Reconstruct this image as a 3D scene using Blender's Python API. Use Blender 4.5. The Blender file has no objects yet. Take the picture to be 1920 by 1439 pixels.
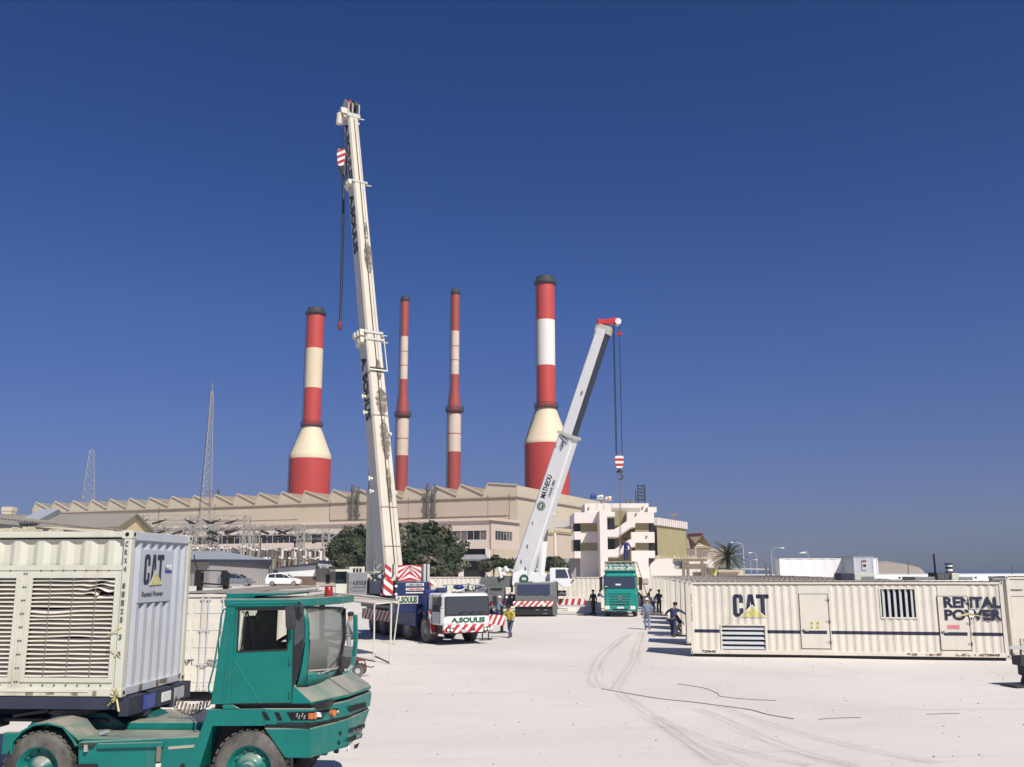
import bpy, bmesh, math, random
from mathutils import Vector, Matrix
random.seed(7)
R = math.radians
S = bpy.context.scene
COL = S.collection

# ------------------------------------------------------------------ camera
F, CX, CY = 1800.0, 960.0, 719.5
PITCH, ROLL, EYE = R(11.0), R(0.15), 3.5

def ray(x, y):
    u = (x-CX)/F; v = (CY-y)/F
    c, s = math.cos(ROLL), math.sin(ROLL)
    u, v = u*c+v*s, -u*s+v*c
    return Vector((u, math.cos(PITCH)-v*math.sin(PITCH), math.sin(PITCH)+v*math.cos(PITCH)))
def proj(P):
    d = Vector(P)-Vector((0, 0, EYE)); w_ = d.y*math.cos(PITCH)+d.z*math.sin(PITCH); u = d.x/w_; v = (-d.y*math.sin(PITCH)+d.z*math.cos(PITCH))/w_
    c, s = math.cos(ROLL), math.sin(ROLL); u, v = u*c-v*s, u*s+v*c
    return CX+u*F, CY-v*F
def G(x, y, z=0.0):
    "where the sight line of a photo point meets the level z"
    d = ray(x, y); s = (z-EYE)/d.z
    return Vector((d.x*s, d.y*s, z))
def At(x, y, Y):
    d = ray(x, y); s = Y/d.y
    return Vector((d.x*s, Y, EYE+d.z*s))
def OnP(x, y, P, N):
    d = ray(x, y); o = Vector((0, 0, EYE))
    s = (P-o).dot(N)/d.dot(N)
    return o+d*s
def smooth(a, b, t):
    t = max(0, min(1, (t-a)/(b-a))); return t*t*(3-2*t)
def gz(x, y):
    "height of the terrain: the yard is level, the land behind lies a little higher"
    return 1.6*smooth(96, 116, y)

cam = bpy.data.cameras.new('camera'); co = bpy.data.objects.new('camera', cam); COL.objects.link(co)
cam.sensor_width = 36; cam.lens = 36*F/1920.0; cam.clip_end = 30000; cam.clip_start = .1
co.matrix_world = Matrix.Translation((0, 0, EYE)) @ Matrix.Rotation(math.pi/2+PITCH, 4, 'X') @ Matrix.Rotation(-ROLL, 4, 'Z')
S.camera = co
S.render.resolution_x = 1024; S.render.resolution_y = 767
S.view_settings.view_transform = 'Standard'; S.view_settings.look = 'None'; S.view_settings.exposure = 0.4
S.view_settings.gamma = 1

# ------------------------------------------------------------------ light
SUN_AZ, SUN_EL = R(31), R(45)         # azimuth measured from behind the camera towards the right
w = bpy.data.worlds.new('World'); S.world = w; w.use_nodes = True
nt = w.node_tree; nt.nodes.clear()
sky = nt.nodes.new('ShaderNodeTexSky'); sky.sky_type = 'NISHITA'; sky.sun_disc = False
sky.sun_elevation = SUN_EL
to_sun = Vector((math.sin(SUN_AZ)*math.cos(SUN_EL), -math.cos(SUN_AZ)*math.cos(SUN_EL), math.sin(SUN_EL)))
sky.sun_rotation = math.atan2(to_sun.x, to_sun.y)
sky.air_density = 1.0; sky.dust_density = 0.35; sky.ozone_density = 2.0; sky.altitude = 0
bg = nt.nodes.new('ShaderNodeBackground'); bg.inputs[1].default_value = 0.059
wo = nt.nodes.new('ShaderNodeOutputWorld')
hs = nt.nodes.new('ShaderNodeHueSaturation'); hs.inputs['Saturation'].default_value = 1.3; hs.inputs['Hue'].default_value = .515
tint = nt.nodes.new('ShaderNodeMix'); tint.data_type = 'RGBA'; tint.blend_type = 'MULTIPLY'; tint.inputs[0].default_value = 1; tint.inputs[7].default_value = (.95, .93, 1.22, 1)
nt.links.new(sky.outputs[0], hs.inputs['Color']); nt.links.new(hs.outputs[0], tint.inputs[6]); 
wtc = nt.nodes.new('ShaderNodeTexCoord'); wsx = nt.nodes.new('ShaderNodeSeparateXYZ'); nt.links.new(wtc.outputs['Generated'], wsx.inputs[0])
wr = nt.nodes.new('ShaderNodeValToRGB'); nt.links.new(wsx.outputs['Z'], wr.inputs[0])   # deep, dry-air blue: the low sky is duller than the model's
el = wr.color_ramp.elements; el[0].position = 0; el[0].color = (.24, .31, .56, 1); el[1].position = .55; el[1].color = (.37, .63, .635, 1)
for ps, cc in ((.065, (.36, .42, .64, 1)), (.15, (.50, .56, .67, 1)), (.26, (.56, .68, .72, 1))):
    e_ = el.new(ps); e_.color = cc
t2_ = nt.nodes.new('ShaderNodeMix'); t2_.data_type = 'RGBA'; t2_.blend_type = 'MULTIPLY'; t2_.inputs[0].default_value = 1
nt.links.new(tint.outputs[2], t2_.inputs[6]); nt.links.new(wr.outputs[0], t2_.inputs[7]); nt.links.new(t2_.outputs[2], bg.inputs[0]); nt.links.new(bg.outputs[0], wo.inputs[0])
sl = bpy.data.lights.new('sun', 'SUN'); sl.energy = 3.9; sl.angle = R(.53); sl.color = (1, .94, .84)
so = bpy.data.objects.new('sun', sl); COL.objects.link(so)
so.rotation_euler = to_sun.to_track_quat('Z', 'Y').to_euler(); so.location = (40, -60, 80)

# ------------------------------------------------------------------ materials
MATS = {}
def _noise(n, l, vec, scale, detail=4, rough=.6, dist=0.0):
    t = n.new('ShaderNodeTexNoise'); t.inputs['Scale'].default_value = scale
    t.inputs['Detail'].default_value = detail; t.inputs['Roughness'].default_value = rough
    t.inputs['Distortion'].default_value = dist
    if vec is not None: l.new(vec, t.inputs['Vector'])
    return t.outputs['Fac']
def _ramp(n, l, fac, a, b, ca=0, cb=1):
    m = n.new('ShaderNodeMapRange'); m.inputs['From Min'].default_value = a; m.inputs['From Max'].default_value = b
    m.inputs['To Min'].default_value = ca; m.inputs['To Max'].default_value = cb; m.clamp = True
    l.new(fac, m.inputs['Value']); return m.outputs['Result']
def _mix(n, l, fac, a, b):
    m = n.new('ShaderNodeMix'); m.data_type = 'RGBA'
    if hasattr(fac, 'type') or hasattr(fac, 'links'): l.new(fac, m.inputs[0])
    else: m.inputs[0].default_value = fac
    for s, k in ((a, 6), (b, 7)):
        if isinstance(s, tuple): m.inputs[k].default_value = (s[0], s[1], s[2], 1)
        else: l.new(s, m.inputs[k])
    return m.outputs[2]
def _map(n, l, vec, sc):
    m = n.new('ShaderNodeMapping'); m.inputs['Scale'].default_value = sc; l.new(vec, m.inputs['Vector']); return m.outputs['Vector']
def lum(c, k): return tuple(max(0, min(1, x*k)) for x in c)

def mat(name, c, rough=.6, metal=0.0, var=.12, vs=1.5, dirt=None, bump=None, stripe=None, spec=.5, coat=0, topdust=None, emit=None):
    """c base colour; var/vs mottling; dirt=(colour, cover 0-1, scale, vertical stretch); stripe=(dir, period, other colour, share)"""
    m = bpy.data.materials.new(name); m.use_nodes = True; MATS[name] = m
    n, l = m.node_tree.nodes, m.node_tree.links; n.clear()
    out = n.new('ShaderNodeOutputMaterial'); b = n.new('ShaderNodeBsdfPrincipled')
    l.new(b.outputs[0], out.inputs[0])
    tc = n.new('ShaderNodeTexCoord').outputs['Object']
    c = tuple(c)
    fac = _ramp(n, l, _noise(n, l, tc, vs, 6), .3, .7)
    col = _mix(n, l, fac, lum(c, 1-var), lum(c, 1+var*.6))
    if stripe:
        d, per, oc, share = stripe
        dp = n.new('ShaderNodeVectorMath'); dp.operation = 'DOT_PRODUCT'; l.new(tc, dp.inputs[0]); dp.inputs[1].default_value = d
        dv = n.new('ShaderNodeMath'); dv.operation = 'DIVIDE'; l.new(dp.outputs['Value'], dv.inputs[0]); dv.inputs[1].default_value = per
        fr = n.new('ShaderNodeMath'); fr.operation = 'FRACT'; l.new(dv.outputs[0], fr.inputs[0])
        gt = n.new('ShaderNodeMath'); gt.operation = 'LESS_THAN'; l.new(fr.outputs[0], gt.inputs[0]); gt.inputs[1].default_value = share
        col = _mix(n, l, gt.outputs[0], col, oc)
    if dirt:
        dc, amt, sc, st = dirt
        f2 = _noise(n, l, _map(n, l, tc, (1, 1, 1/st)), sc, 7, .65, .3)
        e = .72-.42*amt
        f2 = _ramp(n, l, f2, e, e+.16, 0, min(1, .35+amt*.6))
        col = _mix(n, l, f2, col, dc)
    if topdust:
        g = n.new('ShaderNodeNewGeometry'); sx = n.new('ShaderNodeSeparateXYZ'); l.new(g.outputs['Normal'], sx.inputs[0])
        up = _ramp(n, l, sx.outputs['Z'], .25, .85)
        mm = n.new('ShaderNodeMath'); mm.operation = 'MULTIPLY'; l.new(up, mm.inputs[0])
        l.new(_ramp(n, l, _noise(n, l, tc, 1.7, 5), .25, .6, .25, topdust[1]), mm.inputs[1])
        col = _mix(n, l, mm.outputs[0], col, topdust[0])
    l.new(col, b.inputs['Base Color'])
    rr = _ramp(n, l, _noise(n, l, tc, vs*3, 4), .3, .7, max(.02, rough-.1), min(1, rough+.1)); l.new(rr, b.inputs['Roughness'])
    b.inputs['Metallic'].default_value = metal; b.inputs['Specular IOR Level'].default_value = spec
    if coat: b.inputs['Coat Weight'].default_value = coat; b.inputs['Coat Roughness'].default_value = .15
    if bump:
        bn = n.new('ShaderNodeBump'); bn.inputs['Strength'].default_value = bump[0]; bn.inputs['Distance'].default_value = bump[2] if len(bump) > 2 else .02
        l.new(_noise(n, l, tc, bump[1], 5), bn.inputs['Height']); l.new(bn.outputs[0], b.inputs['Normal'])
    return m

def patchy(name, sc, lo, hi, k):
    "lets the surface below show through a worn patch"
    m = MATS[name]; n, l = m.node_tree.nodes, m.node_tree.links; b = [x for x in n if x.type == 'BSDF_PRINCIPLED'][0]; o = [x for x in n if x.type == 'OUTPUT_MATERIAL'][0]
    tp = n.new('ShaderNodeBsdfTransparent'); mx = n.new('ShaderNodeMixShader'); l.new(_ramp(n, l, _noise(n, l, n.new('ShaderNodeTexCoord').outputs['Object'], sc, 6, .7), lo, hi, 0, k), mx.inputs[0])
    l.new(tp.outputs[0], mx.inputs[1]); l.new(b.outputs[0], mx.inputs[2]); l.new(mx.outputs[0], o.inputs[0])

def glass(name, c=(.02, .03, .04), see=.0, rough=.05):
    m = bpy.data.materials.new(name); m.use_nodes = True; MATS[name] = m
    n, l = m.node_tree.nodes, m.node_tree.links; n.clear()
    out = n.new('ShaderNodeOutputMaterial'); b = n.new('ShaderNodeBsdfPrincipled')
    b.inputs['Base Color'].default_value = (*c, 1); b.inputs['Roughness'].default_value = rough; b.inputs['Specular IOR Level'].default_value = .6
    if see > 0:
        t = n.new('ShaderNodeBsdfTransparent'); t.inputs[0].default_value = (.86, .9, .89, 1)
        mx = n.new('ShaderNodeMixShader'); mx.inputs[0].default_value = see
        l.new(b.outputs[0], mx.inputs[1]); l.new(t.outputs[0], mx.inputs[2]); l.new(mx.outputs[0], out.inputs[0])
    else: l.new(b.outputs[0], out.inputs[0])
    return m

RUST = (.16, .075, .035); SAND = (.50, .44, .36); GRIME = (.13, .12, .10)
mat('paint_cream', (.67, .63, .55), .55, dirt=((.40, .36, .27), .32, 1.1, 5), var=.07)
mat('paint_cream_shade', (.46, .45, .43), .6, dirt=((.33, .29, .23), .3, 1.2, 5), var=.1)  # darker cream copy: shade of the container ends put into the colour
mat('paint_white', (.595, .59, .50), .55, dirt=((.36, .33, .25), .42, 1.5, 4), var=.05)
mat('paint_white_clean', (.80, .80, .80), .35, var=.04, dirt=((.5, .48, .45), .12, 1.2, 5))
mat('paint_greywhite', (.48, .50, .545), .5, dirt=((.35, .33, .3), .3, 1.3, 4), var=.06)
mat('boom_white', (.60, .545, .455), .55, dirt=((.20, .16, .13), .34, .7, 4), var=.08, vs=.8)
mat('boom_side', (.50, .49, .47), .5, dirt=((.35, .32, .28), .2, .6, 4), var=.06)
mat('roof_grey', (.27, .245, .215), .85, dirt=((.15, .125, .10), .5, .8, 1), var=.2)
mat('paint_green', (.002, .160, .140), .42, dirt=((.10, .19, .16), .3, 1.8, 2), var=.14, coat=.12, spec=.35, topdust=((.40, .35, .29), .95))
mat('truck_green', (.010, .26, .215), .3, var=.06, coat=.4)
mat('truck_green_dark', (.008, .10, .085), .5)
mat('paint_blue', (.014, .024, .10), .4, var=.15, dirt=((.12, .11, .13), .15, 1.5, 2), coat=.2)
mat('paint_blue_bright', (.016, .03, .155), .4, var=.12)
mat('paint_grey', (.13, .135, .135), .5, var=.1, dirt=((.24, .22, .2), .2, 1.5, 2))
mat('paint_grey_mid', (.23, .23, .24), .5, var=.08)
mat('dark_steel', (.035, .036, .042), .6, var=.3, dirt=((.14, .11, .09), .3, 2, 1))
mat('dark_blue_steel', (.03, .037, .062), .6, var=.3, dirt=((.14, .12, .10), .2, 2, 1))
mat('black', (.012, .012, .014), .6, var=.2)
mat('black_hole', (.006, .006, .007), .9, var=.1)
mat('rubber', (.045, .042, .040), .85, var=.25, vs=6, dirt=((.16, .15, .135), .75, 1.2, 1), bump=(.3, 30, .01))
mat('steel', (.42, .42, .43), .4, .7, var=.1)
mat('galv', (.46, .47, .48), .55, .3, var=.15, dirt=((.2, .18, .15), .25, 3, 2))
mat('lattice_steel', (.36, .34, .31), .7, var=.2)
mat('lattice_dark', (.12, .11, .10), .7, var=.2)
mat('red_paint', (.50, .02, .025), .45, var=.1)
mat('red_dark', (.22, .03, .04), .6, var=.1)
mat('beacon_red', (.30, .028, .018), .18, var=.05)
mat('amber', (.55, .16, .05), .25, var=.05)
mat('lens', (.75, .75, .72), .1, var=.05)
mat('letter_black', (.014, .014, .022), .5, var=.1)
mat('letter_navy', (.018, .02, .05), .5, var=.1)
mat('letter_green', (.01, .10, .055), .5, var=.1)
mat('letter_grey', (.10, .11, .12), .5, var=.1)
mat('letter_red', (.5, .04, .03), .5, var=.1)
mat('letter_white', (.72, .72, .7), .5, var=.05)
mat('sticker_blue', (.03, .06, .3), .4, var=.05)
mat('sticker_pink', (.62, .22, .22), .5, var=.05)
mat('yellow', (.58, .52, .12), .5, var=.15)
mat('yellow_pale', (.60, .55, .22), .6, var=.25, vs=8)
mat('sand_wall', (.56, .49, .37), .85, var=.06, vs=.06, dirt=((.40, .33, .25), .25, .12, 3))
mat('sand_wall_b', (.53, .44, .355), .85, var=.06, vs=.06, dirt=((.38, .30, .24), .2, .12, 3))
mat('trim_brown', (.22, .17, .13), .8, var=.15)
mat('saw_roof', (.34, .25, .18), .85, var=.12, vs=.1)
mat('saw_roof_far', (.25, .23, .20), .85, var=.12, vs=.1)
mat('pink_wall', (.66, .55, .47), .85, var=.05, vs=.15, dirt=((.5, .4, .33), .2, .3, 3))
mat('office_white', (.76, .69, .645), .85, var=.05, vs=.15, dirt=((.5, .42, .37), .15, .3, 4))
mat('office_olive', (.32, .28, .15), .85, var=.08, vs=.3)
mat('hangar_tan', (.42, .34, .20), .8, var=.06, vs=.3)
mat('window_dark', (.03, .03, .037), .2, var=.3, vs=.8)
mat('window_blind', (.16, .135, .12), .5, var=.2, vs=2)
mat('dark_void', (.02, .017, .018), .9, var=.2)
mat('stack_red', (.50, .055, .045), .6, var=.07, vs=.15, dirt=((.30, .06, .05), .36, .1, 8))
mat('stack_cream', (.72, .61, .43), .6, var=.05, vs=.15, dirt=((.66, .52, .38), .12, .1, 8))
mat('stack_dark', (.035, .035, .04), .7, var=.2)
mat('stack_red_dull', (.36, .065, .05), .65, var=.12, vs=.2, dirt=((.42, .16, .12), .3, .2, 4))
mat('stack_white', (.76, .74, .69), .6, var=.05, vs=.15, dirt=((.6, .55, .48), .15, .1, 8))
mat('cable_grey', (.20, .18, .165), .8)
mat('stack_pink', (.66, .53, .43), .65, var=.08, vs=.2, dirt=((.5, .3, .22), .25, .2, 4))
mat('concrete', (.42, .38, .33), .9, var=.12, vs=.6, dirt=((.26, .22, .18), .4, .5, 2))
mat('shed_wall', (.30, .285, .285), .8, var=.06, vs=.3, dirt=((.22, .18, .16), .3, .4, 3))
mat('shed_roof', (.30, .33, .37), .6, var=.06, vs=.4)
mat('wood_brown', (.17, .12, .09), .85, var=.3, vs=1)
mat('bark', (.13, .10, .075), .95, var=.3, vs=4, bump=(.6, 8, .05))
mat('leaf_dark', (.05, .07, .035), .75, var=.5, vs=.5, spec=.3)
mat('leaf_mid', (.095, .105, .062), .75, var=.4, vs=.4, spec=.3)
mat('leaf_grey', (.20, .185, .14), .8, var=.4, vs=.4, spec=.2)
mat('palm_leaf', (.035, .075, .03), .6, var=.4, vs=1)
mat('skin', (.33, .18, .12), .6, var=.06)
mat('hair', (.015, .012, .01), .7)
mat('cloth_yellow', (.62, .52, .06), .9, var=.1, vs=6)
mat('cloth_navy', (.03, .042, .11), .9, var=.2, vs=6)
mat('cloth_blue', (.02, .04, .20), .9, var=.2, vs=6)
mat('cloth_greyblue', (.20, .25, .36), .9, var=.12, vs=6)
mat('cloth_grey', (.30, .30, .31), .9, var=.12, vs=6)
mat('cloth_jeans', (.07, .08, .15), .9, var=.15, vs=6)
mat('cloth_dark', (.05, .055, .075), .9, var=.15, vs=6)
mat('helmet_white', (.80, .80, .80), .4, var=.03)
mat('shoe', (.02, .018, .016), .8)
mat('car_silver', (.20, .21, .24), .35, .3, var=.05, coat=.4)
mat('car_white', (.80, .80, .79), .3, var=.02, coat=.4)
mat('flag_blue', (.03, .07, .26), .8)
mat('flag_white', (.78, .78, .80), .8)
mat('flag_cream', (.72, .62, .52), .8)
mat('yellow_wall', (.56, .46, .27), .85, var=.05, vs=.3, dirt=((.42,.34,.2), .2, .4, 3))
mat('sand_rough', (.55, .50, .36), .95, var=.35, vs=2.5, bump=(1, 3, .15))
mat('rust', (.34,.24,.17), .9, var=.3, vs=6)
mat('grease', (.17,.135,.11), .8, var=.4, vs=5)
mat('plate_pale', (.66,.60,.52), .6, var=.08, dirt=((.4,.34,.28), .2, 2, 1))
mat('far_hill', (.40, .33, .27), .95, var=.1, vs=.01)
RW = (.46, .03, .035); WH = (.76, .74, .71)
def stripe_mat(name, d, per, share=.5, base=WH, other=RW):
    mat(name, base, .5, var=.06, stripe=(d, per, other, share), dirt=((.4, .34, .3), .2, 2, 2))
patchy('grease', 3.2, .36, .56, .85); patchy('rust', 9, .4, .6, .9)
stripe_mat('stripe_up', (0, .7, .7), .30)
stripe_mat('stripe_dn', (0, -.7, .7), .30)
stripe_mat('stripe_x_up', (.7, 0, -.7), .42)
stripe_mat('stripe_x_dn', (.7, 0, .7), .42)
stripe_mat('stripe_hook', (.7, 0, -.7), .28)
stripe_mat('stripe_out', (.5, .5, .7), .33, .5)
stripe_mat('stripe_fine', (0, 1, -.5), .3, .5)
stripe_mat('stripe_yx', (0, 1, -.25), .5, .5)
glass('glass_dark'); glass('glass_grey', (.055, .06, .065), 0, .12); glass('glass_clear', (.05, .06, .06), .9, .03)
glass('glass_dusty', (.27, .27, .25), .42, .35)
glass('glass_blue', (.045, .055, .09), 0, .15)

# ------------------------------------------------------------------ mesh builder
class MB:
    def __init__(s): s.bm = bmesh.new(); s.m = []
    def mi(s, m):
        if m not in s.m: s.m.append(m)
        return s.m.index(m)
    def face(s, pts, m):
        vs = [s.bm.verts.new(p) for p in pts]
        try: f = s.bm.faces.new(vs)
        except ValueError: return None
        f.material_index = s.mi(m); return f
    def box(s, x0, x1, y0, y1, z0, z1, m, M=None):
        P = [Vector((x, y, z)) for z in (z0, z1) for x, y in ((x0, y0), (x1, y0), (x1, y1), (x0, y1))]
        if M is not None: P = [M @ p for p in P]
        V = [s.bm.verts.new(p) for p in P]; k = s.mi(m)
        for q in ((3, 2, 1, 0), (4, 5, 6, 7), (0, 1, 5, 4), (1, 2, 6, 5), (2, 3, 7, 6), (3, 0, 4, 7)):
            s.bm.faces.new([V[i] for i in q]).material_index = k
        return s
    def bar(s, p, q, w, h, m, up=(0, 0, 1)):
        p, q = Vector(p), Vector(q); d = (q-p)
        if d.length < 1e-6: return s
        d.normalize(); u = Vector(up)
        if abs(d.dot(u)) > .98: u = Vector((0, 1, 0))
        r = d.cross(u).normalized(); t = r.cross(d)
        P = [b+r*a*w/2+t*c*h/2 for b in (p, q) for a, c in ((-1, -1), (1, -1), (1, 1), (-1, 1))]
        V = [s.bm.verts.new(x) for x in P]; k = s.mi(m)
        for f in ((0, 1, 2, 3), (7, 6, 5, 4), (4, 5, 1, 0), (5, 6, 2, 1), (6, 7, 3, 2), (7, 4, 0, 3)):
            s.bm.faces.new([V[i] for i in f]).material_index = k
        return s
    def cyl(s, p, q, r0, r1, m, seg=12, caps=True, smooth=True):
        return s.rings([(Vector(p), r0), (Vector(q), r1)], m, seg, caps, smooth)
    def rings(s, pr, m, seg=12, caps=True, smooth=True, mfun=None):
        d = (pr[-1][0]-pr[0][0])
        if d.length < 1e-9: d = Vector((0, 0, 1))
        d.normalize(); a = Vector((0, 0, 1)) if abs(d.z) < .9 else Vector((1, 0, 0))
        u = d.cross(a).normalized(); v = d.cross(u)
        return s._loft([[c+(u*math.cos(2*math.pi*i/seg)+v*math.sin(2*math.pi*i/seg))*r for i in range(seg)] for c, r in pr], m, caps, smooth, mfun)
    def _loft(s, L, m, caps=True, smooth=False, mfun=None, closed=True):
        V = [[s.bm.verts.new(p) for p in ring] for ring in L]; k = s.mi(m); n = len(L[0])
        for j in range(len(V)-1):
            kk = s.mi(mfun(j)) if mfun else k
            for i in range(n if closed else n-1):
                a, b = V[j], V[j+1]
                try: f = s.bm.faces.new([a[i], a[(i+1) % n], b[(i+1) % n], b[i]])
                except ValueError: continue
                f.material_index = kk; f.smooth = smooth
        if caps:
            for ring, rev in ((V[0], True), (V[-1], False)):
                if smooth: ring = [s.bm.verts.new(v.co) for v in ring]
                try:
                    f = s.bm.faces.new(ring[::-1] if rev else ring); f.material_index = s.mi(mfun(0 if rev else len(V)-2)) if mfun else k
                except ValueError: pass
        return s
    def tube(s, pts, r, m, seg=6):
        pts = [Vector(p) for p in pts]; L = []; pu = None
        for i, p in enumerate(pts):
            d = (pts[min(i+1, len(pts)-1)]-pts[max(i-1, 0)]).normalized()
            a = pu if pu is not None else (Vector((0, 0, 1)) if abs(d.z) < .9 else Vector((1, 0, 0)))
            u = (a-d*a.dot(d)).normalized() if pu is not None else d.cross(a).normalized()
            pu = u; v = d.cross(u)
            L.append([p+(u*math.cos(2*math.pi*k/seg)+v*math.sin(2*math.pi*k/seg))*r for k in range(seg)])
        return s._loft(L, m, True, True)
    def prism(s, pts, off, m):
        "closed polygon pts (3-D) extruded by vector off"
        pts = [Vector(p) for p in pts]; off = Vector(off)
        return s._loft([pts, [p+off for p in pts]], m)
    def sphere(s, c, r, m, seg=12, rg=8, sc=(1, 1, 1)):
        c = Vector(c); L = []
        for j in range(1, rg):
            t = math.pi*j/rg
            L.append([c+Vector((math.sin(t)*math.cos(2*math.pi*i/seg)*sc[0], math.sin(t)*math.sin(2*math.pi*i/seg)*sc[1], -math.cos(t)*sc[2]))*r for i in range(seg)])
        return s._loft(L, m, True, True)
    def corr(s, O, U, V, N, lu, lv, m, pitch=.28, dep=.036, phase=0.0):
        "trapezoid corrugated panel: waves run along U, ribs run along V; crests lie on the plane through O"
        O, U, V, N = Vector(O), Vector(U), Vector(V), Vector(N); pr = []
        for t, dpt in corr_profile(lu, pitch, dep, phase): pr.append(O+U*t-N*dpt)
        s._loft([pr, [p+V*lv for p in pr]], m, False, False, None, False); return s
    def build(s, name, parent=None, bevel=0, recalc=True, solid=0):
        if recalc: bmesh.ops.recalc_face_normals(s.bm, faces=s.bm.faces)
        me = bpy.data.meshes.new(name); s.bm.to_mesh(me); s.bm.free()
        for k in s.m: me.materials.append(MATS[k])
        o = bpy.data.objects.new(name, me); COL.objects.link(o)
        if parent is not None: o.parent = parent
        if solid:
            md = o.modifiers.new('solid', 'SOLIDIFY'); md.thickness = solid; md.offset = 0
        if bevel:
            md = o.modifiers.new('bevel', 'BEVEL'); md.width = bevel; md.segments = 2; md.limit_method = 'ANGLE'; md.angle_limit = R(40)
        return o

def corr_profile(lu, pitch, dep, phase=0.0):
    t = -phase; out = []
    seq = ((0, 0), (.26, 0), (.5, 1), (.76, 1))
    while t < lu+pitch:
        for f, d in seq:
            out.append((t+f*pitch, d*dep))
        t += pitch
    def val(x):
        for a, b in zip(out, out[1:]):
            if a[0] <= x <= b[0]: return a[1]+(b[1]-a[1])*(x-a[0])/max(1e-9, b[0]-a[0])
        return 0
    r = [(0, val(0))]+[(a, b) for a, b in out if 0 < a < lu]+[(lu, val(lu))]
    return r

def thing(name, label, cat, loc=(0, 0, 0), yaw=0.0, group=None):
    o = bpy.data.objects.new(name, None); COL.objects.link(o); o.empty_display_size = .3
    o.location = loc; o.rotation_euler = (0, 0, yaw)
    return tag(o, label, cat, group)
def tag(o, label=None, cat=None, group=None, kind=None):
    if label: o['label'] = label
    if cat: o['category'] = cat
    if group: o['group'] = group
    if kind: o['kind'] = kind
    return o
def dup(o, loc=None, yaw=None, label=None, group=None, parent=None):
    c = o.copy(); COL.objects.link(c)
    if parent is not None: c.parent = parent
    if loc is not None: c.location = loc
    if yaw is not None: c.rotation_euler = (0, 0, yaw)
    if label: c['label'] = label
    if group: c['group'] = group
    for ch in list(o.children): dup(ch, parent=c)
    return c

def lettering(parent, s, O, U, V, w, h, m, bold=.03, conform=None, name='lettering', lab=None, ext=.006):
    "text fitted into the rectangle O, O+U*w, O+V*h; conform=(lu, pitch, dep, offset, phase) lays it on corrugations"
    cu = bpy.data.curves.new('t', 'FONT'); cu.body = s; cu.size = 1; cu.offset = bold; cu.extrude = .001; cu.resolution_u = 3
    o = bpy.data.objects.new('t', cu); me = bpy.data.meshes.new_from_object(o); bpy.data.objects.remove(o); bpy.data.curves.remove(cu)
    bm = bmesh.new(); bm.from_mesh(me); bpy.data.meshes.remove(me)
    xs = [v.co.x for v in bm.verts]; ys = [v.co.y for v in bm.verts]
    x0, x1, y0, y1 = min(xs), max(xs), min(ys), max(ys)
    O, U, V = Vector(O), Vector(U).normalized(), Vector(V).normalized(); N = U.cross(V)
    for v in bm.verts: v.co = Vector(((v.co.x-x0)/(x1-x0)*w, (v.co.y-y0)/(y1-y0)*h, ext if v.co.z > 0 else 0))
    if conform:
        lu, pitch, dep, off, ph = conform; prof = corr_profile(lu, pitch, dep, ph)
        for t, d in prof:
            if 0 < t-off < w:
                g = bm.verts[:]+bm.edges[:]+bm.faces[:]
                bmesh.ops.bisect_plane(bm, geom=g, plane_co=(t-off, 0, 0), plane_no=(1, 0, 0))
        def val(x):
            for a, b in zip(prof, prof[1:]):
                if a[0] <= x <= b[0]: return a[1]+(b[1]-a[1])*(x-a[0])/max(1e-9, b[0]-a[0])
            return 0
        for v in bm.verts: v.co.z -= val(v.co.x+off)
    for v in bm.verts: v.co = O+U*v.co.x+V*v.co.y+N*(v.co.z+.003)
    me = bpy.data.meshes.new(name); bm.to_mesh(me); bm.free(); me.materials.append(MATS[m])
    ob = bpy.data.objects.new(name, me); COL.objects.link(ob); ob.parent = parent
    return ob
# ================================================================== world-space builder
def rootof(o):
    while o.parent is not None: o = o.parent
    return o
def rmat(o):
    r = rootof(o); return Matrix.Translation(r.location) @ Matrix.Rotation(r.rotation_euler[2], 4, 'Z')
class WB(MB):
    "like MB but filled in world coordinates"
    def build(s, name, parent=None, **k):
        if parent is not None: s.bm.transform(rmat(parent).inverted())
        return MB.build(s, name, parent, **k)
def wletter(parent, s, O, U, V, w, h, m, **k):
    M = rmat(parent).inverted(); Rm = M.to_3x3()
    return lettering(parent, s, M @ Vector(O), Rm @ Vector(U), Rm @ Vector(V), w, h, m, **k)

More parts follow.
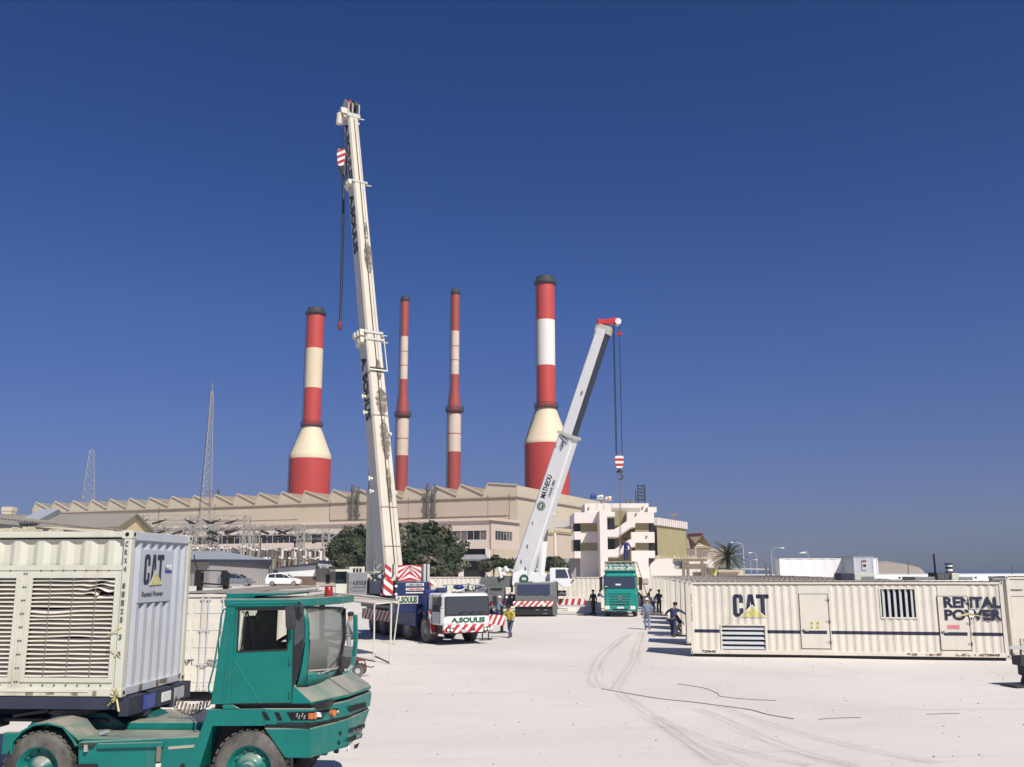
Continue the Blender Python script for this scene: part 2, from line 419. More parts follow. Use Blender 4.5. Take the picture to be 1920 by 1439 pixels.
# ================================================================== ground
def ground_mat():
    m = mat('ground', (.54, .475, .415), .9, var=.05, vs=.05)
    n, l = m.node_tree.nodes, m.node_tree.links
    b = [x for x in n if x.type == 'BSDF_PRINCIPLED'][0]
    tc = n.new('ShaderNodeTexCoord').outputs['Object']
    c = _mix(n, l, _ramp(n, l, _noise(n, l, tc, .11, 5, .6, .5), .35, .65), (.66, .615, .57), (.74, .70, .65))
    # long faint wheel marks: noise stretched along a few headings
    def swirl(rot, sc, a, bb, k, col):
        nonlocal c
        mp = n.new('ShaderNodeMapping'); mp.inputs['Rotation'].default_value = (0, 0, R(rot)); mp.inputs['Scale'].default_value = sc
        l.new(tc, mp.inputs['Vector'])
        f = _ramp(n, l, _noise(n, l, mp.outputs[0], 1.0, 4, .55, .8), a, bb, 0, k)
        c = _mix(n, l, f, c, col)
    swirl(0, (.12, 1.1, 1), .58, .74, .5, (.55, .515, .475))
    swirl(70, (.10, 1.6, 1), .60, .78, .35, (.74, .70, .65))
    swirl(-55, (.07, 2.2, 1), .62, .72, .35, (.53, .50, .46))
    f = _ramp(n, l, _noise(n, l, tc, 1.3, 6, .7), .55, .8, 0, .35); c = _mix(n, l, f, c, (.57, .535, .50))
    f = _ramp(n, l, _noise(n, l, tc, 9, 4, .7), .66, .8, 0, .4); c = _mix(n, l, f, c, (.47, .44, .41))
    f = _ramp(n, l, _noise(n, l, tc, 5, 4, .7), .68, .8, 0, .5); c = _mix(n, l, f, c, (.78, .75, .70))
    l.new(c, b.inputs['Base Color'])
    bn = n.new('ShaderNodeBump'); bn.inputs['Strength'].default_value = .55; bn.inputs['Distance'].default_value = .03
    mm = n.new('ShaderNodeMath'); mm.operation = 'ADD'; l.new(_noise(n, l, tc, 14, 6, .7), mm.inputs[0])
    l.new(_noise(n, l, tc, 1.2, 5, .6), mm.inputs[1]); l.new(mm.outputs[0], bn.inputs['Height']); l.new(bn.outputs[0], b.inputs['Normal'])
ground_mat()
g = MB()
ys = [-60, -20, 0]+[2+i*1.0 for i in range(70)]+[72+i*3 for i in range(20)]+[140, 170, 220, 300, 420]
xs = [-900, -400, -160, -80, -50]+[-40+i*1.2 for i in range(66)]+[45, 60, 100, 180, 400, 900]
from mathutils import noise as mn
def gh(x, y):
    h = gz(x, y)
    if abs(x) < 45 and y < 80: h += .035*(mn.noise((x*.22, y*.22, 0)))*min(1, y/20)-.0
    return h
V = [[g.bm.verts.new((x, y, gh(x, y))) for x in xs] for y in ys]
for j in range(len(ys)-1):
    for i in range(len(xs)-1):
        f = g.bm.faces.new([V[j][i], V[j][i+1], V[j+1][i+1], V[j+1][i]]); f.material_index = g.mi('ground'); f.smooth = True
tag(g.build('ground'), kind='structure')
m = mat('water', (.02, .055, .10), .25, var=.1, vs=.01, bump=(.3, .6, .3))
g = MB(); g.face([(-14000, 400, -2), (14000, 400, -2), (14000, 26000, -2), (-14000, 26000, -2)], 'water')
tag(g.build('sea'), kind='structure')

# darker ruts pressed into the yard: strips lying on the ground
m_r = mat('rut', (.47, .445, .415), .95, var=.05, vs=1.2)
n_, l_ = m_r.node_tree.nodes, m_r.node_tree.links; b_ = [x for x in n_ if x.type == 'BSDF_PRINCIPLED'][0]; o_n = [x for x in n_ if x.type == 'OUTPUT_MATERIAL'][0]
uvn = n_.new('ShaderNodeTexCoord').outputs['UV']; sx_ = n_.new('ShaderNodeSeparateXYZ'); l_.new(uvn, sx_.inputs[0])
pp = n_.new('ShaderNodeMath'); pp.operation = 'PINGPONG'; l_.new(sx_.outputs['X'], pp.inputs[0]); pp.inputs[1].default_value = .5
edge = _ramp(n_, l_, pp.outputs[0], .0, .3); stri = _ramp(n_, l_, _noise(n_, l_, _map(n_, l_, uvn, (5.5, .35, 1)), 1.0, 5, .65), .42, .66, .0, 1); wear = _ramp(n_, l_, _noise(n_, l_, _map(n_, l_, uvn, (1, .5, 1)), 1.0, 4, .6), .3, .6, .12, .42)
m1 = n_.new('ShaderNodeMath'); m1.operation = 'MULTIPLY'; l_.new(edge, m1.inputs[0]); l_.new(stri, m1.inputs[1]); m2 = n_.new('ShaderNodeMath'); m2.operation = 'MULTIPLY'; l_.new(m1.outputs[0], m2.inputs[0]); l_.new(wear, m2.inputs[1])
tp = n_.new('ShaderNodeBsdfTransparent'); mx_ = n_.new('ShaderNodeMixShader'); l_.new(m2.outputs[0], mx_.inputs[0]); l_.new(tp.outputs[0], mx_.inputs[1]); l_.new(b_.outputs[0], mx_.inputs[2]); l_.new(mx_.outputs[0], o_n.inputs[0])
def strip_path(px, wdt, name, m='rut', lift=.012, label=None):
    pts = [G(x, y, 0) for x, y in px]; P = []
    for i in range(len(pts)-1):
        p0 = pts[max(0, i-1)]; p1 = pts[i]; p2 = pts[i+1]; p3 = pts[min(len(pts)-1, i+2)]
        for k in range(8):
            t = k/8
            P.append(.5*((2*p1)+(p2-p0)*t+(2*p0-5*p1+4*p2-p3)*t*t+(3*p1-p0-3*p2+p3)*t**3))
    P.append(pts[-1]); g = MB(); L = []
    for i, p in enumerate(P):
        d = (P[min(i+1, len(P)-1)]-P[max(0, i-1)]); d.z = 0; d.normalize(); s = Vector((d.y, -d.x, 0))
        e = wdt
        L.append([p+s*k*e*.5+Vector((0, 0, gh(p.x, p.y)+lift)) for k in (-1, 0, 1)])
    g._loft(L, m, False, True, None, False); o_ = g.build(name); uv = o_.data.uv_layers.new(name='UVMap'); n3 = 3
    for lp in o_.data.loops: vi = lp.vertex_index; uv.data[lp.index].uv = ((vi % 3)/2, (vi//3)*.35+wdt*7)
    return o_
RP = [([(1165, 1300), (1205, 1335), (1270, 1380), (1350, 1436)], .30), ([(1228, 1345), (1300, 1380), (1400, 1412), (1520, 1436)], .26),
      ([(1240, 1362), (1290, 1392), (1370, 1425), (1400, 1438)], .18),
      ([(1310, 1330), (1400, 1372), (1480, 1404), (1600, 1438)], .34), ([(1350, 1325), (1450, 1362), (1600, 1400), (1760, 1432)], .28),
      ([(1120, 1290), (1115, 1262), (1135, 1225), (1180, 1190)], .35), ([(1150, 1292), (1185, 1250), (1195, 1215), (1205, 1185)], .3)]
for px, wd in RP:
    tag(strip_path(px, wd*2.1, 'tyre_track'), kind='structure')

# black cables lying on the yard
def cable(px, r, label):
    o = MB(); pts = [G(x, y, 0) for x, y in px]; P = []
    for i in range(len(pts)-1):
        p0 = pts[max(0, i-1)]; p1 = pts[i]; p2 = pts[i+1]; p3 = pts[min(len(pts)-1, i+2)]
        for k in range(6):
            t = k/6; q = .5*((2*p1)+(p2-p0)*t+(2*p0-5*p1+4*p2-p3)*t*t+(3*p1-p0-3*p2+p3)*t**3); q.z = gh(q.x, q.y)+r*.9; P.append(q)
    o.tube(P, r*.7, 'cable_grey', 6); tag(o.build('cable'), label, 'cable', 'thin cables lying on the yard')
cable([(1128, 1291), (1190, 1302), (1240, 1311), (1300, 1318), (1345, 1324), (1405, 1332), (1440, 1341), (1495, 1350)], .014, 'long thin dark cable snaking across the pale yard in front of the long container')
cable([(1270, 1283), (1320, 1290), (1345, 1300), (1352, 1306), (1400, 1312), (1462, 1315)], .012, 'short bent dark cable lying just in front of the long container')
cable([(1535, 1350), (1570, 1348), (1620, 1347)], .012, 'short straight dark cable end lying in front of the louvred window')
cable([(1738, 1341), (1770, 1340), (1803, 1339)], .011, 'tiny piece of cable on the ground at the lower right')

# small stones and debris
random.seed(3)
g = MB()
for i in range(360):
    y = 13+34*random.random()**1.4; x = random.uniform(-.28, .55)*y
    r = random.uniform(.008, .024); c = Vector((x, y, gh(x, y)+r*.4))
    g.sphere(c, r, 'concrete' if random.random() < .6 else 'trim_brown', 5, 4, (1, random.uniform(.6, 1.2), .6))
tag(g.build('gravel'), 'small loose stones scattered over the pale yard', 'gravel', kind='stuff')

# ================================================================== chimneys
def chimney(label, cx, Y, prof, grp, ladder=-1):
    "prof rows: (photo y, half width in photo px, material above->below)"
    base = At(cx[1], 1085, Y); top = At(cx[0], prof[0][0], Y)
    X = (top.x+base.x)/2
    t = thing('chimney', label, 'chimney', (X, Y, 1.6), 0, grp)
    sc = Y*math.cos(PITCH)/F
    rows = []
    for y, hw, m in prof:
        z = At(cx[0], y, Y).z; zc = Y*math.cos(PITCH)+(z-EYE)*math.sin(PITCH)
        rows.append((z-1.6, hw*zc/F, m))
    segs = {}
    i = 0
    while i < len(rows)-1:
        (z0, r0, m0), (z1, r1, _) = rows[i], rows[i+1]
        j = i+1; ring = [(Vector((0, 0, z0)), r0), (Vector((0, 0, z1)), r1)]
        while j < len(rows)-1 and rows[j][2] == m0:
            j += 1; ring.append((Vector((0, 0, rows[j][0])), rows[j][1]))
        mb = MB(); mb.rings(ring[::-1], m0, 40)
        nm = 'cap' if i == 0 else 'shaft_band'
        o = mb.build(nm, t)
        i = j
    return t, rows
def joints(t, cx, Y, ys, hw):
    for y in ys:
        z = At(cx, y, Y).z; zc = Y*math.cos(PITCH)+(z-EYE)*math.sin(PITCH); r = hw*zc/F
        mb = MB(); mb.rings([(Vector((0, 0, z-1.6)), r*1.02), (Vector((0, 0, z-1.6+.22)), r*1.02)], 'stack_red_dull', 32); mb.build('joint_ring', t)
E_ = 'striped power station chimneys'
def galleries(t, items, ladder):
    for z, r0, r1, h in items:
        mb = MB(); n = 28
        mb.rings([(Vector((0, 0, z)), r1), (Vector((0, 0, z+.25)), r1)], 'stack_dark', n)
        for k in range(n):
            a = 2*math.pi*k/n; p = Vector((math.cos(a)*r1, math.sin(a)*r1, z+.25)); mb.bar(p, p+Vector((0, 0, h)), .08, .08, 'stack_dark')
        for hh in (h*.5, h):
            mb.tube([Vector((math.cos(2*math.pi*k/n)*r1, math.sin(2*math.pi*k/n)*r1, z+.25+hh)) for k in range(n+1)], .07, 'stack_dark', 4)
        mb.build('gallery', t)
    if ladder:
        mb = MB(); rr = ladder
        for (z0, r0), (z1, r1) in zip(rr, rr[1:]):
            a = R(205)
            for da in (-.35, .35):
                mb.bar((math.cos(a)*(r0+.35)+da*.3, math.sin(a)*(r0+.35)-da, z0), (math.cos(a)*(r1+.35)+da*.3, math.sin(a)*(r1+.35)-da, z1), .12, .12, 'stack_dark')
            k = max(1, int((z1-z0)/1.6))
            for q in range(k):
                f = q/k; r = r0+(r1-r0)*f; z = z0+(z1-z0)*f
                mb.bar((math.cos(a)*(r+.35)-.12, math.sin(a)*(r+.35)+.4, z), (math.cos(a)*(r+.35)+.12, math.sin(a)*(r+.35)-.4, z), .1, .1, 'stack_dark')
        mb.build('ladder', t)
def stack_big(label, cx, Y, ys, hw, w, cone, redm='stack_red', crm='stack_cream', up='stack_cream'):
    prof = [(ys[0], hw*.82, 'stack_dark'), (ys[1], hw*.84, 'stack_dark'), (ys[1]+.1, hw*1.03, 'stack_dark'), (ys[2]-2, hw*1.03, 'stack_dark'), (ys[2]+.1, hw*.86, redm), (ys[3], hw*.86, up), (ys[4], hw*.86, redm),
            (ys[5], hw*.86, crm), (cone, w, crm), (cone+.6, w*1.01, crm), (ys[6], w*1.01, redm), (1085, w*1.02, redm)]
    # the piece between shaft and cone foot is the cream cone
    t, rows = chimney(label, cx, Y, prof, E_)
    zr = rows[7][0]; galleries(t, [(zr-.2, 0, rows[7][1]*1.28, 1.1)], [(rows[11][0], rows[11][1]), (rows[8][0], rows[8][1]), (rows[7][0], rows[7][1]), (rows[4][0], rows[4][1])][0:])
    return t
stack_big('fat red and white chimney behind the white crane boom', (1022.5, 1027), 262, (521, 529, 536, 602, 687, 765, 834), 20.3, 41.5, 829, up='stack_white')
stack_big('fat red and cream chimney standing left of the tall crane boom', (588.5, 578), 288, (579, 586, 593, 655, 729, 799, 862), 18.6, 37.8, 854)
def stack_thin(label, cx, Y, ys, hw, w, crm):
    rd = 'stack_red_dull'
    prof = [(ys[0], hw*.95, 'stack_dark'), (ys[0]+4, hw*1.0, 'stack_dark'), (ys[0]+4.1, hw*1.22, 'stack_dark'), (ys[1]-3, hw*1.22, 'stack_dark'), (ys[1]+.1, hw, rd), (ys[2], hw, crm), (ys[3], hw, rd), (ys[4], hw*1.05, rd), (ys[4]+18, (hw+w)/2*1.03, rd),
            (ys[5], w, rd), (ys[5]+6, w, crm), (ys[6], w, rd), (1085, w, rd)]
    t, rows = chimney(label, cx, Y, prof, E_)
    galleries(t, [(rows[9][0]-.3, 0, rows[9][1]*1.38, 1.1)], [(rows[12][0], rows[12][1]), (rows[9][0], rows[9][1]), (rows[7][0], rows[7][1]), (rows[4][0], rows[4][1])])
    joints(t, cx[0], Y, [ys[1]+18, ys[1]+43, ys[2]+29, ys[2]+55, ys[4]], hw); joints(t, cx[1], Y, [ys[5]+44, ys[6]+30], w)
    return t
stack_thin('slim red and pink chimney partly hidden by the tall crane boom', (757, 752.5), 276, (556, 567, 632, 712, 737, 780, 855), 7.2, 11.3, 'stack_pink')
stack_thin('slim red and cream chimney standing alone between the two cranes', (853.5, 850.5), 268, (543, 554, 622, 703, 730, 771, 848), 7.6, 12.3, 'stack_pink')

# ================================================================== turbine hall with saw-tooth roof
B = At(970, 905, 200); ZT = B.z
A = G(66, 943, ZT)
AB = (B-A); AB.z = 0; LAB = AB.length; dAB = AB.normalized(); back = Vector((-dAB.y, dAB.x, 0))
if back.y < 0: back = -back
nF = -back
hall = thing('power_station_hall', 'long sand coloured power station hall with a saw-tooth roof', 'hall', (B.x, B.y, 1.6), math.atan2(dAB.y, dAB.x))
DEP = 62
pk = [70, 105, 139, 174, 209, 245, 282, 324, 365, 405, 446, 487, 530, 573, 626, 671, 717, 764, 815, 865, 916]
def onw(px, off=0.0):
    "position along the wall line for a photo column"
    d = ray(px, 930); P0 = B-back*off
    s = (P0-Vector((0, 0, EYE))).dot(Vector((back.x, back.y, 0)))/Vector((d.x, d.y, 0)).dot(Vector((back.x, back.y, 0)))
    q = Vector((0, 0, EYE))+d*s; return Vector((q.x, q.y, 0))
tooth_h = 2.3
valz = ZT-tooth_h
P = [onw(64)]; prof = [(P[0], valz)]
for i, p in enumerate(pk):
    a = onw(p); nx = onw(pk[i+1]) if i+1 < len(pk) else onw(970)
    prof.append((a, ZT)); e = a+(nx-a)*.82
    if i+1 < len(pk): prof.append((e, valz))
    else: prof.append((nx, ZT-.6))
wb = WB()
lowz = 1.6
front = [Vector((a.x, a.y, z)) for a, z in prof]
poly = front+[Vector((front[-1].x, front[-1].y, lowz)), Vector((front[0].x, front[0].y, lowz))]
# wall as quads column by column
for (a, za), (b, zb) in zip(prof, prof[1:]):
    wb.face([(a.x, a.y, lowz), (b.x, b.y, lowz), (b.x, b.y, zb), (a.x, a.y, za)], 'sand_wall')
wb.build('wall', hall)
wb = WB()
for i, ((a, za), (b, zb)) in enumerate(zip(prof, prof[1:])):
    up = back*.0
    m = ('saw_roof' if i > 12 else 'saw_roof_far') if zb < za else 'window_dark'
    p0, p1 = Vector((a.x, a.y, za)), Vector((b.x, b.y, zb))
    wb.face([p0, p1, p1+back*DEP, p0+back*DEP], m)
wb.build('roof', hall)
wb = WB()   # parapet flashing of each tooth
for (a, za), (b, zb) in zip(prof, prof[1:]):
    p0, p1 = Vector((a.x, a.y, za+.12)), Vector((b.x, b.y, zb+.12)); wb.bar(p0-back*.1, p1-back*.1, .35, .22, 'sand_wall', up=(0, 0, 1))
wb.build('parapet', hall)
# gable end towards the office
C1 = B+back*DEP
wb = WB(); q = prof[-1][0]
wb.face([(q.x, q.y, lowz), (q.x+back.x*DEP, q.y+back.y*DEP, lowz), (q.x+back.x*DEP, q.y+back.y*DEP, ZT-.6), (q.x, q.y, ZT-.6)], 'sand_wall')
wb.build('end_wall', hall)
zl = OnP(970, 933, Vector((q.x, q.y, 0)), back).z
wb = WB()
s0 = onw(64); wb.bar(Vector((s0.x, s0.y, zl))-back*.12, Vector((q.x, q.y, zl))-back*.12, .3, .32, 'trim_brown')
wb.bar(Vector((q.x, q.y, zl))+dAB*.12-back*.1, Vector((q.x, q.y, zl))+dAB*.12+back*DEP, .3, .32, 'trim_brown')
wb.build('trim', hall)
wb = WB()   # slightly proud cladding panels under the trim and joints
def wpt(px, z, off): a = onw(px, off); return Vector((a.x, a.y, z))
for x0, x1, zz0, zz1, m in ((380, 560, zl-3.2, zl-.5, 'sand_wall'), (620, 955, zl-3.6, zl-.5, 'sand_wall_b'), (470, 560, 9.5, zl-3.6, 'sand_wall')):
    wb.prism([wpt(x0, zz0, .06), wpt(x1, zz0, .06), wpt(x1, zz1, .06), wpt(x0, zz1, .06)], -back*.06, m)
wb.build('cladding', hall)
wb = WB()
for x in (300, 404, 620, 766, 915, 955):
    wb.bar(wpt(x, 2, .07), wpt(x, valz, .07), .12, .14, 'trim_brown'); wb.build('wall_joint', hall); wb = WB()
zz = zl-3.7
wb.bar(wpt(620, zz, .1), wpt(950, zz, .1), .1, .12, 'trim_brown')
wb.build('wall_joint', hall)
# vent pipes on the wall
for x, yt, rr in ((661, 909, .34), (672, 912, .22), (802, 907, .36), (815, 909, .22)):
    a = onw(x, .9); zt = OnP(x, yt, a, back).z; zb = OnP(x, 979, a, back).z
    wb = WB(); wb.cyl((a.x, a.y, zb), (a.x, a.y, zt), rr, rr, 'lattice_dark', 8)
    for q_ in (.2, .55, .85):
        z = zb+(zt-zb)*q_; wb.bar(Vector((a.x, a.y, z)), Vector((a.x, a.y, z))+back*.9, .3, .3, 'lattice_dark'); wb.cyl((a.x, a.y, z-.3), (a.x, a.y, z+.3), rr*1.5, rr*1.5, 'lattice_dark', 8)
    wb.build('vent_pipe', hall)
for x in (395, 409):
    a = onw(x, -6); wb = WB(); zt = OnP(x, 919, a, back).z; wb.cyl((a.x, a.y, valz-1), (a.x, a.y, zt), .2, .2, 'lattice_dark', 8); wb.cyl((a.x, a.y, zt-.8), (a.x, a.y, zt), .4, .4, 'lattice_dark', 8); wb.build('roof_vent', hall)
# garage-like recesses of the end wall (right of the white crane)
q0 = prof[-1][0]
def onend(px, py, off=.0):
    return OnP(px, py, Vector((q0.x, q0.y, 0))+dAB*off, dAB)
wb = WB()
for x0, x1 in ((1006, 1037), (1041, 1072)):
    z1 = onend(x0, 1001, .3).z; a, b = onend(x0, 1001, .3), onend(x1, 1001, .3)
    for p_, q_, m in ((a, b, 'sand_wall_b'),):
        wb.prism([Vector((a.x, a.y, 3.5)), Vector((b.x, b.y, 3.5)), Vector((b.x, b.y, z1)), Vector((a.x, a.y, z1))], -dAB*.3, m)
    wb.bar(Vector((a.x, a.y, z1+.3)), Vector((b.x, b.y, z1+.3)), .5, .5, 'office_olive'); 
    wb.bar(Vector((a.x, a.y, 3)), Vector((a.x, a.y, z1+.2)), .4, .5, 'office_white')
wb.build('bay_panel', hall)

# annex: two storeys along the foot of the hall
OFF = 14.0
c0 = onw(920, OFF)
annex = thing('annex_building', 'two storey pinkish annex with a ribbon of dark windows along the hall', 'building', (c0.x, c0.y, 1.6), math.atan2(dAB.y, dAB.x))
ztop = OnP(920, 976, c0, back).z
zb_ = OnP(920, 1029, c0, back).z
zw1 = OnP(912, 995, c0, back).z; zw0 = OnP(912, 1012, c0, back).z
al = onw(280, OFF)
L = (c0-al).length
def ap(s, off, z): p = c0-dAB*s-back*off; return Vector((p.x, p.y, z))
wb = WB()
def wallq(s0, s1, z0, z1, m, th=.3, off=0): wb.prism([ap(s0, off, z0), ap(s1, off, z0), ap(s1, off, z1), ap(s0, off, z1)], back*th, m)
wallq(0, L, zw1, ztop, 'pink_wall'); wallq(0, L, zb_, zw0, 'pink_wall')
sw = (c0-onw(912, OFF)).length; swl = (c0-onw(846, OFF)).length
wallq(0, sw, zw0, zw1, 'pink_wall'); 
sl2 = (c0-onw(668, OFF)).length; sl3 = (c0-onw(700, OFF)).length
wallq(sl3, sl2, zw0, zw1, 'pink_wall')
# end face
def ep(t, z): p = c0+back*t; return Vector((p.x, p.y, z))
wb.prism([ep(0, zb_), ep(OFF, zb_), ep(OFF, zw0), ep(0, zw0)], -dAB*.3, 'pink_wall')
wb.prism([ep(0, zw1), ep(OFF, zw1), ep(OFF, ztop), ep(0, ztop)], -dAB*.3, 'pink_wall')
wb.prism([ep(0, zw0), ep(2.2, zw0), ep(2.2, zw1), ep(0, zw1)], -dAB*.3, 'pink_wall')
wb.prism([ep(10.5, zw0), ep(OFF, zw0), ep(OFF, zw1), ep(10.5, zw1)], -dAB*.3, 'pink_wall')
wb.prism([ep(.2, 1.6), ep(OFF, 1.6), ep(OFF, zb_), ep(.2, zb_)], -dAB*.2, 'sand_wall')
wb.build('wall', annex)
wb = WB()
wb.prism([ap(-.5, .5, ztop), ap(L, .5, ztop), ap(L, -OFF, ztop), ap(-.5, -OFF, ztop)], (0, 0, .5), 'pink_wall'); wb.build('roof', annex)
wb = WB()
wallq(0, L, 1.6, zb_, 'dark_void', .2, -1.2); wb.build('back_wall', annex)
def ribbon(s0, s1, n, endface=False):
    o = WB(); P_ = (lambda s, z, d=0: ap(s, -.18+d, z)) if not endface else (lambda s, z, d=0: ep(s, z)-dAB*(.18-d))
    o.prism([P_(s0, zw0), P_(s1, zw0), P_(s1, zw1), P_(s0, zw1)], (back if not endface else -dAB)*.05, 'window_dark')
    f = o.build('window', annex)
    o = WB(); random.seed(int(s0*10)+5)
    for k in range(n+1):
        s = s0+(s1-s0)*k/n; o.bar(P_(s, zw0, .06), P_(s, zw1, .06), .1, .16, 'galv')
        if k < n and random.random() < .38:
            z = zw1-(zw1-zw0)*random.choice((.35, 1, 1)); s2 = s0+(s1-s0)*(k+1)/n
            o.prism([P_(s, z, .03), P_(s2, z, .03), P_(s2, zw1, .03), P_(s, zw1, .03)], (back if not endface else -dAB)*.02, 'window_blind')
    o.build('frame', f)
ribbon(sw, swl+9, 12); ribbon(sl2, sl2+14, 9); ribbon(sl2+15, sl2+31, 11); ribbon(sl2+33, sl2+47, 10); ribbon(sl2+50, sl2+60, 7); ribbon(2.2, 10.5, 6, True)
# ground floor door bay
wb = WB(); s_a = (c0-onw(868, OFF)).length; 
for s in (0.2, s_a, s_a+12, s_a+24, s_a+36, s_a+48): wallq(s, s+.9, 1.6, zb_, 'office_white', .6); wb.build('pillar', annex); wb = WB()
wallq(.8, s_a, zb_-2.0, zb_-1.2, 'galv', .3); wb.build('lintel', annex)
wb = WB(); z1 = OnP(890, 1040, c0, back).z; z0 = OnP(890, 1052, c0, back).z; wallq(1.2, s_a, z0, z1, 'galv', .1, -.4); wb.build('shutter', annex)
# ================================================================== far left: corrugated shed, gabled store, rubble wall
t = thing('corrugated_shed', 'low shed with a corrugated roof edge at the far left', 'shed', (-41, 70, 0))
m_ = MB(); Yl = 26; m_.box(-4, 0, -10, 25, 0, 7.0, 'shed_wall'); m_.build('wall', t)
m_ = MB(); m_.corr((.9, -10, 7.35), (0, 1, 0), (-8, 0, 1.0), (0, 0, 1), 36, 1, 'roof_grey', .45, .1); m_.build('roof', t, solid=.04)
t.location.x = -38.2
t = thing('gabled_store', 'low store building with a yellow gable wall behind the generator container', 'building', (0, 0, 1.6))
a, b, c = At(213, 988, 116), At(249, 966, 119), At(292, 1005, 124)
wb = WB(); dn = Vector((0, 0, -1))
wb.face([(a.x, a.y, 1.6), (c.x, c.y, 1.6), c, b, a], 'yellow_wall' if 'yellow_wall' in MATS else 'hangar_tan'); wb.face([(a.x, a.y, 1.6), a, (a.x-30, a.y+2, a.z), (a.x-30, a.y+2, 1.6)], 'sand_wall'); wb.build('wall', t)
wb = WB(); lv = Vector((-30, 3, 0))
wb.face([a+Vector((.6, -.3, -.1)), b+Vector((.6, 0, .15)), b+lv, a+lv], 'saw_roof_far'); wb.face([b+Vector((.6, 0, .15)), c+Vector((.6, -.2, -.1)), c+lv, b+lv], 'saw_roof_far')
rf = wb.build('roof', t, solid=.15)
for k in (-11.5, -20.5):
    wb = WB(); p = b+Vector((k, .3, .05)); wb.prism([p+Vector((-1.5, -2.6, -.9)), p+Vector((.8, -2.6, -.9)), p+Vector((2.2, 0, .7)), p+Vector((0, 0, .7))], (0, .8, -.4), 'shed_roof'); wb.build('skylight', rf)
random.seed(11)
wb = WB(); top = []
xs_ = [x for x in range(-6, 160, 5)]
for x in xs_:
    y = 987+(3 if x < 60 else 8)+random.uniform(-3, 4)+(8 if x > 110 else 0); top.append(At(x, y, 52))
bt = [Vector((p.x, p.y, 0)) for p in top]
for i in range(len(top)-1): wb.prism([bt[i], bt[i+1], top[i+1], top[i]], (0, .6, 0), 'sand_rough' if 'sand_rough' in MATS else 'sand_wall')
tag(wb.build('rubble_wall'), 'pale broken rubble wall behind the generator container roof', 'wall')

# ================================================================== grey shed, white low building
t = thing('grey_shed', 'grey metal shed with a shallow blue-grey roof behind the parked cars', 'shed', (0, 0, 1.6))
cL, cM, cR = At(330, 1046, 128), At(393, 1052, 124), At(503, 1058, 131)
ez = 5.0
for p in (cL, cM, cR): p.z = ez
bk = Vector((-2, 11, 0))
wb = WB()
for p, q_ in ((cL, cM), (cM, cR), (cR, cR+bk)): 
    U = (q_-p); Ln = U.length; U.normalize(); N = Vector((U.y, -U.x, 0)); wb.corr(Vector((p.x, p.y, 1.6)), U, (0, 0, 1), N, Ln, ez-1.6, 'shed_wall', .5, .04)
wb.build('wall', t)
wb = WB(); o_ = Vector((0, -.5, -.05)); rg = (cM+cR)/2+bk*.5+Vector((-3, 0, 1.15)); rl = (cL+cM)/2+bk*.5+Vector((-2, 0, 1.15))
e = [cL+o_+Vector((-.5, 0, 0)), cM+o_, cR+o_+Vector((.6, 0, 0)), cR+bk, cL+bk]
wb.face([e[0], e[1], rl], 'shed_roof'); wb.face([e[1], e[2], rg, rl], 'shed_roof'); wb.face([e[2], e[3], rg], 'shed_roof'); wb.face([e[3], e[4], rl, rg], 'shed_roof'); wb.face([e[4], e[0], rl], 'shed_roof')
wb.build('roof', t, recalc=True)
wb = WB()
for a, b in ((e[0], e[1]), (e[1], e[2])): wb.bar(a-Vector((0, 0, .17)), b-Vector((0, 0, .17)), .12, .34, 'dark_blue_steel')
wb.build('fascia', t)

t = thing('low_canteen', 'low building with a white upper wall and dark sloping roof right of the white car', 'building', (-26, 126, 1.6))
a, b, c, d = At(521, 1063, 126), At(592, 1060, 126), At(592, 1081, 126), At(521, 1081, 126)
wb = WB(); wb.prism([a, b, c, d], (0, .3, 0), 'paint_white_clean'); wb.prism([d, c, Vector((c.x, c.y, 1.6)), Vector((d.x, d.y, 1.6))], (0, .35, 0), 'wood_brown'); 
f_ = At(640, 1066, 126); wb.prism([At(592, 1066, 126.2), At(640, 1066, 126.2), Vector((f_.x, 126.2, 1.6)), Vector((b.x, 126.2, 1.6))], (0, .3, 0), 'concrete'); wb.build('wall', t)
wb = WB(); wb.prism([At(516, 1064, 125.5), At(597, 1055, 125.5), At(597, 1060, 125.5), At(518, 1065.5, 125.5)], (0, 7, 0), 'dark_blue_steel'); wb.build('roof', t)
wb = WB(); wb.prism([At(596, 1057, 124.5), At(643, 1059, 124.5), At(643, 1064, 124.5), At(596, 1062, 124.5)], (0, 6, 0), 'galv'); wb.prism([At(598, 1052, 128), At(664, 1057, 128), At(643, 1060, 124.5), At(596, 1057, 124.5)], (0, 0, .1), 'dark_blue_steel'); wb.build('awning', t)
wb = WB(); wb.prism([At(611, 1078, 126.1), At(618, 1078, 126.1), At(618, 1094, 126.1), At(611, 1094, 126.1)], (0, .1, 0), 'dark_void'); wb.build('door', t)
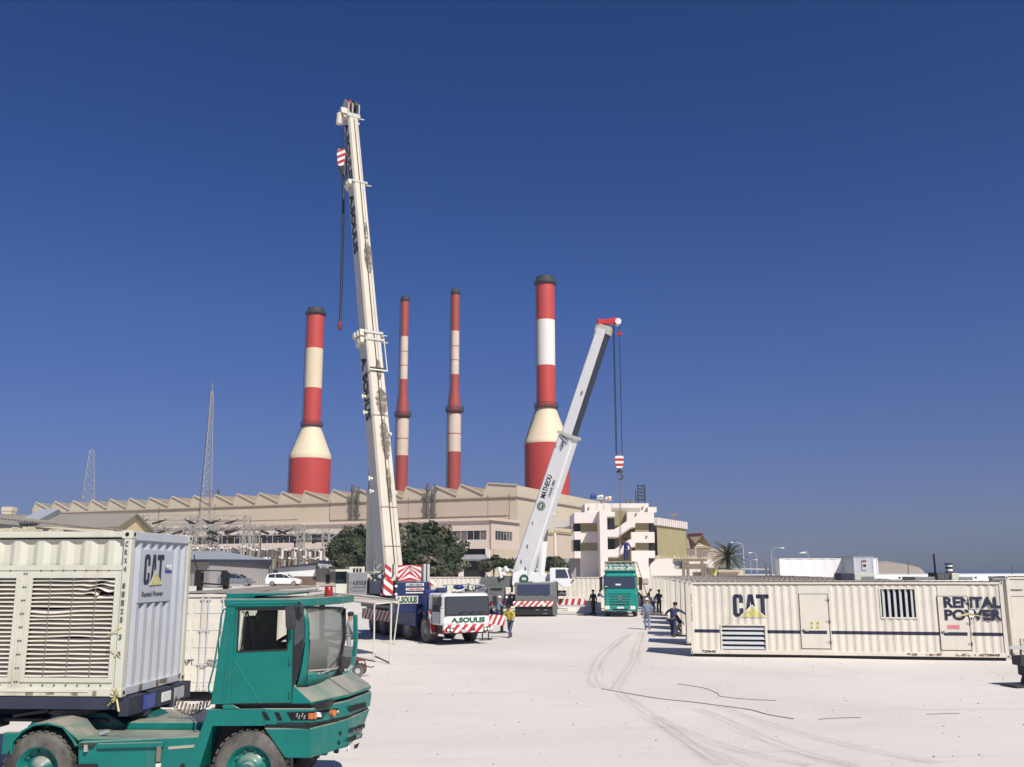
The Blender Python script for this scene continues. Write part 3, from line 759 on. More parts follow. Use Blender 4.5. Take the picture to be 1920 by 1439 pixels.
# cars
def car(name, label, px, Y, m, van=True, group=None):
    p = G(px, 1096, 1.6); p = At(px, 1095, Y)
    t = thing(name, label, 'car', (p.x, Y, 1.62), R(4))
    o = MB(); Lc = 4.3; hw = .86
    up = [(-2.1, .45), (-2.15, .95), (-1.95, 1.5), (-1.2, 1.62), (-.1, 1.58), (.55, 1.35), (1.15, 1.0), (1.95, .82), (2.15, .6), (2.15, .3), (-2.1, .3)]
    L_ = []
    for yy, k in ((-hw, .86), (-hw*.97, .97), (0, 1), (hw*.97, .97), (hw, .86)):
        L_.append([Vector((x*(1 if z < 1 else .985), yy*(1 if z < 1.05 else .84), z*(k if z > 1.3 else 1))) for x, z in up])
    o._loft(L_, m, True, True); o.build('body', t)
    o = MB()
    for s in (-1, 1):
        y1 = s*(hw*.925+.0)
        for q_ in (((-1.85, 1.02), (-1.75, 1.42), (-1.0, 1.5), (-1.0, 1.02)), ((-.92, 1.02), (-.92, 1.5), (-.1, 1.48), (.1, 1.02)), ((.18, 1.02), (-.02, 1.46), (.45, 1.28), (.85, 1.02))):
            o.prism([(x, y1*(1.0 if z < 1.1 else .92), z) for x, z in q_], (0, s*.03, 0), 'glass_dark')
    o.prism([(.5, -.68, 1.40), (.5, .68, 1.40), (1.12, .74, 1.06), (1.12, -.74, 1.06)], (.03, 0, .05), 'glass_dark')
    o.build('windows', t)
    for s in (-1, 1):
        for x in (-1.3, 1.35):
            o = MB(); o.cyl((x, s*.72, .32), (x, s*.88, .32), .32, .32, 'rubber', 18); wl = o.build('wheel', t)
            o = MB(); o.cyl((x, s*.86, .32), (x, s*.892, .32), .19, .17, 'steel', 12); o.build('rim', wl)
        o = MB(); o.box(1.98, 2.12, s*.55-.16, s*.55+.16, .62, .76, 'lens'); o.build('headlight', t)
car('parked_car', 'silver grey people carrier parked against the grey shed', 443, 122, 'car_silver')
car('parked_car', 'white estate car parked right of the grey shed', 532, 123, 'car_white')

# ================================================================== lattice masts
def mast(label, bx, tx, ty, Y, wb_, wt, by=1090, m='lattice_steel', r=.09, n=22):
    zb = 1.6; zt = At(tx, ty, Y).z; b = At(bx, by, Y); tp = At(tx, ty, Y)
    t = thing('radio_mast', label, 'mast', (b.x, Y, zb), .5)
    H = zt-zb; o = MB(); dx = (tp.x-b.x)
    def corner(k, f):
        w_ = (wb_+(wt-wb_)*f)/2; a = (k+.5)*math.pi/2
        return Vector((math.cos(a)*w_*1.41, math.sin(a)*w_*1.41, H*f))
    for k in range(4): o.bar(corner(k, 0), corner(k, 1), r*2, r*2, m)
    o.build('leg_frame', t); o = MB()
    for i in range(n):
        f0, f1 = i/n, (i+1)/n
        for k in range(4):
            o.bar(corner(k, f0), corner((k+1) % 4, f1), r, r, m); o.bar(corner((k+1) % 4, f0), corner(k, f1), r, r, m); o.bar(corner(k, f1), corner((k+1) % 4, f1), r, r, m)
    o.cyl((0, 0, H), (0, 0, H+1.5), .06, .04, m, 6); o.build('bracing', t)
mast('tall slender lattice mast rising behind the switchyard', 377, 387, 735, 160, 2.4, .35, m='lattice_steel', r=.042)
mast('shorter lattice mast seen beyond the saw-tooth roof at the left', 152, 157, 845, 300, 7.0, 1.2, m='lattice_steel', r=.07, n=16)
wb = WB(); p = At(18, 950, 200)
t = thing('vent_tower', 'small striped vent tower standing beyond the far left shed roof', 'tower', (p.x, 200, 1.6))
wb = MB()
for k in range(7): wb.box(-1.1, 1.1, -1.1, 1.1, 6+k*1.35, 6.7+k*1.35, 'trim_brown' if k % 2 else 'sand_wall')
wb.box(-1, 1, -1, 1, 0, 15, 'sand_wall'); wb.build('shaft', t)

# ================================================================== switchyard gantries
def gantry(label, x0, x1, Y, ytop, ybeam, arms, dpt=0.0, insul=True):
    a, b = At(x0, ytop, Y), At(x1, ytop, Y+dpt); zt = a.z; zb = At(x0, ybeam, Y).z
    t = thing('switchyard_gantry', label, 'gantry', (a.x, a.y, 1.6), 0, 'lattice gantries of the switchyard')
    U = (b-a); U.z = 0; Ln = U.length; U.normalize(); W = Vector((-U.y, U.x, 0))
    n = max(2, round(Ln/9)); r = .07
    for k in range(n+1):
        wb = WB(); p = a+U*Ln*k/n
        cs = [p+U*i*.5+W*j*.5 for i, j in ((-1, -1), (1, -1), (1, 1), (-1, 1))]
        for c in cs: wb.bar((c.x, c.y, 1.6), (c.x, c.y, zt), .14, .14, 'lattice_steel')
        H = zt-1.6; q = 9
        for i in range(q):
            z0, z1 = 1.6+H*i/q, 1.6+H*(i+1)/q
            for j in range(4):
                c, d = cs[j], cs[(j+1) % 4]; wb.bar((c.x, c.y, z0), (d.x, d.y, z1), r, r, 'lattice_steel'); wb.bar((d.x, d.y, z0), (c.x, c.y, z1), r, r, 'lattice_steel')
        wb.build('column', t)
    for zc in (zt-.4, zb):
        wb = WB()
        for dz in (-.4, .4):
            for s in (-.4, .4): wb.bar(a+W*s+Vector((0, 0, zc+dz-a.z)), a+U*Ln+W*s+Vector((0, 0, zc+dz-a.z)), .1, .1, 'lattice_steel')
        q = int(Ln/1.1)
        for i in range(q):
            s0, s1 = Ln*i/q, Ln*(i+1)/q; sg = 1 if i % 2 else -1
            for s in (-.4, .4): wb.bar(a+U*s0+W*s+Vector((0, 0, zc+.4*sg-a.z)), a+U*s1+W*s+Vector((0, 0, zc-.4*sg-a.z)), r, r, 'lattice_steel')
        wb.build('beam', t)
        if insul:
            random.seed(int(x0+zc*7)); q = int(Ln/2.6)
            for i in range(q):
                s = Ln*(i+.5)/q; p = a+U*s+Vector((0, 0, zc-.3-a.z)); sg = 1 if (i//2) % 2 else -1
                wb = WB(); e = p+U*1.9*sg+W*-1.2+Vector((0, 0, -.75)); wb.cyl(p, e, .17, .17, 'dark_void', 6); wb.build('insulator', t)
for args in (('long gantry at the left of the switchyard beside the gabled store', 262, 464, 156, 966, 986, 1, 2), ('front left gantry standing over the blue-grey shed roof', 300, 404, 142, 984, 1002, 1, 1),
             ('middle gantry in front of the annex window ribbon', 400, 565, 148, 984, 999, 1, 1), ('right end gantry next to the big dark tree', 560, 662, 152, 992, 1006, 1, 1)):
    gantry(*args)
# rows of insulator posts and busbars on trestles
random.seed(21)
def busrack(label, x0, x1, Y, ytop, n):
    a, b = At(x0, ytop, Y), At(x1, ytop, Y); zt = a.z
    t = thing('insulator_rack', label, 'insulator rack', (a.x, Y, 1.6), 0, 'racks of insulators in the switchyard')
    wb = WB(); Ln = b.x-a.x
    for k in range(int(Ln/4)+1): wb.bar((a.x+k*4, Y, 1.6), (a.x+k*4, Y, zt-1.6), .25, .25, 'lattice_dark'); wb.bar((a.x+k*4, Y, 1.6), (a.x+k*4+1.6, Y, zt-1.7), .14, .14, 'lattice_dark')
    for yy in (-.4, .4): wb.bar((a.x, Y+yy, zt-1.6), (b.x, Y+yy, zt-1.6), .18, .25, 'lattice_dark')
    wb.build('frame', t)
    for k in range(n):
        x = a.x+Ln*(k+.5)/n+random.uniform(-.2, .2); wb = WB(); h = random.uniform(.8, 1.0)
        wb.cyl((x, Y, zt-1.5), (x, Y, zt-1.5+1.5*h), .2, .2, random.choice(('rust', 'lattice_dark', 'lattice_dark', 'trim_brown', 'lattice_steel')), 7)
        wb.cyl((x, Y, zt-1.5+1.5*h), (x, Y, zt-1.3+1.5*h), .26, .2, random.choice(('office_white', 'galv', 'lattice_dark', 'concrete')), 7); wb.build('insulator', t)
    wb = WB(); wb.tube([(a.x, Y, zt+.1)]+[(a.x+Ln*i/12, Y, zt+.1-.18*(i % 2)) for i in range(1, 12)]+[(b.x, Y, zt+.1)], .06, 'lattice_dark', 5); wb.build('busbar', t)
busrack('nearer insulator rack left, above the grey shed roof', 340, 470, 139, 1027, 26)
busrack('insulator rack right of the grey shed roof', 472, 560, 137, 1030, 18)
busrack('insulator rack standing left of the big tree', 560, 640, 141, 1031, 12)
busrack('lower insulator rack behind the white car', 478, 600, 133, 1046, 20)
for x in (528, 552, 580, 600, 612):
    p = At(x, 1070, 134); o = thing('transformer_post', 'slim white switchyard post behind the low canteen', 'post', (p.x, 134, 1.6), 0, 'white posts in the switchyard')
    m_ = MB(); zt = At(x, 1029+(x % 7), 134).z-1.6; m_.cyl((0, 0, 0), (0, 0, zt*.6), .16, .13, 'galv', 7); m_.build('post', o); m_ = MB(); m_.cyl((0, 0, zt*.6), (0, 0, zt), .22, .16, 'office_white', 8); m_.build('insulator', o)
# ================================================================== office block with outside stair
OY = 162.0
def op(x, y, d=0.0): return At(x, y, OY+d)
office = thing('office_building', 'white and olive office block with an outside zigzag stair', 'building', (op(1160, 1080).x, OY, 1.6))
def pbox(wb, x0, y0, x1, y1, d0, d1, m):
    "box between photo corners on the plane at depth offset d0, reaching back to d1"
    a, b = op(x0, y1, d0), op(x1, y0, d0); wb.box(a.x, b.x, OY+d0, OY+d1, a.z, b.z, m)
BASE = 1112
wb = WB(); pbox(wb, 1097, 944, 1216, 985, 7, 16, 'office_white'); wb.build('upper_storey', office)
wb = WB()
pbox(wb, 1089, 981, 1124, 997, 2.0, 14, 'office_olive'); pbox(wb, 1089, 997, 1124, 1018, 2.0, 14, 'office_white'); pbox(wb, 1089, 1018, 1124, 1033, 2.0, 14, 'office_olive'); pbox(wb, 1089, 1033, 1124, BASE, 2.0, 14, 'office_white')
pbox(wb, 1077, 961, 1124, 981, 0.6, 14, 'office_white')
wb.build('left_wing', office)
wb = WB()
for y0, y1 in ((997, 1012), (1034, 1047)): pbox(wb, 1077, y0, 1089, y1, .8, 3.2, 'office_white')
wb.build('balcony', office)
wb = WB()
for y0, y1 in ((981, 997), (1012, 1034)): pbox(wb, 1075, y0, 1089.2, y1, 3.3, 9, 'window_dark')
pbox(wb, 1060, 1047, 1089.2, BASE, 3.0, 9, 'shed_wall'); wb.build('window', office)
# fin wall and stair tower
wb = WB(); a = op(1124, 961, -3.2)
pbox(wb, 1127, 958, 1138, BASE, -3.0, 8, 'office_white')
pbox(wb, 1123.6, 961, 1127, BASE, 1.5, 8, 'office_white'); wb.build('fin_wall', office)
wb = WB()
pbox(wb, 1138, 975, 1196, BASE, 3.5, 8, 'office_olive'); pbox(wb, 1138, 960, 1196, 975, 3.4, 8, 'office_white'); pbox(wb, 1152, 958, 1177, 986, 3.2, 8, 'office_olive'); 
wb.build('stair_wall', office)
for y0, y1 in ((971, 993), (1008, 1030)):
    wb = WB(); pbox(wb, 1139, y0, 1152, y1, 3.0, 3.35, 'window_dark'); wb.build('door', office)
def poly(pts, d, th, m, nm):
    wb = WB(); wb.prism([op(x, y, d) for x, y in pts], (0, th, 0), m); return wb.build(nm, office)
poly([(1138, 994), (1152, 993), (1180, 974.5), (1191, 975.5), (1191, 988), (1183, 989), (1156, 1007), (1138, 1006.5)], -2.6, .25, 'office_white', 'stair_parapet')
poly([(1138, 1031), (1153, 1030), (1181, 1011.5), (1191, 1012.5), (1191, 1025), (1183, 1026), (1156, 1044.5), (1138, 1044)], -2.6, .25, 'office_white', 'stair_parapet')
poly([(1138, 1006.5), (1156, 1007), (1183, 989), (1191, 988), (1191, 989.6), (1184, 990.6), (1157, 1009), (1138, 1008.5)], -2.4, 5.6, 'office_white', 'stair_flight')
poly([(1138, 1044), (1156, 1044.5), (1183, 1026), (1191, 1025), (1191, 1026.6), (1184, 1027.6), (1157, 1046.5), (1138, 1046)], -2.4, 5.6, 'office_white', 'stair_flight')
poly([(1138, 960), (1153, 960), (1153, 969), (1138, 969)], -2.6, 5.8, 'office_white', 'landing_parapet')
wb = WB()
pbox(wb, 1176, 960.5, 1226, 981, 1.0, 14, 'office_white'); pbox(wb, 1191, 981, 1216, 998, 2.0, 14, 'office_olive'); pbox(wb, 1184, 998, 1227, 1018, 1.0, 14, 'office_white')
pbox(wb, 1191, 1018, 1216, 1033, 2.0, 14, 'office_olive'); pbox(wb, 1186, 1033, 1228, BASE, 1.0, 14, 'office_white'); pbox(wb, 1215, 951, 1231, 961, 5, 14, 'office_white'); wb.build('right_wing', office)
wb = WB()
for y0, y1 in ((981, 998), (1018, 1033)): pbox(wb, 1216, y0, 1226, y1, 2.4, 9, 'window_dark')
pbox(wb, 1217, 1047, 1229, 1062, .9, 2, 'window_dark'); wb.build('window', office)
wb = WB(); pbox(wb, 1148, 952.5, 1200, 959.5, 6.8, 7.1, 'concrete'); wb.build('sign_band', office)
wb = WB()
for x, y in ((1104, 953), (1205, 952), (1213, 1006), (1193, 964)): pbox(wb, x-1.3, y-1.3, x+1.3, y+1.3, (6.7 if y < 958 else .7), (7.2 if y < 958 else 1.2), 'trim_brown')
wb.build('wall_lamp', office)
# rooftop bits
wb = WB()
for x, h in ((1128, 3), (1176, 1.6), (1184, 1.6), (1186, 1.2)):
    p = op(x, 944, 9); wb.cyl((p.x, p.y, p.z-.2), (p.x, p.y, p.z+h*.4), .22, .22, 'trim_brown', 8)
wb.build('roof_vent', office)
p = op(1203, 941, 9); wb = WB(); H = op(1203, 909, 9).z-p.z
for sx in (-.6, .6):
    for sy in (-.6, .6): wb.bar((p.x+sx, p.y+sy, p.z-.5), (p.x+sx, p.y+sy, p.z+H), .09, .09, 'dark_blue_steel')
for k in range(5):
    z = p.z+H*(k+.7)/5
    for a in ((-.6, -.6, .6, -.6), (.6, -.6, .6, .6), (.6, .6, -.6, .6), (-.6, .6, -.6, -.6)):
        wb.bar((p.x+a[0], p.y+a[1], z), (p.x+a[2], p.y+a[3], z), .09, .09, 'dark_blue_steel'); wb.bar((p.x+a[0], p.y+a[1], z), (p.x+a[2], p.y+a[3], z-H/5), .06, .06, 'dark_blue_steel')
wb.build('antenna_frame', office)
wb = WB(); p = op(1192.5, 941, 9); wb.cyl(p, (p.x, p.y, op(1192, 919, 9).z), .1, .07, 'dark_blue_steel', 6); wb.build('antenna', office)
# long right wing
a, b = op(1231, 971, 8), At(1287, 979, OY+34)
zt = a.z; b.z = zt; b = G(1286, 979.5, zt); b = Vector((b.x, b.y, zt))
wing = thing('olive_hall', 'long olive corrugated hall with a white parapet behind the office block', 'hall', (a.x, a.y, 1.6))
U = (b-a); Lw = U.length; U.normalize(); N = Vector((U.y, -U.x, 0)); zo = op(1231, 985, 8).z
wb = WB(); wb.corr(Vector((a.x, a.y, 1.6)), U, (0, 0, 1), N, Lw, zo-1.6, 'office_olive', .9, .12)
wb.face([Vector((b.x, b.y, 1.6)), Vector((b.x, b.y, 1.6))-N*20, Vector((b.x, b.y, zo))-N*20, Vector((b.x, b.y, zo))], 'office_olive'); wb.build('wall', wing)
wb = WB(); wb.prism([Vector((a.x, a.y, zo))+N*.3, b-Vector((0, 0, zt-zo))+N*.3, b+N*.3, a+N*.3], -N*20, 'office_white'); pr = wb.build('parapet', wing)
wb = WB()
for k in range(1, 14):
    q = a+U*Lw*k/14+N*.33; wb.bar((q.x, q.y, zo), (q.x, q.y, zt), .08, .08, 'trim_brown')
wb.build('joint', pr)
p = a+U*Lw*.55; wb = WB(); wb.bar((p.x, p.y-1, zt), (p.x, p.y-1, zt+1.6), .12, .12, 'trim_brown'); wb.bar((p.x-.7, p.y-1, zt+.9), (p.x+.7, p.y-1, zt+.9), .3, .4, 'trim_brown'); wb.build('roof_vent', wing)
# distant gabled hangar
a, b, c, d = At(1268, 1030, 232), At(1290, 1005, 232), At(1317, 1005, 226), At(1337, 1031, 222)
t = thing('gabled_hangar', 'tan gabled hangar standing left of the palm tree', 'hangar', (a.x, 226, 1.6))
a.z = d.z = At(1300, 1029, 227).z; b.z = c.z = At(1300, 1004, 227).z
wb = WB(); wb.face([c, Vector((c.x, c.y, a.z)), d], 'hangar_tan'); mid = Vector((At(1304, 1030, 226).x, 224, a.z))
wb.prism([Vector((a.x, 229, a.z)), Vector((d.x, 222, d.z)), c, b], (0, 14, 0), 'hangar_tan')
wb.prism([Vector((a.x, 229, 1.6)), Vector((d.x+4, 221, 1.6)), Vector((d.x+4, 221, a.z-.1)), Vector((a.x, 229, a.z-.1))], (0, 14, 0), 'pink_wall'); wb.build('wall', t)
wb = WB(); wb.prism([b+Vector((0, -.3, 0)), c+Vector((0, -.3, 0)), At(1304, 1020, 224)], (0, -.2, 0), 'saw_roof'); wb.bar(b+Vector((0, -.4, .2)), c+Vector((0, -.4, .2)), .5, .6, 'red_dark'); wb.build('roof', t)
# white wall with broken top
a, b = At(1221, 1052, 122), At(1262, 1050, 122)
random.seed(5)
wb = WB(); pts = [(1219, 1060), (1222, 1056), (1228, 1051), (1236, 1048), (1262, 1048), (1300, 1050), (1338, 1052)]
top = [At(x, y, 122) for x, y in pts]
for p, q in zip(top, top[1:]): wb.prism([Vector((p.x, 122, 1.6)), Vector((q.x, 122, 1.6)), q, p], (0, .5, 0), 'office_white')
o = wb.build('boundary_wall'); tag(o, 'white boundary wall behind the far end of the container row', 'wall')
wb = WB()
for k in range(60):
    x = 1228+k*1.9; p = At(x, 1049, 122.3); wb.bar(p-Vector((0, 0, .4)), p+Vector((0, 0, random.uniform(.1, .55))), .12, .12, 'sand_rough')
wb.build('coping', o)
# pipe rack
t = thing('pipe_rack', 'weathered pipe rack between the white wall and the palm', 'pipe rack', (At(1300, 1070, 112).x, 112, 1.6))
wb = WB()
for x, y in ((1281, 1050), (1289, 1050), (1316, 1051), (1322, 1057)):
    p = At(x, y, 112); wb.bar((p.x, 112, 1.4), p, .3, .3, 'trim_brown')
for y, x0, x1 in ((1050.5, 1262, 1325), (1060, 1281, 1323), (1065, 1281, 1323)): wb.bar(At(x0, y, 112), At(x1, y, 112), .25, .3, 'trim_brown')
wb.build('frame', t)
wb = WB()
for k in range(5): 
    p = At(1263+k*4.2, 1053, 112.5); q = At(1266+k*4.2, 1066+k % 2, 112.5); wb.tube([p, (p+q)/2+Vector((.3, 0, -.1)), q], .22, 'galv', 6)
wb.build('pipe_run', t)
t = thing('kiosk', 'small cream kiosks at the foot of the palm', 'kiosk', (At(1340, 1075, 112).x, 112, 1.6))
wb = WB()
for x0, y0, x1, m in ((1306, 1073, 1321, 'sand_wall'), (1329, 1066, 1344, 'yellow_pale'), (1346, 1069, 1394, 'sand_wall')):
    p, q = At(x0, y0, 112.5), At(x1, y0, 112.5); wb.box(p.x, q.x, 112.5, 115, 1.6, p.z, m)
p, q = At(1321, 1058, 112.4), At(1328, 1058, 112.4); wb.box(p.x, q.x, 112.2, 113.5, 1.6, p.z, 'galv')
wb.build('wall', t)
wb = WB(); p, q = At(1326, 1064.5, 111.8), At(1346, 1064.5, 111.8); wb.box(p.x, q.x, 111.6, 115.4, p.z-.15, p.z, 'trim_brown'); p, q = At(1348, 1073, 112), At(1386, 1073, 112); wb.box(p.x, q.x, 111.9, 112.5, p.z-.2, p.z, 'trim_brown'); wb.build('roof', t)
t = thing('goal_frame', 'long thin white bar frame right of the palm', 'frame', (At(1395, 1066, 118).x, 118, 1.6))
wb = WB(); wb.bar(At(1347, 1066, 118), At(1444, 1068, 118), .16, .16, 'galv'); wb.bar(At(1444, 1068, 118), At(1446, 1084, 118), .16, .16, 'galv'); wb.bar(At(1347, 1066, 118), At(1347, 1084, 118), .16, .16, 'galv'); wb.build('bar', t)
for x, y0 in ((1436, 1056), (1444, 1063)):
    wb = WB(); p = At(x, y0, 114); wb.bar((p.x, 114, 1.6), p, .2, .2, 'lattice_dark'); tag(wb.build('bollard_post'), 'dark slim post at the %s of the thin bar frame' % ('left side' if x < 1440 else 'right end'), 'post')

# street lamps
def lamp(label, x, ytop, Y, arm, pole='galv'):
    p = At(x, ytop, Y); t = thing('street_lamp', label, 'street lamp', (p.x, Y, 1.6), 0, 'street lamps behind the yard'); H = p.z-1.6
    o = MB(); o.cyl((0, 0, 0), (0, 0, H*.9), .08, .05, pole, 8); o.tube([(0, 0, H*.9), (arm*.15, 0, H*.97), (arm*.5, 0, H), (arm, 0, H+.05)], .035, pole, 6); o.build('pole', t)
    o = MB(); o.sphere((arm+.3*(1 if arm > 0 else -1), 0, H), .36, 'lens', 10, 6, (1, .4, .28)); o.build('lamp_head', t)
lamp('street lamp curving over the right side of the palm crown', 1393, 1018, 140, -1.4, 'sand_wall'); lamp('slim street lamp halfway between palm and white container box', 1418, 1037, 170, -.8)
lamp('tall street lamp just left of the white container box', 1446, 1028, 150, 1.4); lamp('cream street lamp in front of the gabled hangar', 1304, 1024, 118, .25, 'office_white')
lamp('thin distant lamp post to the left of the tall lamp', 1407, 1050, 190, .8)
wb = WB(); p = At(1498, 1040, 145); 
t = thing('floodlight', 'single lamp head on a thin arm above the white container box', 'street lamp', (At(1516, 1060, 145).x, 145, 1.6))
wb.tube([Vector((At(1516, 1050, 145).x, 145, 1.6)), At(1516, 1045, 145), At(1512, 1034, 145), At(1505, 1036, 145)], .05, 'galv', 6); wb.build('pole', t)
wb = WB(); wb.sphere(At(1505, 1037, 145), .55, 'lens', 10, 6, (1, .4, .22)); wb.build('lamp_head', t)
for x, y0, y1 in ((1703, 1052, 1078), (1897, 1057, 1078)):
    wb = WB(); p, q = At(x, y0, 130), At(x, y1, 130); wb.cyl(q, p, .07, .05, 'lattice_dark', 6); tag(wb.build('pole'), 'thin bare pole sticking up behind the long white building, %s one' % ('left' if x < 1800 else 'right'), 'pole')

# flags on the office roof
for x, m, lb, k in ((1119, 'flag_blue', 'blue flag', 0), (1132, 'flag_white', 'white flag with a dark emblem', 1), (1147, 'flag_cream', 'cream flag with an orange emblem', 2)):
    p = At(x, 946, 165); t = thing('flag_pole', lb+' on a pole above the office roof', 'flag', (p.x, 165, p.z-1), 0, 'three flags above the office')
    H = At(x, 925+k*2.5, 165).z-p.z+1
    o = MB(); o.cyl((0, 0, 0), (0, 0, H), .06, .05, 'galv', 6); o.build('pole', t)
    o = MB(); n = 8; L_ = []
    for i in range(n+1):
        f = i/n; xx = -f*1.05; yy = .12*math.sin(f*7+k); L_.append([Vector((xx, yy, H-.05-.12*f)), Vector((xx, yy, H-.85-.18*f))])
    o._loft(L_, m, False, True, None, False); fl = o.build('flag', t, solid=.02)
    if k:
        o = MB(); o.cyl((-.5, -.12, H-.5), (-.5, -.09, H-.5), .2, .2, 'letter_navy' if k == 1 else 'amber', 12); o.build('emblem', fl)

# ================================================================== plants
def leafcloud(mb, blobs, n, size, mats, seed, flat=.75):
    "small leaf faces spread through a union of ellipsoids, denser near their skins"
    rnd = random.Random(seed); tot = sum(b[1][0]*b[1][1]*b[1][2] for b in blobs)
    for c, r in blobs:
        k = int(n*(r[0]*r[1]*r[2])/tot)+1
        for _ in range(k):
            while True:
                v = Vector((rnd.gauss(0, 1), rnd.gauss(0, 1), rnd.gauss(0, 1))); 
                if v.length > .1: break
            v.normalize(); q = rnd.uniform(.62, 1.0)**.6
            p = Vector((c[0]+v.x*r[0]*q, c[1]+v.y*r[1]*q, c[2]+v.z*r[2]*q*(1 if v.z > 0 else flat)))
            if mn.noise(p*.55)+mn.noise(p*1.7)*.6 < -.24: continue
            p += v*(mn.noise(p*.9)*.7)
            s = size*rnd.uniform(.6, 1.5); nrm = (v+Vector((rnd.gauss(0, .6), rnd.gauss(0, .6), rnd.gauss(0, .6)))).normalized()
            a = nrm.cross(Vector((rnd.random(), rnd.random(), rnd.random()))).normalized(); b = nrm.cross(a)
            t = mn.noise(p*.33+Vector((seed, 0, 0))); m = mats[0] if t < -.05 else (mats[1] if t < .22 else mats[2])
            mb.face([p+a*s, p+b*s*.7+a*.2*s, p-a*s*.8, p-b*s*.75], m)
def tree(label, px, base, Y, blobs_px, n, size, mats, seed, group=None, trunk=.45):
    p = At(px, 1080, Y); gz_ = gz(0, Y); t = thing('tree', label, 'tree', (p.x, Y, gz_), 0, group)
    bl = []
    for (x, y, rx, ry, dy) in blobs_px:
        c = At(x, y, Y+dy); k = (Y+dy)/F; bl.append(((c.x-p.x, dy, c.z-gz_), (rx*k, min(rx, ry*1.2)*k, ry*k)))
    o = MB()
    for (cx, cy, cz), r in bl[:9]:
        b0 = Vector((cx*.15, cy*.15, 0)); mid = Vector((cx*.4, cy*.4, cz*.45)); o.rings([(b0, trunk), (mid, trunk*.6), (Vector((cx, cy, cz)), trunk*.25)], 'bark', 8)
    o.build('trunk', t)
    rs = random.Random(seed+50)
    for (c, r) in list(bl):
        for _ in range(5):
            a_ = rs.uniform(0, 6.28); e_ = rs.uniform(0, 1.3); q = rs.uniform(.22, .34); bl.append(((c[0]+r[0]*math.cos(a_)*math.cos(e_)*1.0, c[1]+r[1]*math.sin(a_)*math.cos(e_), c[2]+r[2]*math.sin(e_)*1.0), (r[0]*q, r[1]*q, r[2]*q*1.1)))
    o = MB(); leafcloud(o, bl, n, size, mats, seed); o.build('crown', t, recalc=False)
    return t
LM = ('leaf_dark', 'leaf_mid', 'leaf_grey')
GT = 'dark trees behind the cranes'
tree('big dark bushy tree between the tall crane and the annex', 790, 1078, 114, [(790, 1030, 52, 42, 0), (740, 1022, 42, 34, 1), (835, 1040, 36, 30, -1), (765, 1008, 34, 22, 0), (812, 1010, 34, 22, 1), (850, 1062, 26, 18, -1), (715, 1050, 36, 30, 2), (800, 1060, 60, 24, -2), (740, 1064, 50, 18, -2)], 26000, .23, LM, 4, GT)
tree('rounded dark tree left of the tall crane boom', 655, 1075, 118, [(655, 1025, 34, 30, 0), (680, 1015, 28, 24, 1), (634, 1038, 22, 24, -1), (665, 1052, 45, 24, -1), (692, 1045, 30, 30, 1)], 14000, .22, LM, 9, GT)
GB = 'bushes behind the white crane'
tree('low green bush with a thin top right of the big tree', 925, 1070, 112, [(925, 1058, 20, 9, 0), (905, 1066, 14, 8, 1), (950, 1058, 14, 8, 0), (928, 1047, 7, 5, 0)], 2600, .16, ('leaf_dark', 'leaf_mid', 'leaf_mid'), 13, GB, .12)
tree('low bush between the white boom and its lifting ram', 985, 1070, 110, [(982, 1060, 16, 12, 0), (1000, 1062, 14, 12, 1), (965, 1058, 10, 8, 0)], 2000, .16, ('leaf_dark', 'leaf_mid', 'leaf_grey'), 14, GB, .12)
tree('round green bush right of the lifting ram of the white crane', 1040, 1070, 112, [(1036, 1058, 16, 14, 0), (1052, 1062, 12, 11, 1), (1022, 1066, 10, 10, 0)], 2400, .16, ('leaf_dark', 'leaf_mid', 'leaf_mid'), 15, GB, .12)

# date palm
p = At(1366, 1080, 116)
palm = thing('palm_tree', 'date palm with a feathery green crown right of the tan hangar', 'palm tree', (p.x, 116, 1.6))
cz = At(1366, 1046, 116).z-1.6
o = MB(); o.rings([(Vector((0, 0, 0)), .26), (Vector((.1, 0, cz*.5)), .22), (Vector((0, 0, cz)), .3)], 'bark', 10); o.build('trunk', palm)
rnd = random.Random(2)
fr = MB()
for i in range(58):
    az = i*2.39996; el = R(78-105*((i+.5)/58)**.9)+rnd.uniform(-.08, .08); Lf = rnd.uniform(2.1, 2.6); n = 12
    d = Vector((math.cos(az), math.sin(az), 0)); P = Vector((0, 0, cz)); pts = [P.copy()]; e = el
    for k in range(n):
        P = P+(d*math.cos(e)+Vector((0, 0, math.sin(e))))*Lf/n; e -= .055+.02*rnd.random(); pts.append(P.copy())
    fr.tube(pts, .022, 'leaf_mid', 4); side = d.cross(Vector((0, 0, 1)))
    for k in range(1, n):
        for s in (-1, 1):
            for h_ in (0, .5):
                b0 = pts[k]+(pts[k+1]-pts[k])*h_; tg = (pts[k+1]-pts[k]).normalized(); ll = .55*math.sin(math.pi*(k+.6)/(n+1.2))+.08
                tip = b0+side*s*ll*.62+tg*ll*.75+Vector((0, 0, -.12*ll+rnd.uniform(-.05, .1)))
                fr.face([b0-tg*.03, b0+tg*.05, tip], 'palm_leaf')
fr.build('frond', palm, recalc=False)

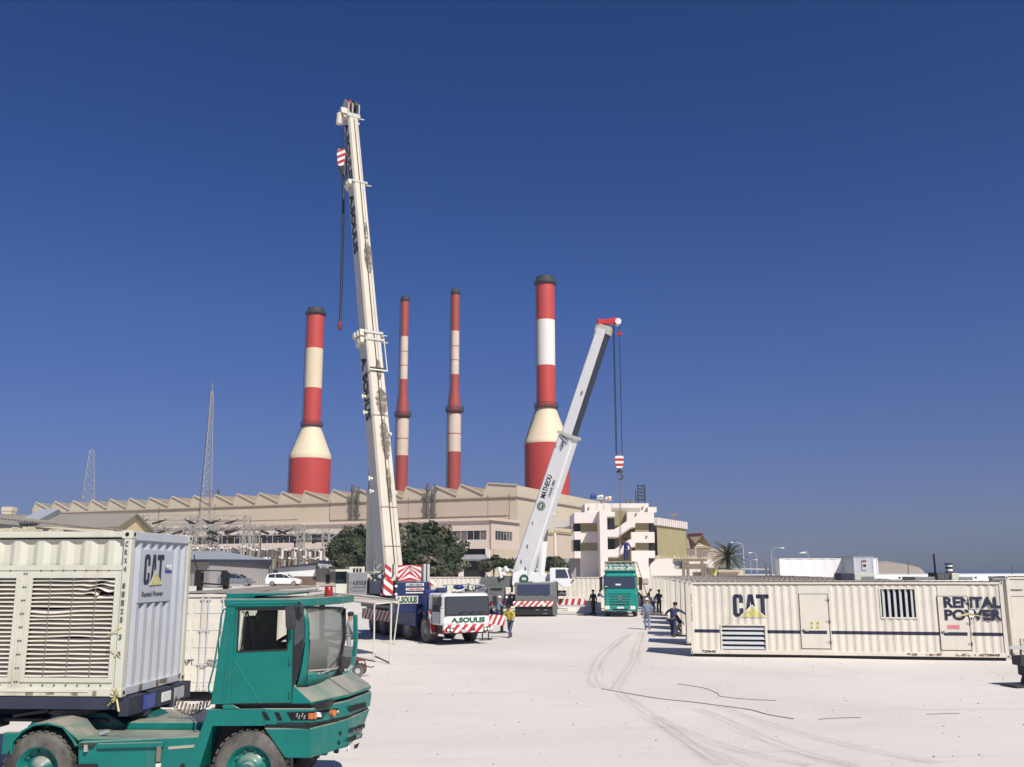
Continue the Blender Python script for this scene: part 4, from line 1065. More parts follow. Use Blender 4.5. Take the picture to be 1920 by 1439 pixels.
# ================================================================== far grey container boxes on the right
def plain_box(label, P0, U, Ln, Wd, z0, H, m, name='shipping_container', parts=True, group=None, pitch=.28):
    U = Vector(U).normalized(); yaw = math.atan2(U.y, U.x); t = thing(name, label, 'container', (P0.x, P0.y, 0), yaw, group)
    container_geo(t, Ln, Wd, z0, H, m, pitch); return t
def container_geo(t, Ln, Wd, z0, H, m, pitch=.28, endm=None, front=True, frame=True, back=True, left=True, right=True, roofm='roof_grey', holes=None):
    "local x along the length, y 0 front .. Wd back"
    endm = endm or m; dp = .036; b = .14
    if front or back:
        o = MB()
        if front and not holes:
            o.corr((b, .04, z0+b), (1, 0, 0), (0, 0, 1), (0, -1, 0), Ln-2*b, H-2*b, m, pitch, dp); o.build('side_panel', t); o = MB()
        if back: o.corr((b, Wd-.04, z0+b), (1, 0, 0), (0, 0, 1), (0, 1, 0), Ln-2*b, H-2*b, m, pitch, dp)
        o.build('side_panel', t)
    o = MB()
    o.corr((.04, b, z0+b), (0, 1, 0), (0, 0, 1), (-1, 0, 0), Wd-2*b, H-2*b, endm, pitch, dp); o.build('end_panel', t); o = MB()
    o.corr((Ln-.04, b, z0+b), (0, 1, 0), (0, 0, 1), (1, 0, 0), Wd-2*b, H-2*b, endm, pitch, dp)
    o.build('end_panel', t)
    o = MB(); o.corr((.07, .05, z0+H+.004), (1, 0, 0), (0, 1, 0), (0, 0, 1), Ln-.14, Wd-.1, roofm, .28, .02); o.build('roof', t)
    o = MB(); e = .002
    for x in (0, Ln-b):
        for y in (0, Wd-b): o.box(x, x+b, y, y+b, z0, z0+H-.02, m)
    for y in (0, Wd-b+.02):
        o.box(b, Ln-b, y, y+b-.02, z0+.0, z0+b+.02, m); o.box(b, Ln-b, y+e, y+b-.02-e, z0+H-b+.03, z0+H-.025, m)
    for x in (0, Ln-b+.02):
        o.box(x, x+b-.02, b, Wd-b, z0, z0+b+.02, m); o.box(x+e, x+b-.02-e, b, Wd-b, z0+H-b+.03, z0+H-.025, m)
    o.build('frame', t, bevel=.012)
    for x in (0, Ln): 
        for y in (0, Wd):
            for z in (z0, z0+H):
                o = MB(); o.box(x-.09 if x else -.012, x+.012 if x else .09+.0, y-.09 if y else -.012, y+.012 if y else .09, z-.11 if z > z0 else z-.006, z+.006 if z > z0 else z+.11, m)
                sx = 1 if x else -1; sy = 1 if y else -1; zz = z-.055 if z > z0 else z+.055; xx = x-.04 if x else .04; yy = y-.04 if y else .04
                o.cyl((xx, y+sy*.005, zz), (xx, y+sy*.016, zz), .032, .032, 'black_hole', 8)
                o.build('corner_casting', t)
    o = MB(); o.box(b, Ln-b, b, Wd-b, z0+.05, z0+.12, 'dark_steel'); o.build('floor', t)
q = At(1461, 1047, 121); zt = q.z
plain_box('long pale grey container standing beyond the container row', Vector((q.x, 121, 0)), (1, .0, 0), 12.19, 2.44, 2.15, zt-2.15, 'paint_white_clean', group=None, pitch=1.4)
q = At(1600, 1044, 117); r_ = At(1637, 1045, 117)
t = plain_box('pale reefer container end with a small square vent', Vector((q.x, 117, 0)), (1, 0, 0), r_.x-q.x, 8.0, 1.7, q.z-1.7, 'paint_greywhite')
o = MB(); o.box(.95, 1.5, -.06, .02, 3.4, 4.6, 'paint_cream_shade'); o.box(1.0, 1.5, -.1, -.05, 4.35, 4.55, 'red_dark'); o.box(1.08, 1.42, -.1, -.05, 3.8, 4.05, 'black_hole'); o.build('cooling_unit', t)
# long white building at the right
a = At(1636, 1078, 92); b = At(2050, 1077, 92)
t = thing('long_white_building', 'long low white building behind the containers at the right edge', 'building', (a.x, 92, 0))
wb = WB(); wb.box(a.x, b.x, 92, 100, 0, a.z, 'paint_white_clean'); wb.build('wall', t)
wb = WB()
for k in range(26): wb.box(a.x+2+k*.42, a.x+2.2+k*.42, 91.96, 91.99, a.z-.35, a.z-.22, 'dark_void') if k in (1, 2, 4, 5, 14, 15, 17, 18) else None
wb.build('wall_vent', t)
# low hill line over the sea
random.seed(8)
wb = WB(); 
L_ = []
for k in range(15):
    x = 1610+k*9; c = At(x, 1070, 900); h = 1+9*math.sin(math.pi*k/14)**.6+random.uniform(-.4, .4); L_.append([Vector((c.x, 900, -3)), Vector((c.x, 905, 1.2+h*.8)), Vector((c.x, 930, 1.2+h)), Vector((c.x, 960, -3))])
wb._loft(L_, 'far_hill'); tag(wb.build('hills'), kind='structure')
# ================================================================== containers
def block_logo(parent, O, U, V, w, h, m, conform=None):
    "heavy block letters C A T"
    O, U, V = Vector(O), Vector(U), Vector(V); N = U.cross(V); prof = corr_profile(conform[0], conform[1], conform[2], conform[4]) if conform else None
    def dep(x):
        if not prof: return 0
        for p, q in zip(prof, prof[1:]):
            if p[0] <= x+conform[3] <= q[0]: return p[1]+(q[1]-p[1])*(x+conform[3]-p[0])/max(1e-9, q[0]-p[0])
        return 0
    Q = [[(0, .12), (.11, .16), (.11, .84), (0, .88)], [(0, .88), (.11, .84), (.18, .84), (.29, .88), (.24, 1), (.05, 1)], [(.18, .84), (.18, .62), (.29, .62), (.29, .88)],
         [(0, .12), (.05, 0), (.24, 0), (.29, .12), (.18, .16), (.11, .16)], [(.18, .16), (.29, .12), (.29, .38), (.18, .38)],
         [(.33, 0), (.435, 0), (.495, .72), (.495, 1), (.425, 1)], [(.66, 0), (.555, 0), (.495, .72), (.495, 1), (.565, 1)], [(.452, .2), (.538, .2), (.52, .36), (.47, .36)],
         [(.65, .82), (1, .82), (1, 1), (.65, 1)], [(.77, 0), (.885, 0), (.885, .82), (.77, .82)]]
    bm = bmesh.new()
    for q in Q: bm.faces.new([bm.verts.new((x*w, y*h, 0)) for x, y in q])
    if prof:
        for t, d in prof:
            if 0 < t-conform[3] < w: bmesh.ops.bisect_plane(bm, geom=bm.verts[:]+bm.edges[:]+bm.faces[:], plane_co=(t-conform[3], 0, 0), plane_no=(1, 0, 0))
    for v in bm.verts: v.co = O+U*v.co.x+V*v.co.y+N*(.004-dep(v.co.x))
    me = bpy.data.meshes.new('lettering'); bm.to_mesh(me); bm.free(); me.materials.append(MATS[m]); ob = bpy.data.objects.new('lettering', me); COL.objects.link(ob); ob.parent = parent; return ob
def front_corr(o, Ln, z0, H, m, pitch, dep, holes, y=.04, N=(0, -1, 0)):
    "corrugated front with rectangular openings: holes = (x0, x1, za, zb)"
    b = .14; za, zb = z0+b, z0+H-b
    cuts = sorted(set([b, Ln-b]+[h[0] for h in holes]+[h[1] for h in holes]))
    for x0, x1 in zip(cuts, cuts[1:]):
        if x1-x0 < .01: continue
        hs = sorted([h for h in holes if h[0] < x1-.01 and h[1] > x0+.01], key=lambda h: h[2]); z = za
        for h in hs+[(0, 0, zb, zb)]:
            if h[2]-z > .02: o.corr((x0, y, z), (1, 0, 0), (0, 0, 1), N, x1-x0, h[2]-z, m, pitch, dep, (x0-b) % pitch)
            z = max(z, h[3])
BIG0, BIG1 = G(1297, 1232), G(1894, 1240.5)
Ub = (BIG1-BIG0); LB = Ub.length; yb = math.atan2(Ub.y, Ub.x); Ubn = Ub.normalized(); Nb = Vector((Ubn.y, -Ubn.x, 0))
big = thing('generator_container', 'long cream container with RENTAL POWER lettering and a dark stripe, nearest on the right', 'container', BIG0, yb)
def bp(px, py):
    q = rmat(big).inverted() @ OnP(px, py, BIG0, Nb); return q.x, q.z
Z0, HB, PT, DP = .13, 2.88, .30, .03
lv = (*bp(1353, 1221), *bp(1436, 1172)); lv = (lv[0], lv[2], lv[1], lv[3])
dr1 = (bp(1499, 1160)[0], bp(1556, 1160)[0], Z0+.14, Z0+HB-.14); dr2 = (bp(1762, 1160)[0], bp(1819, 1160)[0], Z0+.14, Z0+HB-.14)
wn = (bp(1650, 1130)[0], bp(1719, 1130)[0], bp(1680, 1160)[1], bp(1680, 1103)[1])
o = MB(); front_corr(o, LB, Z0, HB, 'paint_cream', PT, DP, [lv, dr1, wn, dr2]); o.build('side_panel', big)
container_geo(big, LB, 2.44, Z0, HB, 'paint_cream', front=False, endm='paint_cream_shade')
o = MB(); o.box(.1, LB-.1, .12, 2.3, 0, Z0-.005, 'black'); o.build('skid', big)
def louvre(o, x0, x1, z0, z1, n, vertical=False, m='paint_greywhite', y=.04, fr=.045, fm='paint_cream'):
    o.box(x0, x1, y+.12, y+.14, z0, z1, 'black_hole')
    for a in ((x0-.01, x0+fr, z0, z1), (x1-fr, x1+.01, z0, z1)): o.box(a[0], a[1], y-.02, y+.12, a[2], a[3], fm)
    for a in ((z0-.01, z0+fr), (z1-fr, z1+.01)): o.box(x0+fr, x1-fr, y-.019, y+.12, a[0], a[1], fm)
    for k in range(n):
        if vertical:
            x = x0+fr+(x1-x0-2*fr)*(k+.5)/n; w_ = (x1-x0-2*fr)/n*.55; o.prism([(x-w_*.5, y+.0, z0+fr), (x-w_*.5+.015, y-.01, z0+fr), (x+w_*.5, y+.09, z0+fr), (x+w_*.5-.015, y+.1, z0+fr)], (0, 0, z1-z0-2*fr), m)
        else:
            z = z0+fr+(z1-z0-2*fr)*(k+.5)/n; h = (z1-z0-2*fr)/n*.6; o.prism([(x0+fr, y-.0, z-h*.5), (x0+fr, y+.01, z-h*.5-.012), (x0+fr, y+.1, z+h*.4), (x0+fr, y+.09, z+h*.4+.012)], (x1-x0-2*fr, 0, 0), m)
o = MB(); louvre(o, lv[0], lv[1], lv[2], lv[3], 5); o.build('intake_louvre', big)
o = MB(); louvre(o, wn[0], wn[1], wn[2], wn[3], 6, True); o.build('outlet_louvre', big)
for d, p0, p1 in ((dr1, (1504, 1216), (1551, 1115)), (dr2, (1766, 1219), (1813, 1119))):
    o = MB(); o.box(d[0], d[1], .045, .075, d[2], d[3], 'paint_cream'); o.build('door_surround', big)
    a, b = bp(*p0), bp(*p1); o = MB(); o.box(a[0], b[0], .02, .04, a[1], b[1], 'paint_cream'); dd = o.build('door', big, bevel=.006)
    o = MB(); e = .022
    for q in ((a[0]-e, a[0]-.004, a[1]-e, b[1]+e), (b[0]+.004, b[0]+e, a[1]-e, b[1]+e)): o.box(q[0], q[1], .03, .044, q[2], q[3], 'dark_steel')
    for q in ((a[1]-e, a[1]-.004), (b[1]+.004, b[1]+e)): o.box(a[0]-.004, b[0]+.004, .03, .044, q[0], q[1], 'dark_steel')
    o.build('seal', dd)
    for f in (.12, .5, .9):
        o = MB(); z = a[1]+(b[1]-a[1])*f; o.box(b[0]-.09, b[0]+.1, .0, .02, z-.03, z+.03, 'galv'); o.cyl((b[0]+.02, -.004, z-.06), (b[0]+.02, -.004, z+.06), .018, .018, 'dark_steel', 8); o.build('hinge', dd)
    o = MB(); z = a[1]+(b[1]-a[1])*.33; o.box(a[0]+.05, a[0]+.16, -.01, .02, z-.03, z+.03, 'dark_steel'); o.tube([(a[0]+.1, -.03, z), (a[0]+.28, -.03, z-.03)], .012, 'galv'); o.build('handle', dd)
    o = MB(); o.cyl((b[0]+.06, .0, a[1]), (b[0]+.06, .0, b[1]), .012, .012, 'paint_cream', 6); o.build('lock_rod', dd)
# stripe following the corrugation
def conform_strip(x0, x1, z0a, z0b, h, m, parent, nm, lift=.004):
    o = MB(); prof = corr_profile(LB-.28, PT, DP, 0); pr = [(t+.14, d) for t, d in prof if x0 < t+.14 < x1]
    def val(x):
        for a, b in zip(prof, prof[1:]):
            if a[0] <= x-.14 <= b[0]: return a[1]+(b[1]-a[1])*(x-.14-a[0])/max(1e-9, b[0]-a[0])
        return 0
    pr = [(x0, val(x0))]+pr+[(x1, val(x1))]; L_ = []
    for x, d in pr:
        f = (x-x0)/(x1-x0); z = z0a+(z0b-z0a)*f; L_.append([Vector((x, .04+d-lift, z)), Vector((x, .04+d-lift, z+h))])
    o._loft(L_, m, False, False, None, False); return o.build(nm, parent)
zl0 = bp(1310, 1186.5)[1]; zl1 = bp(1880, 1193.5)[1]
for xa, xb in ((.15, lv[0]-.05), (lv[1]+.05, dr1[0]), (dr1[1], dr2[0]), (dr2[1], LB-.15)):
    conform_strip(xa, xb, zl0+(zl1-zl0)*xa/LB, zl0+(zl1-zl0)*xb/LB, .13, 'letter_navy', big, 'stripe')
for d in (dr1, dr2):
    z = zl0+(zl1-zl0)*d[0]/LB; o = MB(); o.box(d[0]+.12, d[1]-.14, .014, .019, z, z+.13, 'letter_navy'); o.build('stripe', big)
def cf(x): return (LB-.28, PT, DP, x-.14, 0)
a, b = bp(1375, 1157), bp(1441, 1115)
block_logo(big, (a[0], .036, a[1]), (1, 0, 0), (0, 0, 1), b[0]-a[0], b[1]-a[1], 'letter_navy', cf(a[0]))
def tri_logo(parent, pts, y, conform=None):
    "white edged yellow triangle under the letters, pts: left, right, apex"
    for k, (m, e) in enumerate((('letter_white', .05), ('yellow_pale', 0))):
        (x0, z0), (x1, z1), (x2, z2) = pts; o = MB(); yy = y-.006*k
        A_ = [(x0-e, z0-e*.3), (x1+e, z1-e*.3), (x2, z2+e*1.3)]
        n = 16
        for i in range(n):
            f0, f1 = i/n, (i+1)/n
            def P(f, s):
                top = A_[2]; 
                xx = A_[0][0]+(A_[1][0]-A_[0][0])*f; zt = A_[0][1]+(A_[2][1]-A_[0][1])*(1-abs(2*f-1)); d = 0
                if conform: d = conform(xx)
                return Vector((xx, yy+d, A_[0][1] if s == 0 else max(zt, A_[0][1]+.001)))
            o.face([P(f0, 0), P(f1, 0), P(f1, 1), P(f0, 1)], m)
        o.build('logo_triangle', parent)
def cdep(x):
    prof = corr_profile(LB-.28, PT, DP, 0)
    for p, q in zip(prof, prof[1:]):
        if p[0] <= x-.14 <= q[0]: return p[1]+(q[1]-p[1])*(x-.14-p[0])/max(1e-9, q[0]-p[0])
    return 0
tri_logo(big, [bp(1387, 1157.5), bp(1436, 1158.5), bp(1410, 1137)], .015, cdep)
a, b = bp(1770, 1140), bp(1876, 1119.5); lettering(big, 'RENTAL', (a[0], .014, a[1]), (1, 0, 0), (0, 0, 1), b[0]-a[0], b[1]-a[1], 'letter_navy', .042)
a, b = bp(1772, 1163.5), bp(1878, 1143.5); lettering(big, 'POWER', (a[0], .014, a[1]), (1, 0, 0), (0, 0, 1), b[0]-a[0], b[1]-a[1], 'letter_navy', .042)
o = MB(); a, b = bp(1791, 1163), bp(1826, 1142)
o.prism([(a[0], -.014, a[1]+.1), (a[0]+.45, -.014, a[1]+.28), (b[0]+.5, -.014, a[1]+.1), (a[0]+.5, -.014, a[1]+.2)], (0, .002, 0), 'yellow_pale'); o.box(b[0]-.2, b[0]-.02, -.014, -.012, a[1]+.1, b[1]-.06, 'letter_white'); o.build('logo_swoosh', big)
a, b = bp(1777, 1180), bp(1799, 1172.5); o = MB(); o.box(a[0], b[0], .012, .018, a[1], b[1], 'sticker_pink'); o.build('sticker', big)
for x, y in ((1518, 1170), (1529, 1170), (1518, 1178), (1529, 1178)):
    a = bp(x, y+1.5); o = MB(); o.prism([(a[0], .016, a[1]), (a[0]+.17, .016, a[1]), (a[0]+.085, .016, a[1]+.15)], (0, .003, 0), 'yellow'); o.prism([(a[0]+.06, .014, a[1]+.04), (a[0]+.11, .014, a[1]+.04), (a[0]+.085, .014, a[1]+.1)], (0, .002, 0), 'black'); o.build('warning_sign', big)
lettering(big, '720643', (.42, -.004, Z0+.05), (1, 0, 0), (0, 0, 1), .55, .1, 'letter_black', .03); lettering(big, '720643', (LB-.9, -.004, Z0+.05), (1, 0, 0), (0, 0, 1), .55, .1, 'letter_black', .03)
for i, ch in enumerate('CATU 720643'):
    if ch != ' ': lettering(big, ch, (.045, -.004, Z0+2.3-i*.1), (1, 0, 0), (0, 0, 1), .05, .07, 'letter_grey', .02)
random.seed(4); o = MB()
for k in range(26):
    x = random.choice((random.uniform(8.3, 9.6), random.uniform(10.1, 11.2))); o.box(x, x+random.uniform(.04, .16), -.0035-.0002*k, -.002, Z0+random.uniform(.03, .06), Z0+random.uniform(.07, .155), 'rust')
o.build('rust_patch', big)

# second rental unit at the right frame edge
P2 = G(1900, 1233); 
t2 = thing('generator_container', 'pale container cut off at the right edge with a low louvre', 'container', (P2.x-.1, P2.y-.2, 0), yb+.0)
o = MB(); o.box(.14, 6.0, .03, .06, .14, 3.05, 'paint_cream'); o.build('side_panel', t2)
container_geo(t2, 6.1, 2.44, .1, 3.1, 'paint_cream', front=False, endm='paint_cream')
o = MB(); louvre(o, .35, 3.0, .28, .78, 4, y=.0); o.build('intake_louvre', t2)
o = MB(); o.box(.75, 2.2, .015, .03, 1.2, 1.33, 'letter_navy'); o.build('stripe', t2)
o = MB(); o.box(.12, .135, .0, .03, 1.5, 2.4, 'dark_steel'); o.box(.12, 2.2, .02, .029, 2.4, 2.415, 'dark_steel'); o.build('seam', t2)
lettering(t2, 'WENNBURY', (.12, .024, 2.62), (1, 0, 0), (0, 0, 1), .5, .07, 'letter_grey', .02)

# the receding row behind it
row = [(1284, 46.6), (1275, 52.6), (1266, 58.2), (1255, 64.2), (1249.5, 70.2), (1241, 76.2), (1236, 81.6), (1229, 87.4), (1222, 93.0)]
first = None; ordn = ['first', 'second', 'third', 'fourth', 'fifth', 'sixth', 'seventh', 'eighth', 'ninth']
for k, (px, Y) in enumerate(row):
    q = At(px, 1085, Y)
    lb = 'corrugated container, %s behind the long rental container in the receding right row' % ordn[k]
    if first is None:
        first = t = thing('shipping_container', lb, 'container', (q.x, Y, 0), yb*.8, 'containers in the receding right row'); container_geo(t, 12.19, 2.44, .1, 2.84, 'paint_cream', endm='paint_cream_shade')
    else: dup(first, (q.x, Y, 0), yb*.8, lb)
# exhausts and boxes standing on the roofs
def roofbox(label, px0, px1, pt, pb, Y, m, d=1.0, nm='roof_box'):
    a, b = At(px0, pb, Y), At(px1, pt, Y); t = thing(nm, label, 'roof unit', ((a.x+b.x)/2, Y, 2.96)); hw = (b.x-a.x)/2; H = b.z-2.96
    o = MB(); o.box(-hw, hw, 0, d, 0, H, m); o.build('housing', t, bevel=.02); return t, hw, H
t, hw, H = roofbox('dark square roof box left of the small white one on the container row', 1577, 1600, 1075, 1088, 48.5, 'dark_blue_steel')
t, hw, H = roofbox('low white roof housing with a grey hatch above the louvred window', 1603, 1640, 1076, 1088, 49, 'paint_white'); o = MB(); o.box(-hw*.3, hw*.9, -.03, -.005, .02, H*.55, 'paint_grey_mid'); o.build('hatch', t)
t, hw, H = roofbox('long flat grey roof housing left of the dark slim mast', 1716, 1753, 1082, 1091, 48, 'paint_grey_mid', 1.6)
t, hw, H = roofbox('dark finned roof cooler under the striped exhaust pipe', 1757, 1785, 1074, 1093, 48.2, 'dark_steel')
o = MB()
for k in range(9): o.box(-hw+.05+k*hw*.22, -hw+.09+k*hw*.22, -.05, 0, .04, H-.05, 'paint_grey_mid')
o.build('fins', t)
t, hw, H = roofbox('white roof cabinet right of the striped exhaust pipe', 1786, 1797, 1075, 1093, 48, 'paint_white')
t, hw, H = roofbox('grey roof hatch box right of the white roof cabinet', 1799, 1824, 1082, 1092, 48, 'paint_grey_mid')
q = At(1780, 1076, 48.6); t = thing('exhaust_pipe', 'short white exhaust pipe with dark bands above the container roof', 'exhaust', (q.x, 48.6, 2.96)); o = MB(); H = At(1780, 1059, 48.6).z-2.96
for k in range(7): o.cyl((0, 0, H*k/7), (0, 0, H*(k+1)/7), .17, .17, ('paint_white_clean', 'black')[k % 2 if k > 2 else 0], 12)
o.build('pipe', t); o = MB(); o.cyl((0, 0, H), (0, 0, H+.06), .2, .2, 'black', 12); o.build('cap', t)
q = At(1754, 1074, 49); o = MB(); o.cyl((q.x, 49, 2.96), At(1750.5, 1039, 49), .06, .045, 'black', 6); tag(o.build('mast'), 'slim dark mast sticking up above the container roofs', 'mast')
# dark stand at the right edge
q = G(1921, 1287); t = thing('jack_stand', 'dark steel jack stand on the ground at the right edge', 'stand', (q.x, q.y, 0), .2)
o = MB(); o.box(-.55, .55, -.35, .35, 0, .06, 'dark_steel'); o.build('foot', t, bevel=.01); o = MB(); o.rings([(Vector((.1, 0, .06)), .2), (Vector((.1, 0, .3)), .12), (Vector((.1, 0, .34)), .22), (Vector((.1, 0, .62)), .22)], 'dark_steel', 14); o.build('screw', t)
o = MB(); o.box(-.2, 1.2, -.2, .2, .62, .9, 'dark_steel'); o.box(.4, 1.2, -.35, .35, .3, .5, 'dark_steel'); o.build('head', t, bevel=.01)
q = G(1915, 1236); t = thing('trestle', 'low grey beam trestle under the container at the right edge', 'trestle', (q.x, q.y-.1, 0))
o = MB()
for k in range(4): o.bar((-.4+k*.35, 0, 0), (-.4+k*.35, 0, .42), .06, .06, 'dark_steel')
o.bar((-.5, 0, .45), (1.3, 0, .38), .12, .12, 'galv'); o.bar((-.5, 0, .12), (1.3, 0, .12), .08, .08, 'galv'); o.build('frame', t)

# containers at the back of the yard
for lb, x0, x1, Y in (('low cream container wall behind the blue crane cab, leftmost of three', 786, 921, 90), ('cream container hidden behind the grey crane carrier, middle of three', 921, 1042, 90.4), ('cream container between the white crane and the green lorry, rightmost of three', 1046, 1166, 90)):
    a, b = At(x0, 1083, Y), At(x1, 1083, Y); tt = thing('shipping_container', lb, 'container', (a.x, Y, 0), 0, 'containers at the back of the yard'); container_geo(tt, b.x-a.x, 2.44, .05, a.z, 'paint_cream', pitch=.42)
a, b = At(1064, 1119, 86), At(1127, 1119, 86); o = WB(); o.prism([Vector((a.x, 86, 0)), Vector((b.x, 86, 0)), b, a], (0, .3, 0), 'office_white'); tag(o.build('low_wall'), 'low whitewashed wall in front of the container between crane and lorry', 'wall')
a = G(1200, 1131); o = WB(); a, b = At(1190, 1085, 97), At(1221, 1085, 97); o.box(a.x, b.x+.4, 97, 99, 0, a.z, 'office_white'); o.box(a.x+.2, b.x-.3, 96.9, 97, a.z-.5, a.z, 'sand_wall_b'); tag(o.build('hut'), 'small pinkish hut between the green lorry and the container row', 'hut')

# ------------------------------------------------------------------ door container and its neighbour, left
D0 = At(300, 1308, 27.2); 
dc = thing('shipping_container', 'cream container with locking-bar doors standing behind the green tractor cab', 'container', (D0.x-.02, 27.2, 0), -R(90)+R(2))
# local x runs away from the camera
dc.rotation_euler = (0, 0, R(90)); a, b = At(284, 1200, 27.2), At(431, 1200, 27.2); dc.location = (b.x, 27.2, 0); W_ = b.x-a.x; TZ = At(400, 1113, 27.2).z
container_geo(dc, 12.19, W_, .28, TZ-.28, 'paint_cream', endm='paint_cream', left=True)
# local axes: x -> +Y world, y -> -X world; doors stand on the x=0 end
o = MB(); o.box(-.005, .05, .08, W_-.08, .42, TZ-.14, 'paint_cream'); o.build('door', dc)
o = MB(); 
for k in range(5): z = .42+(TZ-.6)*(k+.5)/5; [o.box(-.02, -.004, y0, y1, z-.13, z+.13, 'paint_cream') for y0, y1 in ((.14, W_/2-.05), (W_/2+.05, W_-.14))]
dpan = o.build('door_pressing', dc, bevel=.01)
for y in (.22, .62, W_/2-.28, W_/2+.28, W_-.62, W_-.2):
    o = MB(); o.cyl((-.045, y, .3), (-.045, y, TZ-.08), .02, .02, 'paint_greywhite', 8)
    for z in (.36, 1.0, 1.9, TZ-.16): o.box(-.06, -.005, y-.05, y+.05, z-.03, z+.03, 'paint_greywhite')
    o.build('locking_bar', dc)
o = MB(); o.tube([(-.07, .62, 1.05), (-.08, .4, 1.03), (-.07, .25, 1.0)], .015, 'galv'); o.tube([(-.07, W_/2-.28, .98), (-.08, W_/2-.5, .96)], .015, 'galv'); o.build('handle', dc)
lettering(dc, 'APT', (-.022, .95+.3, .99), (0, -1, 0), (0, 0, 1), .3, .14, 'letter_grey', .02); lettering(dc, '006002', (-.022, .58, .99), (0, -1, 0), (0, 0, 1), .46, .14, 'letter_grey', .02)
a = At(440, 1110, 28.0)
n1 = thing('shipping_container', 'cream container next to the one with doors, mostly hidden by the green cab', 'container', (At(572, 1200, 30).x, 30, 0), R(90)); container_geo(n1, 3.0, 2.0, .1, 2.75, 'paint_cream', roofm='roof_grey', pitch=.3)
# black frame on the door container roof
q = At(396, 1108, 33.5); t = thing('roof_frame', 'black tubular frame standing on the roof of the door container', 'frame', (q.x, 33.5, TZ+.01))
o = MB()
for x in (-.48, .42):
    o.bar((x, 0, .1), (x, 0, .62), .2, .08, 'black'); o.bar((x, .5, .1), (x, .5, .55), .07, .07, 'black'); o.bar((x-.1, .25, .05), (x+.1, .25, .05), .05, .9, 'black')
o.tube([(-.48, 0, .62), (.42, 0, .6)], .02, 'black'); o.tube([(-.55, 0, .2), (.6, 0, .12)], .03, 'black'); o.tube([(-.55, .3, .06), (.6, .3, .05)], .03, 'steel'); o.tube([(-.5, 0, .6), (-.62, 0, .95), (-.66, 0, 1.15)], .02, 'black'); o.tube([(.42, 0, .6), (.56, 0, .35), (.55, 0, .05)], .03, 'black'); o.build('frame', t)

# ================================================================== generator container on the trailer, foreground left
CY0 = 16.0
c_b = At(226, 1307, CY0); cyaw = R(-4.5)
gen = thing('generator_container', 'off-white container with big bent louvres on the trailer in the left foreground', 'container', (c_b.x, CY0, 0), cyaw)
# local: x=0 is the front end (towards the tractor), the body runs to x=-Lg; y 0 near side
Mi = rmat(gen).inverted(); zb0 = c_b.z; zt0 = zb0+2.62; WG = 2.44; LG = 12.19
def gp(px, py):
    N = rmat(gen).to_3x3() @ Vector((0, -1, 0)); q = Mi @ OnP(px, py, Vector(gen.location), N); return q.x, q.z
def ge(px, py):
    N = rmat(gen).to_3x3() @ Vector((1, 0, 0)); q = Mi @ OnP(px, py, Vector(gen.location), N); return q.y, q.z
b = .13
o = MB(); zmid = gp(120, 1066)[1]
z_p0 = gp(100, 1288)[1]
o.corr((-LG+b, .05, zmid), (1, 0, 0), (0, 0, 1), (0, -1, 0), LG-2*b, zt0-b-zmid, 'paint_white', .405, .05, .1); o.build('upper_panel', gen)
o = MB()
pans = [gp(44, 1175)[0], gp(216, 1175)[0]]; wp = pans[1]-pans[0]; gap = .14
xs_ = []; x1 = pans[1]
for k in range(5): xs_.append((x1-wp, x1)); x1 -= wp+gap
zz0, zz1 = gp(130, 1280)[1], gp(130, 1076)[1]
prev = -b
for x0, x1 in xs_:
    o.box(x1, prev, .045, .075, zb0+b, zmid, 'paint_white'); prev = x0
o.box(-LG+b, prev, .045, .075, zb0+b, zmid, 'paint_white')
o.box(-LG+b, -b, .03, .045, zmid-.03, zmid+.05, 'paint_white')
for x0, x1 in xs_: o.box(x0, x1, .045, .075, zb0+b, zz0, 'paint_white'); o.box(x0, x1, .045, .075, zz1, zmid, 'paint_white')
o.build('side_plate', gen)
rnd = random.Random(12)
